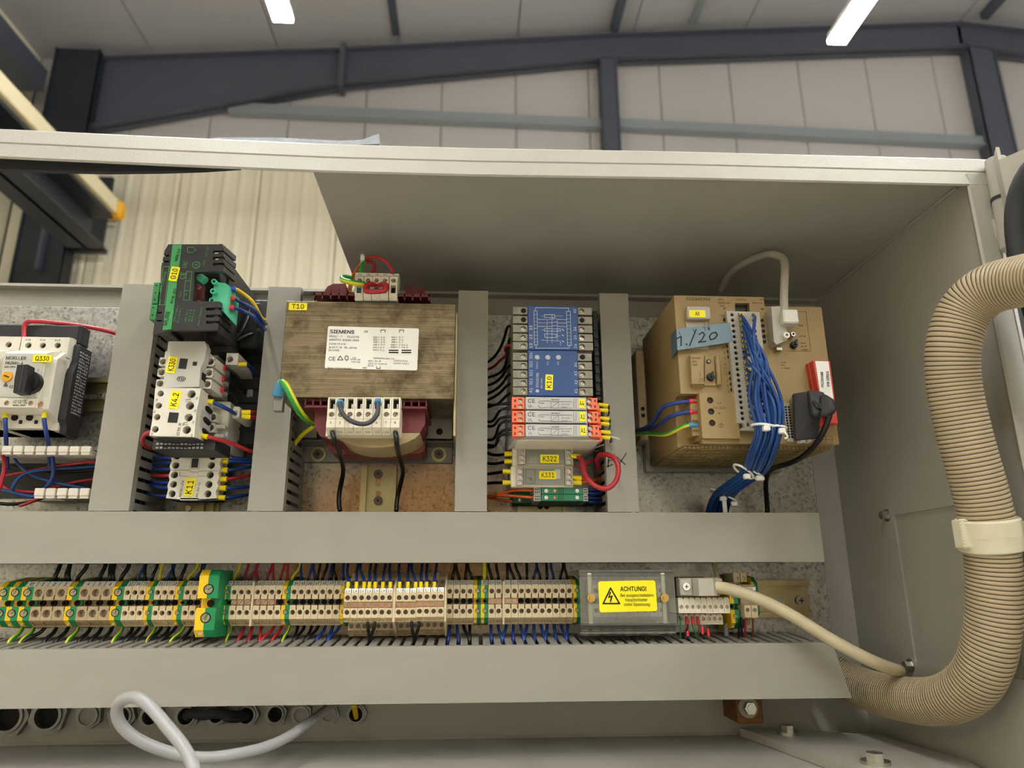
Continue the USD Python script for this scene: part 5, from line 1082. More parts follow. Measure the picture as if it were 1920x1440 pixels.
# rating plate
Xa, Xb, Za, Zb = rect(Yt, 612, 614, 784, 693)
pl_ = part(t, 'rating_plate', front(affinity.rotate(rrect(Xa, Xb, Za, Zb, .0014), -.6), Yt-.0006, Yt-.0001), 'white', label='white rating plate')
yl = Yt-.0006
c = at(618.5, 624.5, yl); part(pl_, 'lettering', text('SIEMENS', PX(yl, 7.2), c[0], c[2], yl, math.radians(-1), 'l', True, fit=PX(yl, 49)), 'ink')
part(pl_, 'lettering', lines(yl, [(s, px, py, h, wd, -1, 'l') for s, px, py, h, wd in (('SIDAC - T      9112193', 617, 632, 4, 60), ('4AM5742-8DD40-0FA0', 617, 638.5, 4.2, 60), ('1 kVA / 3 kVA', 617, 646, 3.8, 33), ('ta 40 C / B   50...60 Hz', 616.5, 652.5, 3.8, 56), ('EN 61558', 616, 658, 3.8, 21), ('CE', 616, 676, 8, 13), ('UL', 661, 675, 6, 8), ('c      us', 657, 675, 3.4, 20), ('CTB 130', 659, 680, 3, 17), ('Made in Czech Republic', 614, 691, 3, 48),
    ('PRI', 683, 623, 3, 7), ('550 V  4-8', 700, 633.5, 3, 23), ('525 V  3-8', 700, 638, 3, 23), ('500 V  2-8', 700, 642.5, 3, 23), ('480 V  2-5', 700, 647.5, 3, 23), ('460 V  4-6', 699, 652.5, 3, 23), ('440 V  3-6', 699, 657.5, 3, 23), ('415 V  3-7', 734, 633.5, 3, 23), ('400 V  3-6', 734, 638, 3, 23), ('380 V  2-7', 734, 642.5, 3, 23), ('230 V  1-5.4-8', 733, 647.5, 3, 34), ('208 V  1-7.2-8', 733, 652, 3, 34), ('SIEMENS DEV 10', 700, 673, 3, 42), ('230 V  32-33', 690, 678, 3, 26), ('115 V  31-32.33-34', 690, 683, 3, 38), ('1/QA10 / 5.4 A', 738, 677.5, 3, 28), ('1/HA10 / 10.8 A', 738, 682.5, 3, 30), ('SEC', 680, 691, 3, 8), ('31-34', 690, 687, 3, 11))]), 'ink_soft')
part(pl_, 'mark', cat(*[front(Polygon(pp(yl, (a, b), (c_, b), (c_, b+2), (a, b+2))), yl-.0003, yl) for a, b, c_ in ((729, 656, 747), (729, 660, 747), (753, 656, 771), (753, 660, 771))], *[stroke(pp(yl, *q), .0005, yl-.0003, yl) for q in (((714, 623), (714, 619), (722, 619), (722, 623)), ((749, 623), (749, 619), (757, 619), (757, 623)), ((706, 687), (706, 691), (713, 691), (713, 687)), ((633, 675), (638, 667.5), (643, 675), (633, 675)), ((650, 676), (653, 673), (653, 669), (650, 667), (647, 669), (647, 673), (650, 676)))]), 'ink')
sticker(t, 'T10', Yt, 559, 575, 37, 16)
# eight-way terminal block
Y8 = .590
t8 = thing('terminal_strip', 'cream eight-way terminal strip numbered 1 to 8 on the front of the transformer', 'terminal strip', at(682, 818, .61))
pitch = 17.1
part(t8, 'back', box(at(613, 780, Y8+.012)[0], at(752, 780, Y8+.012)[0], Y8+.012, .615, at(680, 817, Y8+.01)[2], at(680, 746, Y8+.012)[2]), 'cream')
for i in range(8):
    px = 614+i*pitch; Xa, Xb, Za, Zb = rect(Y8, px, 745, px+pitch-.6, 792)
    zs = at(px, 769, Y8)[2]; zh = at(px, 777, Y8)[2]; xm = (Xa+Xb)/2
    face = sbox(Xa, Za, Xb, Zb).difference(sbox(xm-.0024, at(px, 766.5, Y8)[2], xm+.0024, at(px, 747, Y8)[2])).difference(Point(xm, zh).buffer(.0023, quad_segs=5))
    zl_ = at(px, 817, Y8+.009)[2]
    b = part(t8, 'clamp', cat(front(face, Y8, Y8+.008), side([(Y8, Za+.0006), (Y8-.001, Za), (Y8-.001, Za-.0045), (Y8+.006, zl_), (Y8+.012, zl_), (Y8+.012, Za)], Xa, Xb), box(Xa, Xb, Y8-.0004, Y8+.001, at(px, 785, Y8)[2], at(px, 783.5, Y8)[2])), 'cream')
    part(b, 'screw', slotted(xm, zh, .0022, Y8+.003, Y8+.006, random.uniform(0, 1.4)), 'screw_steel')
    part(b, 'socket', box(xm-.0024, xm+.0024, Y8+.006, Y8+.0079, at(px, 766.5, Y8)[2], at(px, 747, Y8)[2]), 'hole')
    part(b, 'contact', box(xm+.0004, xm+.0016, Y8+.003, Y8+.007, at(px, 766, Y8)[2], at(px, 756, Y8)[2]), 'steel')
    if i not in (3, 4): part(b, 'lettering', text(str(i+1), PX(Y8, 4.6), xm, at(px, 792.5, Y8)[2], Y8-.0010, anchor='m'), 'ink')
    if i not in (0, 7): part(b, 'wire_window', box(xm-.0022, xm+.0022, Y8+.0025, Y8+.005, at(px, 811, Y8+.003)[2], at(px, 807, Y8+.003)[2]), 'beige_dark')
wire('jumper_wire', 'grey jumper wire looping between terminals 2 and 6 of the transformer', wp((638, 752, Y8+.004), (638, 762, Y8-.006), (645, 779, Y8-.012), (662, 791, Y8-.014), (680, 795, Y8-.014), (696, 790, Y8-.013), (707, 776, Y8-.011), (709, 762, Y8-.006), (708, 750, Y8+.004)), .0020, 'dark_print', category='wire', ferrules=[('sleeve_blue', 0, .008, .0032), ('sleeve_blue', 1, .008, .0032)], n=60)
wire('wire', 'black wire hanging from terminal 1 of the transformer', wp((623, 809, Y8+.004), (626, 822, Y8-.002), (634, 842, .62), (642, 868, .66), (643, 890, .68), (637, 920, .69), (638, 958, .69)), .0022, 'wire_black', n=60)
wire('wire', 'black wire hanging from the rightmost terminal of the transformer', wp((741, 810, Y8+.004), (743, 822, Y8-.002), (746, 845, .62), (754, 875, .66), (755, 890, .675), (748, 920, .69), (743, 958, .69)), .0022, 'wire_black', n=60)
t = thing('earth_lead', 'green-yellow lead with a blue sleeve looping from the left edge of the transformer core', 'wire', at(530, 720, Yt-.008))
v, f = tube(wp((519, 735, Yt-.002), (524, 722, Yt-.006), (531, 718, Yt-.012), (541, 733, Yt-.014), (553, 757, Yt-.010), (568, 780, .61), (588, 793, .635)), .0030, 12, 60)
i_ = part(t, 'insulation', (v, f), 'wire_earth', smooth=True)
UsdGeom.PrimvarsAPI(UsdGeom.Mesh.Get(stage, i_)).CreatePrimvar('stripe', Sdf.ValueTypeNames.FloatArray, 'vertex').Set([float(x) for x in np.resize((np.arange(12)/12+.3) % 1, len(v))])
part(t, 'sleeve', tube(wp((521, 741, Yt-.003), (524, 729, Yt-.006), (530, 717, Yt-.010)), [.0052, .0050, .0040], 14, 12), 'sleeve_blue', smooth=True)
part(t, 'lug', box(at(515, 742, Yt)[0], at(533, 742, Yt)[0], Yt-.003, Yt+.004, at(525, 772, Yt)[2], at(525, 735, Yt)[2], .0005), 'gland_grey')
wire('wire', 'green earth wire running from the bobbin into the duct left of the transformer', wp((588, 799, .65), (575, 808, .66), (560, 822, .67), (545, 845, .685), (534, 860, .695)), .0023, 'wire_earth', n=30)
# five-way terminal block on top
Y5 = .600
t5 = thing('terminal_strip', 'cream five-way terminal strip on top of the transformer with red jumper', 'terminal strip', at(705, 565, .61))
part(t5, 'back', box(at(666, 530, Y5+.014)[0], at(748, 530, Y5+.014)[0], Y5+.012, .625, at(700, 562, Y5+.012)[2], at(700, 512, Y5+.012)[2]), 'cream')
for i in range(5):
    px = (666, 682, 698, 713.5, 730)[i]; Xa, Xb, Za, Zb = rect(Y5, px, 519, px+15, 552); xm = (Xa+Xb)/2; zh = at(px, 525.5, Y5)[2]
    face = sbox(Xa, Za, Xb, Zb).difference(sbox(xm-.0022, Za+.0012, xm+.0022, at(px, 535, Y5)[2])).difference(Point(xm, zh).buffer(.0022, quad_segs=5))
    b = part(t5, 'clamp', cat(front(face, Y5, Y5+.008), side([(Y5, Zb), (Y5+.005, Zb+.0032), (Y5+.012, Zb+.0032), (Y5+.012, Zb)], Xa, Xb), side([(Y5, Za), (Y5+.004, Za-.0045), (Y5+.012, Za-.0045), (Y5+.012, Za)], Xa, Xb)), 'cream')
    part(b, 'screw', slotted(xm, zh, .0021, Y5+.003, Y5+.006, random.uniform(0, 1.4)), 'screw_steel')
    part(b, 'socket', box(xm-.0022, xm+.0022, Y5+.006, Y5+.0079, Za+.0012, at(px, 535, Y5)[2]), 'sleeve_blue' if i < 4 else 'hole')
    b_ = at(px, 515.5, Y5+.003); part(b, 'lettering', text(('PE', '34', '33', '32', '31')[i], PX(Y5, 3.2), xm, b_[2], Y5+.0022, anchor='m', fit=PX(Y5, 7)), 'ink_soft')
wire('jumper_wire', 'red jumper wire across the five-way strip on top of the transformer', wp((701, 534, Y5+.004), (695, 533, Y5-.006), (686, 537, Y5-.010), (685, 544, Y5-.011), (697, 547, Y5-.012), (714, 546, Y5-.012), (723, 543, Y5-.011), (724, 535, Y5-.010), (716, 533, Y5-.006), (712, 536, Y5+.004)), .0023, 'wire_red', n=60)
zt_ = thing('cable_tie', 'small white cable tie standing above the five-way strip', 'cable tie', at(680, 486, Y5+.02)); part(zt_, 'strap', tube(wp((678, 497, Y5+.02), (680, 488, Y5+.018), (679, 478, Y5+.018)), .0018, 8, 10), 'zip_white', smooth=True); part(zt_, 'head', box(at(677, 480, Y5+.018)[0], at(685, 480, Y5+.018)[0], Y5+.014, Y5+.020, at(680, 491, Y5+.018)[2], at(680, 482, Y5+.018)[2], .0006), 'zip_white')
for lab, c_, r, pts in (
   ('red wire arching from the cable tie to the right end of the five-way strip', RD, .0017, ((683, 488, .62), (700, 482, .615), (718, 487, .612), (731, 499, .610), (736, 513, .612))),
   ('shorter red wire from the cable tie into the five-way strip', RD, .0017, ((684, 490, .622), (697, 492, .62), (702, 497, .618), (697, 513, .614))),
   ('green-yellow wire from the cable tie into the five-way strip', E_, .0020, ((684, 490, .62), (678, 500, .615), (677, 513, .614))),
   ('orange wire passing down behind the green-yellow loop', 'wire_orange', .0012, ((683, 488, .622), (672, 500, .62), (660, 520, .618), (654, 545, .62))),
   ('beige wire passing down behind the green-yellow loop', 'cable_beige', .0012, ((682, 489, .624), (673, 503, .622), (663, 523, .62), (657, 548, .622))),
   ('green-yellow loop at the left of the five-way strip', E_, .0026, ((683, 533, Y5-.004), (668, 531, Y5-.008), (652, 528, Y5-.006), (642, 524, Y5+.000), (645, 520, Y5+.008), (660, 524, Y5+.012)))):
    wire('wire', lab, wp(*pts), r, c_, n=50)
# vertical mounting rail below the transformer
t = thing('din_rail', 'vertical zinc rail with two pan-head screws below the transformer', 'mounting rail', at(708, 958, YP))
xa, xm, xb = at(676, 915, YP-.0075)[0], at(709, 915, YP)[0], at(742, 915, YP-.0075)[0]
za, zb = zu0+.03, at(705, 876, YP)[2]
prof = [(YP-.0075, xa), (YP-.0075, xa+.0055), (YP-.001, xa+.0055), (YP-.001, xb-.0055), (YP-.0075, xb-.0055), (YP-.0075, xb), (YP-.0065, xb), (YP-.0065, xb-.0045), (YP, xb-.0045), (YP, xa+.0045), (YP-.0065, xa+.0045), (YP-.0065, xa)]
part(t, 'rail', plan([(b, a) for a, b in prof], za, zb), 'zinc_rail')
for py, sy_ in ((889, 900), (939, 933)):
    c = at(709, sy_, YP-.001); part(t, 'slot', front(rrect(c[0]-.0026, c[0]+.0026, c[2]-.007, c[2]+.007, .0025), YP-.0014, YP-.001), 'galvanised')
    c = at(709, py, YP-.003); s_ = part(t, 'screw', cat(disc(c[0], c[2], .0044, YP-.004, YP-.001), disc(c[0], c[2], .003, YP-.005, YP-.004)), 'screw_dark'); part(s_, 'recess', disc(c[0], c[2], .0012, YP-.0053, YP-.005), 'ink')
# ---------------------------------------------------------------- safety relay column
Yr = .603
t = thing('safety_relay', 'blue safety relay with white circuit print, clear terminal strips and K10 label', 'relay', at(1037, 745, YP-.01))
for k, (ya, yb2) in enumerate(((574, 656.5), (657.5, 743))):
    dx = .001 if k else 0
    Xa, Xb, Za, Zb = rect(Yr, 990, ya, 1084, yb2)
    part(t, 'face_panel', box(Xa, Xb, Yr-.0008, Yr+.004, Za, Zb, .0005), 'relay_blue')
    Xl, Xr, _, _ = rect(Yr, 962, ya, 1111, yb2)
    part(t, 'housing', box(Xl, Xr, Yr+.006, YP-.008, Za, Zb, .0008), 'relay_grey')
    ph = 16.6
    for sd in (0, 1):
        pys = ((583, 600, 616.5, 633, 649), (669, 685.5, 702, 718, 734))[k]
        xs0, xs1 = ((Xl, Xa-.0003), (Xb+.0003, Xr))[sd]
        for j, py in enumerate(pys):
            px = (981.5, 1091)[sd]+(j*.25+k*1.2 if sd else 0); X, Z, R = pole(px, py-(.5 if not sd else -.5), Yr+.001, 5.4); hgt = PX(Yr, 8.0)
            b = part(t, 'terminal_cell', holeplate(sbox(xs0, Z-hgt, xs1, Z+hgt), [(X, Z, R)], Yr+.001, Yr+.007), 'relay_grey')
            empty = (sd == 0 and k == 0 and j < 2) or (sd == 1 and ((k == 0 and j == 1) or (k == 1 and j == 0)))
            if empty: part(b, 'plug_hole', front(affinity.rotate(sbox(X-R*.75, Z-R*.75, X+R*.75, Z+R*.75), 45), Yr+.0005, Yr+.002), 'hole')
            else: part(b, 'screw', slotted(X, Z, R*.92, Yr+.0035, Yr+.006, random.uniform(.2, 1.2)), 'steel')
lt = []
for s, py in (('33', 615), ('23', 631.5), ('13', 648), ('S24', 667), ('S23', 683), ('S12', 699.5), ('S11', 715.5), ('A1', 732)): lt.append((s, 995.5, py, 6, 10 if len(s) == 2 else 13, 88, 'm'))
for s, py in (('A2', 583.5), ('34', 617), ('24', 632.5), ('14', 649), ('X4', 684), ('X3', 700.5), ('X2', 717), ('X1', 733.5)): lt.append((s, 1077.5+(py-583)*.018, py, 6, 9, 88, 'm'))
lt += [('SCHLEICHER', 1007.5, 713, 5, 31, 88, 'm'), ('SNT 1003', 1015.5, 719, 3.2, 21, 88, 'm'), ('SUPPLY', 1007, 685, 3.6, 15, 88, 'm'), ('K2', 1027, 681, 3.6, 7, 88, 'm'), ('K3', 1046.5, 681, 3.6, 7, 88, 'm')]
part(t, 'lettering', lines(Yr-.0008, lt), 'relay_print')
yl = Yr-.0008
S = lambda w_, *q: stroke(pp(yl, *q), PX(yl, w_), yl-.0003, yl)
dg = [S(.9, (1003, 583), (1004, 577), (1066, 578), (1066, 584)), S(.9, (1005, 647), (1005, 653), (1067, 653), (1068, 647)), S(.8, (1001, 583), (1007, 583), (1008, 647), (1002, 647), (1001, 583)), S(.8, (1062, 584), (1069, 584), (1071, 648), (1064, 648), (1062, 584))]
for q in (590, 596.5, 603, 609.5, 616, 622.5, 629, 635.5, 641.5): dg += [S(.5, (1001, q), (1008, q)), S(.5, (1063, q+1), (1070, q+1))]
for q in (599, 605.5, 612): dg += [S(.8, (1008, q), (1025, q), (1026, q+1.5)), S(.8, (1028, q), (1044, q-1.5)), S(.8, (1046, q), (1062, q+.5))]
dg += [S(.9, (1021, 590), (1040, 590), (1040, 595.5), (1021, 595.5), (1021, 590)), S(.7, (1015, 592.5), (1021, 592.5)), S(.7, (1040, 592.5), (1055, 592.5)), S(.7, (1026, 600), (1026, 643)), S(.7, (1035, 590), (1035, 643)), S(.7, (1045, 598), (1045, 640)),
       S(.9, (1021, 616), (1051, 617), (1051, 621), (1021, 621), (1021, 616)), S(.9, (1021, 626), (1043, 627), (1043, 633), (1022, 633), (1021, 626)), S(.7, (1016, 619), (1021, 619)), S(.7, (1015, 638), (1043, 639), (1051, 640), (1051, 648)), S(.7, (1043, 630), (1050, 630)), S(1.6, (1054, 617), (1057, 620)), S(1.6, (1054, 628), (1057, 630)), S(1.6, (1054, 639), (1057, 641))]
part(t, 'circuit_diagram', cat(*dg), 'relay_print', label='white printed circuit diagram')
for px in (1007, 1027, 1047): x, z, r = pole(px, 670.5, yl, 5.5); d_ = part(t, 'indicator_lamp', disc(x, z, r, yl-.0006, yl), 'light_print'); part(d_, 'lens', disc(x, z, r*.72, yl-.0012, yl-.0006), 'module_grey')
sticker(t, 'K10', yl, 1029.5, 717, 33, 15.5, 87)
c = at(1007.5, 733, yl); part(t, 'logo', cat(ring(c[0], c[2], PX(yl, 1.6), PX(yl, 3.4), yl-.0003, yl), box(c[0]-.0004, c[0]+.0004, yl-.0003, yl, c[2]-.0012, c[2]+.0012)), 'relay_print')
# side vents of the housing
for k in range(12):
    z = at(1112, 580+k*13, Yr+.01)[2]; part(t, 'vent_rib', box(Xr, Xr+.0008, Yr+.012, YP-.02, z-.0012, z+.0012), 'black_soft')
# three slim converters
for i, (ya, yb2, s, dx) in enumerate(((745, 768, 'A4', 0), (770.5, 793, 'A2', 1.4), (796, 819, 'A1', 2.6))):
    Ys = .602
    t = thing('signal_converter', f'slim grey signal converter with orange terminals, {("topmost", "middle", "lowest")[i]} of three, labelled {s}', 'signal converter', at(1040, 820, YP-.01), 'slim signal converters')
    Xa, Xb, Za, Zb = rect(Ys, 960+dx*.3, ya, 1120+dx*1.2, yb2)
    xl, xr = at(984, ya, Ys)[0], at(1100+dx, ya, Ys)[0]
    part(t, 'front_panel', box(xl+.0004, xr-.0004, Ys-.001, Ys+.004, Za, Zb, .0006), 'module_grey')
    part(t, 'body', cat(plan([(xl-.008, Ys+.02), (xl, Ys+.003), (xr, Ys+.003), (xr+.012, Ys+.02), (xr+.016, Ys+.06), (xr+.016, YP-.008), (xl-.012, YP-.008), (xl-.012, Ys+.06)], Za, Zb)), 'module_grey')
    for sd in (0, 1):
        a, b = ((Xa, xl-.0004), (xr+.0012, Xb))[sd]; hs = []
        for py in (ya+6.5, yb2-6): X, Z, R = pole((975.5, 1105+dx)[sd], py, Ys, 4.8); hs.append((X, Z, R))
        p_ = part(t, 'terminal', cat(holeplate(sbox(a, Za+.0003, b, Zb-.0003), hs, Ys-.0004, Ys+.004), box(a, b, Ys+.004, Ys+.012, Za+.0003, Zb-.0003)), 'orange')
        for X, Z, R in hs:
            part(p_, 'screw', slotted(X, Z, R*.9, Ys+.002, Ys+.0038, random.uniform(.3, 1.4)), 'steel')
            xx = X+(-.0046 if sd == 0 else .0050); part(p_, 'slot', box(xx-.0008, xx+.0008, Ys-.0005, Ys, Z-.0012, Z+.0010), 'red_plastic')
    if True:
        e0 = at(1121+dx, ya+16, Ys+.012)
        part(t, 'rear_terminal', cat(box(Xb-.001, Xb+.0035, Ys+.008, Ys+.024, Za+.001, Zb-.003, .0005), box(Xb+.003, Xb+.0065, Ys+.02, Ys+.034, Za, Zb-.005, .0005)), 'orange')
    tx_ = [('CE', 990, ya+10, 8, 14, 0, 'l'), ('UL', 991, ya+18.5, 5, 8, 0, 'l'), ('4..20 mA', 1011, ya+12, 2.6, 10, 0, 'l'), ('24 V DC', 1053, ya+14, 2.4, 16, 0, 'l'), ('0..10 V', 1053, ya+19, 2.4, 12, 0, 'l'), ('WAVE ANALOG', 1034, ya+5.5, 2.6, 16, 0, 'l')]
    part(t, 'lettering', lines(Ys-.001, tx_), 'ink_soft')
    part(t, 'mark', cat(*[stroke(pp(Ys-.001, *q), PX(Ys, .6), Ys-.0013, Ys-.001) for q in (((1033, ya+8), (1047, ya+8), (1047, ya+20), (1033, ya+20), (1033, ya+8)), ((1034, ya+19), (1046, ya+9)), ((1009, ya+10), (1012, ya+7), (1032, ya+7)), ((1009, ya+15), (1012, ya+19), (1032, ya+19)), ((1048, ya+8), (1072, ya+8)), ((1048, ya+20), (1072, ya+20)), ((1076, ya+2), (1076, yb2-2)), ((1080, ya+2), (1080, yb2-2)))]), 'ink_soft')
    sticker(t, s, Ys-.001, 1090.5+dx, (ya+yb2)/2, 11.5, 19, 0, k=.5, fitk=.8)
    if i == 2:
        Za2 = Za
        part(t, 'side_wall', box(xl-.006, xr+.012, Ys+.012, YP-.01, Za-.0012, Za, .0003), 'cream')
    for sd in (1,):
        for j, py in enumerate((ya+14.5, ya+24.5)):
            x_ = 1128+dx*1.5
            wire('wire', f'{("black", "black", "green", "green", "white", "black")[2*i+j]} wire with a yellow sleeve at the right of the {s} converter, {("upper", "lower")[j]} one', wp((x_-4, py-1, Ys+.022), (x_+10, py+.5, Ys+.024), (x_+13, py+8, Ys+.04), (x_+6, py+16, Ys+.07)), .0011, ('wire_black', 'wire_black', 'wire_green', 'wire_green', 'wire_white', 'wire_black')[2*i+j], ferrules=[('ferrule_yellow', 0, .008, .0019)])
wire('wire', 'thin white wire sticking out to the right under the A1 converter', wp((1140, 815, .63), (1150, 820, .63), (1161, 824, .632), (1150, 829, .64), (1120, 838, .66), (1106, 845, .67), (1110, 847, .68), (1128, 842, .69)), .0008, 'wire_white', n=50)
# K322 / K331
for i, (xa, xb, ya, yb2, s, wr) in enumerate(((963, 1074, 841, 871, 'K322', 0), (960, 1074, 875, 910, 'K331', 1))):
    Ys = .655
    t = thing('relay_module', f'beige relay module with clear lid and {s} label', 'relay', at(1018, yb2, YP-.01), 'relay modules with clear lids')
    Xa, Xb, Za, Zb = rect(Ys, xa, ya, xb, yb2)
    part(t, 'body', cat(box(Xa-.001, Xb+.001, Ys+.004, YP-.008, Za-.0012, Zb+.001, .0008)), 'cream')
    xl, xr = at(xa+21+(-1 if i else 1), ya, Ys)[0], at(xb-15, ya, Ys)[0]
    for sd in (0, 1):
        a, b = ((Xa+.004, xl), (xr, Xb))[sd]; hs = []
        for q in (.22, .53, .84):
            X, Z, R = pole((xa+15, xb-7)[sd], ya+(yb2-ya)*q, Ys, 4.6); hs.append((X, Z, R))
        p_ = part(t, 'terminal', holeplate(sbox(a, Za, b, Zb), hs, Ys, Ys+.005), 'plc_grey')
        for X, Z, R in hs: part(p_, 'screw', slotted(X, Z, R*.93, Ys+.0018, Ys+.0045, random.uniform(.4, 1.2)), 'steel')
    part(t, 'relay', box(xl+.001, xr-.001, Ys+.003, Ys+.008, Za+.001, Zb-.001), 'light_print')
    part(t, 'clear_lid', box(xl+.0004, xr-.0004, Ys-.0006, Ys+.0004, Za+.0004, Zb-.0004, .0003), 'clear_plastic')
    part(t, 'coil_tag', box(at(xa+29, ya, Ys)[0], at(xa+44, ya, Ys)[0], Ys+.0022, Ys+.003, Za+.001, Za+(Zb-Za)*.45), 'module_grey') if i == 0 else part(t, 'coil_tag', box(at(xb-35, ya, Ys)[0], at(xb-24, ya, Ys)[0], Ys-.001, Ys-.0006, Za+(Zb-Za)*.35, Zb-.0025), 'module_grey')
    sticker(t, s, Ys-.0008, (1030.5, 1027)[i], (860.5, 891)[i], (37, 34)[i], (17, 16)[i], 0, k=.58)
    if i: part(t, 'mark', cat(*[stroke(pp(Ys-.0006, *q), PX(Ys, .6), Ys-.0009, Ys-.0006) for q in (((986, 880), (1003, 880), (1003, 906), (986, 906), (986, 880)), ((990, 898), (1000, 898)), ((995, 893), (995, 904)), ((991, 895), (999, 902)))]), 'ink_soft')
    for j, (px, py, c_) in enumerate((((962, 851, K), (962, 865, K)), ((959, 884, K), (959, 905, K)))[i]):
        wire('wire', f'{wname(c_)} wire with a yellow sleeve left of the {s} relay module, {("upper", "lower")[j]} one', wp((px+1, py, Ys+.008), (px-9, py, Ys+.009), (px-24, py+(2, 3, 2, 0)[2*i+j], .675), (px-52, py+(-4, 2, 5, 2)[2*i+j], .69)), .0015, c_, ferrules=[('ferrule_yellow', 0, .0085, .0024)])
for lab, c_, r, fm, pts in (('red wire forming a large ring in front of the duct with the pencilled mark', RD, .0024, 'ferrule_yellow', ((1074, 855, .655), (1083, 856, .652), (1092, 866, .645), (1094, 880, .640), (1102, 898, .634), (1118, 912, .630), (1137, 916, .628), (1152, 906, .627), (1159, 888, .627), (1157, 868, .628), (1146, 855, .632), (1130, 852, .640), (1121, 858, .650), (1120, 868, .660), (1128, 880, .68))),
    ('thin red wire behind the large red ring', RD, .0013, None, ((1080, 872, .66), (1090, 875, .658), (1102, 868, .66), (1115, 862, .67), (1128, 858, .69))),
    ('upper orange wire right of the K331 relay module', 'wire_orange', .0013, 'ferrule_yellow', ((1074, 895, .658), (1084, 896, .658), (1105, 899, .665), (1128, 896, .68), (1145, 892, .70))),
    ('lower orange wire right of the K331 relay module', 'wire_orange', .0013, 'ferrule_yellow', ((1074, 905, .658), (1084, 905, .658), (1105, 902, .665), (1128, 900, .68), (1145, 898, .70)))):
    wire('wire', lab, wp(*pts), r, c_, ferrules=[(fm, 0, .008, .0024)] if fm else (), n=70)
# green modules
for i, (ya, yb2) in enumerate(((914.5, 926.5), (927, 939.5))):
    Ys = .662
    t = thing('fuse_terminal', f'{("upper", "lower")[i]} green terminal module with two white screws below the K331 relay', 'terminal block', at(1050, yb2, YP-.01), 'green terminal modules')
    Xa, Xb, Za, Zb = rect(Ys, 1015, ya, 1093, yb2); xg0, xg1 = at(1001, ya, Ys)[0], at(1103, ya, Ys)[0]
    part(t, 'body', box(Xa, Xb, Ys, YP-.008, Za, Zb, .0004), 'phoenix_green')
    for k, (a, b) in enumerate(((xg0, Xa-.0003), (Xb+.0003, xg1))):
        g_ = part(t, 'end_piece', box(a, b, Ys+.001, YP-.02, Za, Zb, .0004), 'module_grey'); part(g_, 'print', cat(*[box(a+.0010+j*.0017, a+.0022+j*.0017, Ys+.0007, Ys+.001, Za+.0012+q*.0024, Za+.0026+q*.0024) for j in range(3 if k == 0 else 2) for q in range(2)]), 'ink_soft')
    for px in (1024, 1082): x, z, r = pole(px, (ya+yb2)/2, Ys, 3.8); part(t, 'screw', slotted(x, z, r, Ys-.0012, Ys, .8), 'white')
    x, z, r = pole(1040, (ya+yb2)/2, Ys, 2.8); part(t, 'indicator_lamp', disc(x, z, r, Ys-.0008, Ys, 12), 'copper')
    part(t, 'rib', cat(*[box(at(px, ya, Ys)[0], at(px+2, ya, Ys)[0], Ys-.0004, Ys, Za, Zb) for px in (1047, 1051, 1055)]), 'green_dark')
t = thing('fuse_terminal', 'dark green module set back behind the two green terminal modules', 'terminal block', at(1030, 946, YP-.01))
Xa, Xb, Za, Zb = rect(.685, 962, 918, 1118, 944); part(t, 'body', box(Xa, Xb, .685, YP-.008, Za, Zb, .0006), 'green_dark')
for px, py in ((974, 938), (996, 925), (997, 936)): x, z, r = pole(px, py, .685, 3); part(t, 'screw', slotted(x, z, r, .684, .6852, .6), 'steel')
for k, pts in enumerate((((1002, 920, .668), (985, 919, .668), (960, 920, .672), (935, 926, .68), (908, 934, .695)), ((1002, 933, .668), (985, 932, .668), (960, 930, .672), (935, 929, .68), (908, 932, .695)), ((962, 940, .688), (948, 939, .686), (932, 936, .688), (908, 932, .696)))):
    wire('wire', f'orange-brown wire left of the green modules, {ORD[k]} from the top', wp(*pts), .0015, 'wire_orange', 'orange-brown wires of the green modules')
for k, py in enumerate((918, 925, 934, 941)):
    wire('wire', f'dark blue wire leaving the green modules to the right, {ORD[k]} from the top', wp((1102, py, .672), (1114, py+.5, .672), (1126, py+2, .68), (1142, py+4, .70)), .0015, 'wire_blue')
t = thing('din_rail', 'dark rail end below the green modules', 'mounting rail', at(1030, 955, YP)); Xa, Xb, Za, Zb = rect(YP-.004, 970, 945, 1060, 965); part(t, 'rail', cat(box(Xa, Xb, YP-.004, YP-.001, Za, Zb), box(Xa, Xa+.003, YP-.0075, YP-.003, Za, Zb), box(Xb-.003, Xb, YP-.0075, YP-.003, Za, Zb)), 'zinc_rail')
for px in (1013, 1025): x, z, r = pole(px, 950, YP-.004, 5); part(t, 'hole', disc(x, z, r, YP-.0044, YP-.004), 'hole')
# black wires between duct and relay column
for k, (pts, c_) in enumerate(((((962, 616, .64), (953, 612, .645), (948, 625, .655), (940, 648, .67), (930, 665, .68), (908, 682, .70)), K), (((962, 650, .64), (952, 648, .642), (947, 655, .65), (950, 664, .66), (940, 674, .67), (925, 688, .69), (908, 694, .70)), RD), (((962, 634, .64), (955, 638, .645), (952, 660, .655), (945, 690, .67), (925, 705, .69), (908, 710, .70)), K), (((962, 685, .64), (953, 688, .645), (945, 700, .66), (930, 716, .68), (908, 722, .70)), K), (((962, 702, .64), (953, 704, .645), (945, 715, .66), (930, 730, .68), (908, 740, .70)), K), (((962, 718, .64), (953, 722, .645), (942, 732, .665), (925, 745, .69), (908, 752, .70)), K), (((962, 735, .64), (950, 742, .65), (935, 756, .68), (908, 764, .70)), K))):
    wire('wire', f'{wname(c_)} wire left of the blue safety relay, {ORD[k]} from the top', wp(*pts), .0014, c_, n=40)
    if k != 1: pass
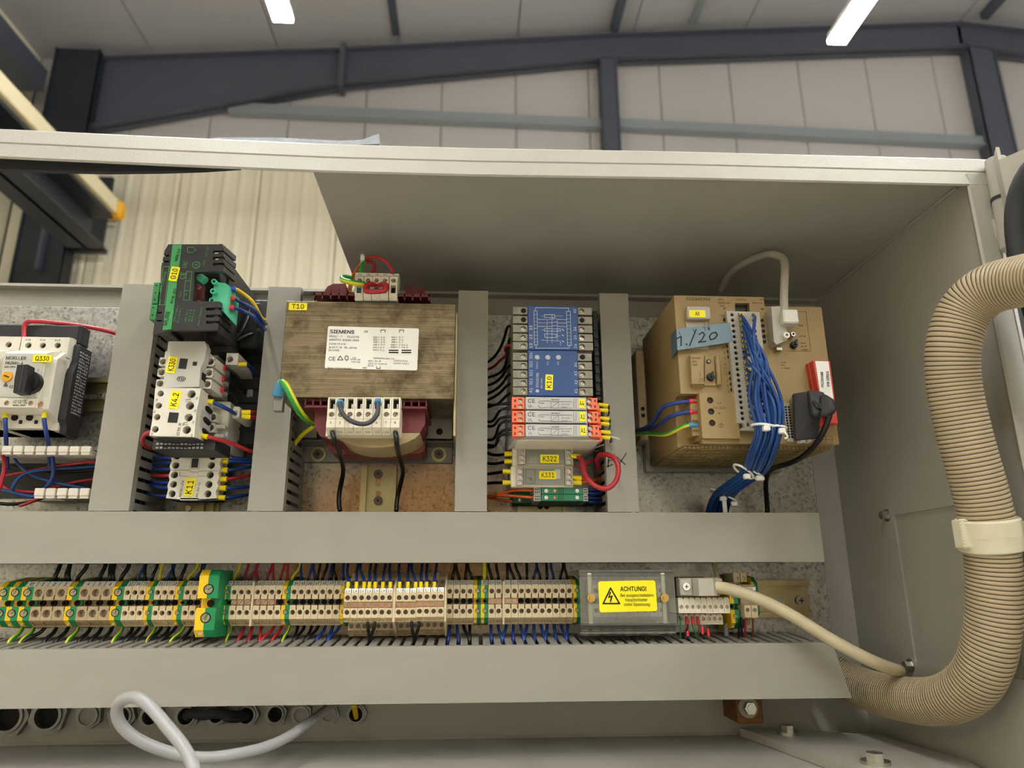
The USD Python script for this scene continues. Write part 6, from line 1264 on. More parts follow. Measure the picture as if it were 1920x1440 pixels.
for j in range(6):
    z = (756, 765, 781, 789, 805, 813)[j]; dy = (-6, 18, 10, 28, 26, 14)[j]
    wire('wire', f'black wire curling left of the slim converters, {ORD[j]} from the top', wp((962, z, .622), (948, z+1, .625), (936, z+3+dy*.2, .64), (926+j*1.2, z+8+dy*.7, .665), (908, z+6+dy, .695)), .0014, K, n=40)
part(solo('vent_side', 'dark terminal flank right of the blue safety relay', 'device flank', box(at(1116, 700, .64)[0], at(1124, 700, .64)[0], .64, YP-.01, at(1120, 745, .65)[2], at(1120, 590, .65)[2]), 'black_soft'), 'rib', cat(*[box(at(1116, 700, .64)[0], at(1124, 700, .64)[0], .638, .641, z, z+.003) for z in np.linspace(.165, .235, 9)]), 'black')
wire('wire', 'red wire showing between safety relay and duct on the right', wp((1112, 656, .655), (1117, 660, .66), (1119, 668, .67), (1116, 676, .68)), .0014, RD)
# pencilled mark on the duct
yl = YD
solo('pencil_mark', 'pencilled EX mark on the grey vertical duct', 'mark', cat(*[stroke(pp(yl, *q), .0012, yl-.0003, yl-.00001) for q in (((1141, 854), (1152, 853)), ((1142, 854), (1140, 875)), ((1138, 875), (1149, 871)), ((1140, 864), (1147, 863)), ((1157, 857), (1172, 871)), ((1174, 850), (1160, 872)))]), 'ink_soft')

# ---------------------------------------------------------------- the tan controller
Yc = .587
cx0, cx1, cz0, cz1 = .1810, .3165, .1147, .2500
t = thing('controller', 'tan programmable controller with SIEMENS print, A8 label and bundle of blue wires', 'controller', at(1400, 838, YP-.006))
xm = at(1436, 600, Yc)[0]; zr = at(1480, 575, Yc)[2]
cut = sbox(*(lambda r: (r[0], r[2], r[1], r[3]))(rect(Yc, 1262, 738, 1311, 840)))
zled = at(1300, 738, Yc)[2]; xled = at(1311, 738, Yc)[0]; zslot0 = at(1390, 806, Yc)[2]
facep = sbox(cx0, cz0, xm, cz1).union(sbox(xm-.001, cz0, cx1, zr))
facep = facep.difference(sbox(cx0-.001, cz0-.001, xled, zled))
facep = facep.difference(Polygon(pp(Yc, (1378, 568), (1405, 568), (1406, 586), (1378, 586))))
part(t, 'body', cat(front(facep.buffer(.0005).buffer(-.0004), Yc, Yc+.006), box(cx0, xm, Yc+.006, YP-.012, zled, cz1), box(xm-.001, cx1, Yc+.006, YP-.012, cz0, zr), box(cx0, xm, Yc+.020, YP-.012, cz0, zled), box(xled, xm, Yc+.006, YP-.02, cz0+.001, zled)), 'plc_tan')
part(t, 'connector_recess', box(*(lambda r: (r[0], r[1], Yc+.0055, Yc+.0062, r[2], r[3]))(rect(Yc, 1378, 568, 1406, 586))), 'black')
part(t, 'rear_base', box(cx0-.004, cx1, YP-.014, YP-.002, cz0-.006, cz1-.02), 'gland_grey')
# supply block lower left
Xa, Xb, Za, Zb = rect(Yc-.004, 1314, 736, 1384, 822)
hs = [pole(px, py, Yc-.004, 6.8) for px, py in ((1331.5, 750.5), (1333.5, 771.5), (1335.5, 793))]
part(t, 'supply_block', cat(holeplate(rrect(Xa, Xb, Za, Zb, .0008), hs, Yc-.004, Yc+.004), box(Xa, Xb, Yc+.004, Yc+.03, Za, Zb-.004), box(Xa-.006, Xa, Yc+.004, Yc+.02, Za+.004, Zb-.008)), 'plc_tan')
for x, z, r in hs: part(t, 'terminal_hole', cat(disc(x, z, r*.99, Yc-.0014, Yc+.0039), slotted(x, z, r*.7, Yc-.002, Yc-.0014, .6)), 'black')
for k in range(4):
    a = at(1305, 752+k*18, Yc+.004); part(t, 'clamp_rib', box(a[0]-.003, a[0]+.004, Yc+.002, Yc+.014, a[2]-.0006, a[2]+.0006), 'plc_dark')
# vent grille underneath
gr = []
for j in range(7):
    y0_ = Yc+.012+j*.016
    part(t, 'vent_slat', box(cx0+.004, cx1-.004, y0_, y0_+.0075, cz0-.0022, cz0-.0002), 'plc_tan')
part(t, 'vent_floor', box(cx0+.002, cx1-.002, Yc+.008, YP-.016, cz0-.0004, cz0), 'plc_dark')
part(t, 'vent_bar', cat(*[box(x, x+.0012, Yc+.010, YP-.018, cz0-.0026, cz0-.0004) for x in np.linspace(cx0+.003, cx1-.004, 36)]), 'plc_tan')
# lettering
part(t, 'lettering', text('SIEMENS', PX(Yc, 6.5), at(1309.5, 560.5, Yc)[0], at(1309.5, 560.5, Yc)[2], Yc, 0, 'm', True, fit=PX(Yc, 53)), 'plc_print')
part(t, 'lettering', lines(Yc, [('OUT', 1347, 563, 4, 13, 0, 'l'), ('DIGITAL', 1381, 563.5, 4, 22, 0, 'l'), ('IN', 1424, 563, 4, 8, 0, 'l'), ('8xDC 24V', 1347, 569, 3.6, 26, 0, 'l'), ('0.5A', 1349, 574.5, 3.6, 10, 0, 'l'), ('8xDC 24V', 1411, 569.5, 3.6, 23, 0, 'l'), ('L+', 1352, 591, 4, 6, 0, 'm'), ('5', 1356, 652, 4.4, 3, 0, 'm'), ('6', 1358, 662, 4.4, 3, 0, 'm'), ('7', 1360, 672, 4.4, 3, 0, 'm'), ('M', 1360, 683, 4.4, 4, 0, 'm'), ('L+', 1361, 690, 4, 6, 0, 'm'), ('L+', 1361, 696, 4, 6, 0, 'm'), ('0', 1363, 702, 4.4, 3, 0, 'm'), ('1', 1364, 713, 4.4, 2, 0, 'm'), ('2', 1364, 723, 4.4, 3, 0, 'm'), ('3', 1366, 734, 4.4, 3, 0, 'm'), ('4', 1367, 744.5, 4.4, 3, 0, 'm'), ('5', 1367, 755, 4.4, 3, 0, 'm'), ('6', 1368, 766, 4.4, 3, 0, 'm'), ('7', 1369, 776, 4.4, 3, 0, 'm'), ('M', 1370, 787, 4.4, 4, 0, 'm')]), 'plc_print')
part(t, 'lettering', lines(Yc-.004, [('L+', 1345, 757, 4, 8, 0, 'l'), ('DC 24V', 1338, 767, 4.6, 25, 0, 'l'), ('M', 1347, 777, 4.4, 4, 0, 'l')])+() if False else lines(Yc-.004, [('L+', 1345, 757, 4, 8, 0, 'l'), ('DC 24V', 1338, 767, 4.6, 25, 0, 'l'), ('M', 1347, 777, 4.4, 4, 0, 'l')]), 'plc_print')
part(t, 'mark', cat(*[stroke(pp(Yc-.004, *q), .0004, Yc-.0043, Yc-.004) for q in (((1347, 799), (1352, 793), (1357, 799)), ((1352, 793), (1352, 801)), ((1349, 801), (1355, 801)))], *[front(Polygon(pp(Yc, *q)), Yc-.0003, Yc) for q in (((1355, 577), (1362, 577), (1358.5, 580.5)), ((1425, 578), (1434, 578), (1429.5, 582)))]), 'plc_print')
part(t, 'lettering', lines(Yc, [('RUN', 1497, 612, 4, 10, 0, 'l'), ('STOP', 1499, 632, 4, 14, 0, 'l'), ('RUN', 1502, 645, 3.6, 10, 0, 'l'), ('STOP', 1502, 651, 3.6, 13, 0, 'l'), ('COPY', 1503, 657, 3.6, 15, 0, 'l'), ('+10V', 1464, 681, 3.6, 12, 0, 'l'), ('+5V', 1464, 686, 3.6, 9, 0, 'l'), ('+-20mA', 1465, 691.5, 3.6, 18, 0, 'l')]), 'plc_print')
part(t, 'mark', cat(*[stroke(pp(Yc, *q), .0003, Yc-.0003, Yc) for q in (((1495, 584), (1511, 584), (1520, 658), (1472, 658)), ((1540, 818), (1561, 818), (1561, 831), (1541, 831), (1540, 818)), ((1548, 818), (1549, 831)), ((1540, 824), (1561, 824)))]), 'plc_print')
# little status holes beside the terminal strip
for k, (px, py) in enumerate([(1359, 600)]+[(1365+.9*i, 649+10.2*i) for i in range(3)]+[(1369+1.15*i, 699.5+10.4*i) for i in range(8)]+[(1429+1.0*i, 601+10*i) for i in range(5)]):
    x, z, r = pole(px, py, Yc, 3.7); part(t, 'status_hole', cat(disc(x, z, r, Yc-.0002, Yc+.0002, 12), ring(x, z, r*.8, r, Yc-.0006, Yc, 12)), 'black')
# label holder
Xa, Xb, Za, Zb = rect(Yc, 1285, 579, 1328, 602)
h_ = part(t, 'label_holder', cat(box(Xa, Xb, Yc-.006, Yc+.0, Za, Zb, .0005)), 'plc_grey')
sticker(h_.rsplit('/', 1)[0], 'A8', Yc-.0062, 1307, 588.5, 35, 16, 0, k=.55, fitk=.26)
Xa, Xb, Za, Zb = rect(Yc, 1287, 604, 1326, 656); part(t, 'card_slot', cat(front(sbox(Xa, Za, Xb, Zb).difference(sbox(Xa+.001, Za+.003, Xb-.001, Zb)), Yc-.0015, Yc), box(Xa+.001, Xb-.001, Yc-.0002, Yc+.0002, Za+.003, Zb)), 'plc_grey')
# battery flap, key switches
fl_ = Polygon(pp(Yc-.007, (1295, 665), (1318, 665), (1319, 719), (1298, 719)))
part(t, 'battery_flap', cat(front(fl_.buffer(.0003), Yc-.007, Yc-.0005), side([(Yc, at(1300, 728, Yc)[2]), (Yc-.0065, at(1300, 719, Yc-.007)[2]), (Yc, at(1300, 700, Yc)[2])], at(1298, 690, Yc-.006)[0], at(1319, 690, Yc-.006)[0])), 'plc_tan')
part(t, 'lettering', lines(Yc-.007, [('BATTERY', 1297, 673, 3.6, 19, 0, 'l'), ('OFF/', 1297.5, 679.5, 3.6, 11, 0, 'l'), ('LOW', 1298, 685.5, 3.6, 11, 0, 'l')]), 'plc_print')
c = at(1314.5, 713.5, Yc-.007); part(t, 'mark', cat(ring(c[0], c[2], PX(Yc, 3.2), PX(Yc, 4), Yc-.0073, Yc-.007), stroke(pp(Yc-.007, (1312.5, 697), (1313, 706)), .0003, Yc-.0073, Yc-.007)), 'plc_print')
part(t, 'switch_panel', front(Polygon(pp(Yc, (1321, 668), (1338, 668), (1341, 724), (1320, 724))), Yc-.0015, Yc), 'plc_tan')
Xa, Xb, Za, Zb = rect(Yc-.004, 1343, 666, 1351, 722); part(t, 'ridge', box(Xa, Xb, Yc-.005, Yc, Za, Zb, .0008), 'plc_tan')
x, z, r = pole(1327.5, 679, Yc, 4.6); b_ = part(t, 'push_button', ring(x, z, r*.62, r, Yc-.0026, Yc-.0012), 'black'); part(b_, 'cap', disc(x, z, r*.62, Yc-.0024, Yc-.0012), 'plc_grey')
for px, py, rr in ((1331, 708.5, 8.4), (1487, 648, 7.6)):
    x, z, r = pole(px, py, Yc, rr); b_ = part(t, 'key_switch', cat(disc(x, z, r, Yc-.003, Yc, 24), disc(x, z, r*.8, Yc-.0045, Yc-.003, 24)), 'black'); part(b_, 'pointer', front(affinity.rotate(sbox(x-r*.22, z-r*.2, x+r*.22, z+r*1.2), -18, origin=(x, z)), Yc-.0065, Yc-.0045), 'black')
# front connector with two columns of screw holes
Yf = Yc-.006
fcp = Polygon(pp(Yf, (1362, 583), (1424, 585), (1447, 795), (1383, 793)))
holes = []
for k in range(20): holes.append(pole(1372.8+1.05*k, 590+10.25*k, Yf, 3.9))
h2 = [pole(1388+1.1*k, 590.5+10.1*k, Yf, 4.2) for k in range(20)]
h3 = [pole(1412.5+1.0*k, 590.5+10.1*k, Yf, 3.8) for k in range(20)]
fc = thing('front_connector', 'grey screw connector strip with rows of round holes on the tan controller', 'connector', at(1405, 793, Yf), None)
part(fc, 'shell', cat(holeplate(fcp, holes+h3, Yf, Yf+.004), front(fcp.buffer(-.0003), Yf+.004, Yf+.006)), 'plc_grey')
for k, (x, z, r) in enumerate(holes+h3): part(fc, 'screw_hole', disc(x, z, r*.98, Yf+.0025, Yf+.0039, 12), 'hole')
for k, (x, z, r) in enumerate(h2):
    part(fc, 'wire_socket', box(x-r, x+r, Yf-.0006, Yf+.0004, z-r*.85, z+r*.85), 'black'); 
    if k not in (7, 8, 14, 15, 16, 17): part(fc, 'ferrule_collar', ring(x, z, r*.55, r*.95, Yf-.0030, Yf-.0004, 12), 'ferrule_yellow')
Xa, Xb, Za, Zb = rect(Yf, 1391, 793, 1412, 806); part(fc, 'latch', cat(front(Polygon(pp(Yf, (1393, 792), (1410, 793), (1411, 803), (1419, 804), (1419, 808), (1389, 807), (1390, 803), (1396, 802))).difference(Polygon(pp(Yf, (1399, 793), (1404, 793), (1405, 800), (1400, 800)))), Yf-.001, Yf+.004)), 'plc_grey')
# sub connectors: upper grey plug with cable
pg = thing('connector_plug', 'grey cable plug with a cross-head screw at the top right of the tan controller', 'plug', at(1465, 650, Yc))
part(pg, 'hood', cat(front(Polygon(pp(Yc-.012, (1446, 575), (1462, 574), (1474, 584), (1476, 638), (1455, 646), (1451, 640))), Yc-.012, Yc)), 'plc_grey')
Xa, Xb, Za, Zb = rect(Yc-.018, 1468, 580, 1497, 606); part(pg, 'clamp_head', box(Xa, Xb, Yc-.019, Yc-.006, Za, Zb, .0012), 'wire_white')
x, z, r = pole(1474, 629, Yc-.014, 6.8); s_ = part(pg, 'screw', disc(x, z, r, Yc-.0155, Yc-.012), 'white'); part(s_, 'cross_slot', cat(box(x-r*.5, x+r*.5, Yc-.0158, Yc-.0154, z-.0003, z+.0003), box(x-.0003, x+.0003, Yc-.0158, Yc-.0154, z-r*.5, z+r*.5)), 'ink')
x, z, r = pole(1484, 629, Yc-.004, 5); part(pg, 'thumb_nut', ring(x, z, r*.5, r, Yc-.008, Yc-.001, 14), 'steel')
Xa, Xb, Za, Zb = rect(Yc, 1450, 653, 1466, 660); part(pg, 'locking_screw', box(Xa+.001, Xb-.001, Yc-.004, Yc, Za, Zb, .0006), 'steel')
wire('signal_cable', 'grey cable arching up from the controller plug and back into the corner', wp((1471, 588, Yc-.012), (1470, 560, Yc-.010), (1471, 525, Yc-.004), (1472, 500, .59), (1466, 483, .60), (1448, 477, .61), (1425, 481, .63), (1395, 494, .65), (1368, 516, .68), (1352, 545, .71)), PX(.59, 8.5), 'plc_grey', category='cable', seg=14, n=70)
# red memory module and black plug
rm = thing('memory_module', 'red memory module with a white PROGRAMM label on the right of the controller', 'memory module', at(1545, 800, Yc))
part(rm, 'body', cat(front(Polygon(pp(Yc-.012, (1524, 676), (1556, 677), (1571, 794), (1553, 793), (1540, 760))), Yc-.012, Yc-.002), front(Polygon(pp(Yc-.004, (1514, 682), (1526, 680), (1545, 800), (1535, 800))), Yc-.005, Yc)), 'red_module')
lb = part(rm, 'label_sticker', front(Polygon(pp(Yc-.0123, (1528, 677), (1553, 678), (1563, 752), (1540, 752))), Yc-.0126, Yc-.012), 'white')
part(lb, 'lettering', lines(Yc-.0126, [('PROGRAMM', 1541.5, 712, 6, 33, 86, 'm'), ('VHN 589006', 1552, 711, 6, 34, 86, 'm')]), 'ink')
bp = thing('cable_plug', 'black angled cable plug at the lower right of the tan controller', 'plug', at(1510, 827, Yc))
q = [(1486, 738, .575), (1488, 820, .575), (1492, 826, .575), (1527, 824, .575), (1540, 800, .57), (1520, 735, .57)]
def hullof(pts, r): 
    import manifold3d as m3
    s = [m3.Manifold.sphere(rr, 12).translate(tuple(map(float, p))) for p, rr in zip(pts, r)]
    m_ = m3.Manifold.batch_hull(s).to_mesh(); return m_.vert_properties[:, :3], m_.tri_verts
h1 = hullof(wp((1490, 742, .572), (1516, 738, .566), (1494, 822, .574), (1530, 818, .572), (1535, 770, .566), (1492, 742, .583), (1494, 822, .583), (1530, 818, .583)), [.002]*8)
h2_ = hullof(wp((1520, 738, .564), (1540, 740, .560), (1528, 775, .558), (1545, 765, .556)), [.003, .0025, .004, .004])
h3_ = hullof(wp((1545, 748, .556), (1556, 755, .552), (1558, 768, .550), (1545, 775, .553)), [.004, .004, .004, .004])
part(bp, 'hood', h1, 'black_soft', smooth=40); part(bp, 'strain_relief', h2_, 'black_soft', smooth=40); part(bp, 'elbow', h3_, 'black_soft', smooth=40)
part(bp, 'relief_rib', cat(*[tube(wp((1525+j*5, 752+j*3, .5565-j*.001), (1533+j*4, 765+j*2, .5535-j*.001)), .0012, 6, smooth=False) for j in range(3)]), 'black')
Xa, Xb, Za, Zb = rect(.578, 1500, 822, 1528, 829); part(bp, 'contact_pins', cat(box(Xa, Xa+.004, .577, .584, Za, Zb), box(Xa+.006, Xa+.010, .577, .584, Za, Zb)), 'white')
wire('signal_cable', 'black cable curving down from the black plug behind the upper duct', wp((1557, 762, .552), (1556, 775, .552), (1550, 795, .556), (1538, 820, .565), (1515, 848, .585), (1485, 867, .61), (1455, 876, .64), (1441, 886, .66), (1436, 905, .675), (1437, 930, .685), (1439, 962, .69)), PX(.6, 5.5), 'wire_black', category='cable', seg=14, n=90)
Xa, Xb, Za, Zb = rect(Yc-.003, 1473, 755, 1485, 828); dsub = part(t, 'interface_socket', box(Xa, Xb, Yc-.003, Yc, Za, Zb, .0005), 'plc_grey'); part(dsub, 'pin_hole', cat(*[disc((Xa+Xb)/2+dx_, z, .0009, Yc-.0034, Yc-.003, 8) for z in np.linspace(Za+.004, Zb-.004, 12) for dx_ in (-.0014, .0014)]), 'hole')
# blue wires: a bundle of single cores
rnd = random.Random(11); nb = 26
for k in range(nb):
    j = k % 20; sx = 1389+1.1*j+rnd.uniform(-1, 1); sy = 592+10.1*(j if k < 20 else rnd.randint(0, 5))
    if k >= 20: sx += 20
    a = 2*math.pi*((k*.618) % 1); rr = .82*math.sqrt((k+.5)/nb)
    def off(px, py, Y, R, flat=.55, rot_=0):
        c = at(px, py, Y); return (c[0]+R*rr*math.cos(a+rot_), c[1]+R*rr*flat*math.sin(a), c[2]+R*rr*.25*math.sin(a+rot_))
    st = at(sx, sy, Yf-.002); bow = rnd.uniform(-2, 10)
    b0 = at(sx+3, sy+2, Yf-.008)
    mid = at(1408+bow+rnd.uniform(0, 30)*(.3+rr*.7), max(sy+18, 650+rnd.uniform(-12, 30)), Yf-.024-rnd.uniform(0, .010))
    pts = [st, b0]
    if sy < 690: pts += [mid]
    pts += [off(1436, 745, .556, .0165)] if sy < 730 else []
    pts += [off(1443, 802, .558, .0135), off(1432, 845, .572, .0135), off(1410, 888, .612, .013), off(1372, 915, .652, .0125), off(1352, 938, .680, .0125), off(1344, 968, .695, .013)]
    wire('wire', 'blue single core of the tied bundle hanging from the tan controller', pts, .00135, 'wire_blue_bright', 'blue control wires of the controller bundle', n=60, seg=8)
for k, (lab, (cxp, cyp, Y), R, tl, (hx_, hy_)) in enumerate((('left half of the white cable tie pair on the bundle beside the controller', (1431, 800, .559), .0090, -8, (1437, 803)), ('right half of the white cable tie pair on the bundle beside the controller', (1455, 802, .559), .0080, -6, (1466, 808)), ('left white cable tie at the bend of the blue bundle', (1394, 884, .606), .0095, -38, (1401, 893)), ('right white cable tie at the bend of the blue bundle', (1414, 890, .606), .0085, -30, (1424, 896)), ('left white cable tie just above the upper duct', (1347, 927, .672), .0085, -36, (1356, 935)), ('right white cable tie just above the upper duct', (1367, 936, .672), .0080, -30, (1377, 945)))):
    c = at(cxp, cyp, Y); th = np.linspace(0, 2*np.pi, 28); ct, s2 = math.cos(math.radians(tl)), math.sin(math.radians(tl))
    loop = [(c[0]+R*math.cos(q)*ct, c[1]+R*.92*math.sin(q), c[2]+R*math.cos(q)*s2) for q in th]
    tt = thing('cable_tie', lab, 'cable tie', c, 'white cable ties on the blue bundle'); part(tt, 'strap', tube(loop, .0011, 8, 56), 'zip_white', smooth=True)
    h = at(hx_, hy_, Y-R*.93); part(tt, 'head', box(h[0]-.0028, h[0]+.0028, h[1]-.002, h[1]+.003, h[2]-.0022, h[2]+.0022, .0007), 'zip_white')
    if k == 1: part(tt, 'tail', tube([h, h+np.array([.003, -.001, -.003]), h+np.array([.004, 0, -.005]), h+np.array([.002, .001, -.006])], .0010, 6, 16), 'zip_white', smooth=True)
    if k == 4: part(tt, 'tail', box(h[0]-.001, h[0]+.003, h[1], h[1]+.001, h[2]-.016, h[2]), 'zip_white')
for k, (px, py, c_, sl, lab) in enumerate(((1303, 752, 'wire_blue', 'ferrule_red', 'upper blue supply wire left of the controller'), (1304, 772, 'wire_blue', 'ferrule_red', 'lower blue supply wire left of the controller'), (1303, 797, 'wire_earth', 'sleeve_blue', 'green-yellow supply wire left of the controller'))):
    wire('wire', lab, wp((px+3, py, .592), (px-16, py+1, .592), (px-52+k*8, py+8+(k == 2)*2, .60), (px-72+k*6, py+30-k*6, .63), (px-98, py+52-k*18, .68), (px-112, py+55-k*18, .70)), .0019, c_, ferrules=[(sl, 0, .007, .0025)], n=50)
rt = thing('terminal_block', 'brownish rail terminal squeezed between the duct and the tan controller', 'terminal block', at(1206, 790, YP))
Xa, Xb, Za, Zb = rect(.69, 1197, 735, 1213, 790); part(rt, 'body', box(Xa, Xb, .69, YP, Za-.02, Zb+.045, .001), 'beige_dark'); part(rt, 'port', cat(*[disc((Xa+Xb)/2, z, .002, .6895, .69, 12) for z in (Za+.006, Za+.013)]), 'hole')
# blue-grey tape with the handwritten date
yl = Yc-.0058
tp = thing('adhesive_tape', 'blue-grey strip of tape with 1./20 handwritten in marker on the controller', 'tape', at(1320, 640, yl))
q = pp(yl, (1268, 617), (1368, 605), (1375, 641), (1270, 657))
part(tp, 'strip', cat(front(Polygon(q), yl-.0003, yl), (lambda a, b, c_, d: (np.array([a, b, c_, d]), np.array([[0, 1, 2], [0, 2, 3], [2, 1, 0], [3, 2, 0]])))(at(1268, 617, yl), at(1270, 657, yl), at(1259, 673, .60), at(1258, 627, .60))), 'tape_blue')
hw = lambda wd, *q_: stroke(pp(yl-.0003, *q_), PX(yl, wd), yl-.0006, yl-.0003)
part(tp, 'handwriting', cat(hw(2.6, (1269, 635), (1277, 631), (1277, 648)), hw(2.8, (1287, 645), (1288, 646)), hw(2.4, (1305, 618), (1293, 648)), hw(2.6, (1311, 627), (1317, 623), (1321, 627), (1317, 636), (1310, 642), (1323, 640)), hw(2.6, (1334, 625), (1330, 631), (1332, 637), (1340, 635), (1345, 628), (1342, 623), (1334, 625)), hw(.8, (1318, 615), (1322, 614), (1322, 620)), hw(.8, (1326, 614), (1330, 613), (1329, 618), (1326, 617), (1330, 615), (1331, 620)), hw(.7, (1273, 622), (1276, 628)), hw(.7, (1299, 617), (1302, 622))), 'ink')

# ================================================================== LOWER PART AND RIGHT SIDE
# cable glands: locknuts on the back wall
for k, (px, py, R, st) in enumerate(((16, 1344, 33, 'open'), (90, 1342, 31, 'open'), (166, 1342, 22, 'plug'), (228, 1343, 23, 'open'), (283, 1343, 20, 'open'), (350, 1342, 21, 'cable'), (407, 1341, 18, 'cable'), (463, 1341, 20, 'cable'), (517, 1339, 19, 'open'), (565, 1340, 18, 'plug'), (617, 1339, 17, 'plug'), (668, 1339, 18, 'yellow'))):
    c = at(px, py, YK-.006); r = PX(YK, R)
    t = thing('cable_gland', f'{ORD[k]} cable gland from the left on the lower back wall, {dict(open="open", plug="plugged", cable="holding black cable", yellow="holding yellow wire")[st]}', 'cable gland', (c[0], YK, c[2]), 'cable glands on the lower back wall')
    a = np.arange(6)*np.pi/3+k*.3; hexp = Polygon([(c[0]+r*1.08*math.cos(q), c[2]+r*1.08*math.sin(q)) for q in a]).intersection(Point(c[0], c[2]).buffer(r*1.03))
    part(t, 'locknut', front(hexp.difference(Point(c[0], c[2]).buffer(r*.80, quad_segs=8)), YK-.007, YK), 'gland_grey')
    part(t, 'sleeve', ring(c[0], c[2], r*.64, r*.79, YK-.009, YK, 32), 'gland_grey')
    part(t, 'bore' if st != 'plug' else 'plug', disc(c[0], c[2], r*.64, YK-.003 if st != 'plug' else YK-.007, YK-.001, 28), 'hole' if st != 'plug' else 'duct_grey')
wire('wire', 'yellow wire end inside the rightmost cable gland', wp((668, 1345, .75), (666, 1334, .742), (664, 1322, .735)), .0026, 'yellow')
wire('control_cable', 'black cable clump crossing between the middle cable glands', wp((350, 1344, .748), (366, 1338, .735), (380, 1341, .728), (400, 1338, .725), (420, 1340, .728), (440, 1342, .735), (463, 1342, .748)), .0045, 'rubber', category='cable', n=50)
wire('control_cable', 'second black cable drooping from the middle cable glands', wp((407, 1342, .748), (414, 1336, .73), (424, 1345, .728), (445, 1348, .735), (460, 1340, .745)), .0034, 'rubber', category='cable', n=40)
wire('control_cable', 'light grey cable looping out over the cabinet floor at the lower left', wp((628, 1318, .72), (605, 1335, .70), (565, 1365, .665), (510, 1396, .63), (440, 1414, .605), (370, 1420, .59), (310, 1408, .582), (258, 1386, .576), (228, 1360, .572), (219, 1338, .568), (224, 1318, .562), (242, 1308, .556), (265, 1312, .548), (290, 1334, .542), (318, 1368, .536), (345, 1402, .530), (363, 1440, .524), (370, 1470, .518)), PX(.58, 9.8), 'cable_grey', category='cable', seg=16, n=160)
# spacer with bolt below the lowest duct
c = at(1405, 1334, .72)
t = thing('mounting_spacer', 'rusty brown spacer block with washer and hex bolt below the lowest duct', 'spacer', (c[0], YK, c[2]-.012))
part(t, 'block', box(at(1382, 1330, .715)[0], at(1430, 1330, .715)[0], .715, YK, at(1400, 1357, .715)[2], at(1400, 1300, .715)[2], .001), 'rust')
c = at(1404, 1327, .712); part(t, 'washer', disc(c[0], c[2], PX(.712, 18), .7125, .715, 28), 'duct_grey'); b_ = part(t, 'bolt_head', hexprism((c[0], .7125, c[2]), 'y', PX(.712, 11), .006), 'steel'); part(b_, 'boss', disc(c[0]+.0004, c[2], PX(.712, 7.5), .7055, .7065, 20), 'steel')
# corner stiffener plate with two bolts
fz = ZB_
ft = [atz(*p, fz+.0082) for p in ((1387, 1364), (1500, 1404), (1611, 1443), (1700, 1475), (1840, 1440), (1812, 1425), (1640, 1376))]
t = thing('corner_plate', 'thick painted corner plate on the cabinet floor with two hex bolts', 'plate', (ft[0][0], ft[0][1], fz))
part(t, 'plate', plan(Polygon([(p[0], min(p[1], YK-.002)) for p in ft]).intersection(sbox(-1, .3, XW-.002, YK-.001)), fz+.0004, fz+.008), 'cabinet_paint')
for px, py, R in ((1478, 1377, 13), (1642, 1432, 17)):
    p = atz(px, py, fz+.008); r = R*np.linalg.norm(p)/F
    b_ = part(t, 'bolt_head', cat(hexprism((p[0], p[1], fz+.0105), 'z', r*.78, .0055)), 'steel'); part(b_, 'washer', plan(Point(p[0], p[1]).buffer(r*1.25, quad_segs=8), fz+.008, fz+.0105), 'steel')
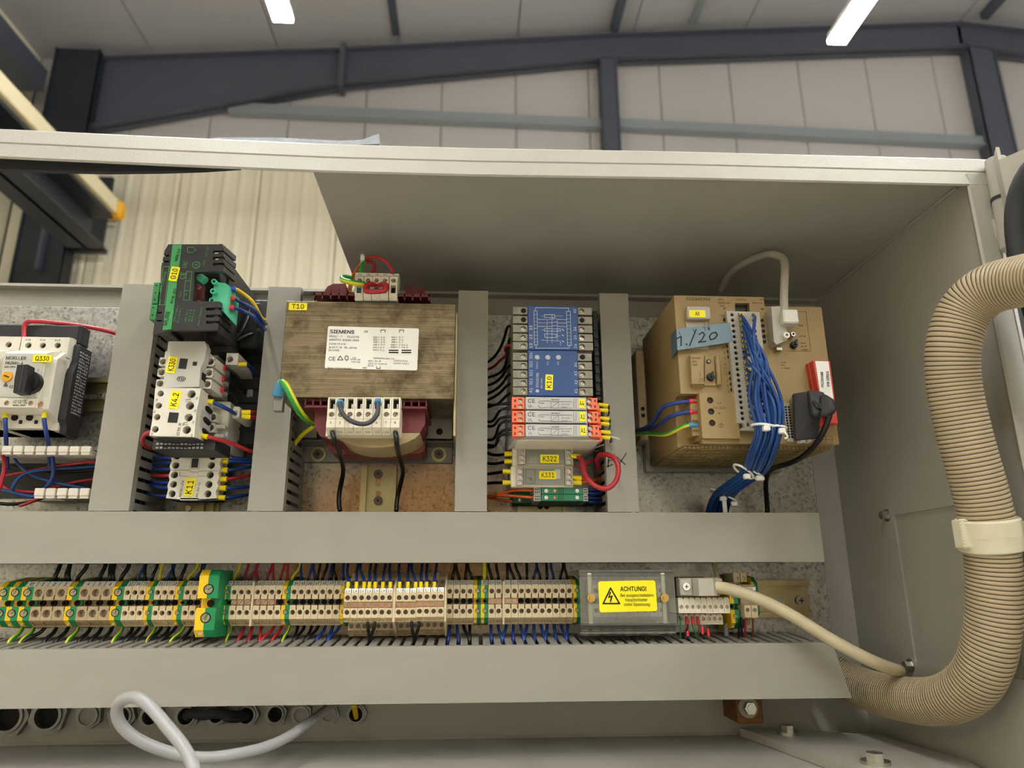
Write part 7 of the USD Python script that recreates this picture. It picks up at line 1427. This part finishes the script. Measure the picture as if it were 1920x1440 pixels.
# corrugated conduit
path = wp((1560, 1262, .715), (1600, 1283, .700), (1660, 1303, .660), (1720, 1314, .616), (1785, 1307, .572), (1835, 1266, .541), (1858, 1200, .525), (1864, 1120, .516), (1859, 1030, .509), (1842, 940, .503), (1817, 850, .498), (1797, 770, .494), (1786, 700, .489), (1789, 638, .482), (1812, 580, .473), (1850, 546, .459), (1900, 530, .441), (1955, 520, .420), (2060, 512, .380))
from scipy.interpolate import CubicSpline
tt_ = np.r_[0, np.cumsum(np.linalg.norm(np.diff(path, axis=0), axis=1))]; cs = CubicSpline(tt_, np.array(path)); Lc = tt_[-1]
nr = int(Lc/.0031); prof_ = np.array([1, .985, .93, .80, .0, .80, .93, .985])
ss = np.linspace(0, Lc, nr*8+1); ss = ss[:-1]
rad = .0171+.0012*np.tile(prof_, nr)
P_all = cs(ss)
cd = thing('conduit', 'large beige corrugated conduit bending up the right wall and out over the door side', 'conduit', cs(Lc*.3))
v, f = tube(P_all, rad, 36, smooth=False); part(cd, 'hose', (v, f), 'conduit', smooth=True)
gm = [tube(P_all[k-1:k+2], .01800, 36, smooth=False, caps=False) for k in range(4, nr*8-1, 8)]  # dark-coloured rings put the shade of the valleys into the colour
part(cd, 'groove', cat(*gm), 'conduit_groove_shade', label='dark rings that paint shade into the grooves between the ribs', kind='stuff')
i0 = np.argmin(np.abs([ (lambda p: p[2])(cs(s_)) - at(1858, 1003, .508)[2] for s_ in np.linspace(Lc*.3, Lc*.7, 200)])); s0 = np.linspace(Lc*.3, Lc*.7, 200)[i0]
pc, dc = cs(s0), cs(s0, 1); dc /= np.linalg.norm(dc)
hw_ = .0115
cl_ = thing('conduit_clamp', 'cream clamp ring around the corrugated conduit', 'clamp', pc)
ringp = [pc-dc*hw_, pc-dc*(hw_-.001), pc+dc*(hw_-.001), pc+dc*hw_]
part(cl_, 'ring', tube(ringp, [.0200, .0210, .0210, .0200], 40, smooth=False), 'clamp_cream', smooth=40)
part(cl_, 'seam', tube([pc-dc*.0006, pc+dc*.0006], .02122, 40, smooth=False), 'clamp_cream')
lx = pc+np.array([-.0206, .000, 0]); part(cl_, 'lock_tab', box(lx[0]-.0045, lx[0]+.003, lx[1]-.006, lx[1]+.004, lx[2]-.0105, lx[2]+.0105, .0012), 'clamp_cream')
part(cl_, 'tab_rib', cat(*[box(lx[0]-.0050, lx[0]+.002, lx[1]-.0064, lx[1]-.0055, z, z+.0007) for z in np.linspace(lx[2]-.009, lx[2]+.009, 9)]), 'clamp_cream')
part(cl_, 'foot', box(pc[0]+.015, XW, pc[1]-.008, pc[1]+.008, pc[2]-.009, pc[2]+.009, .001), 'clamp_cream')
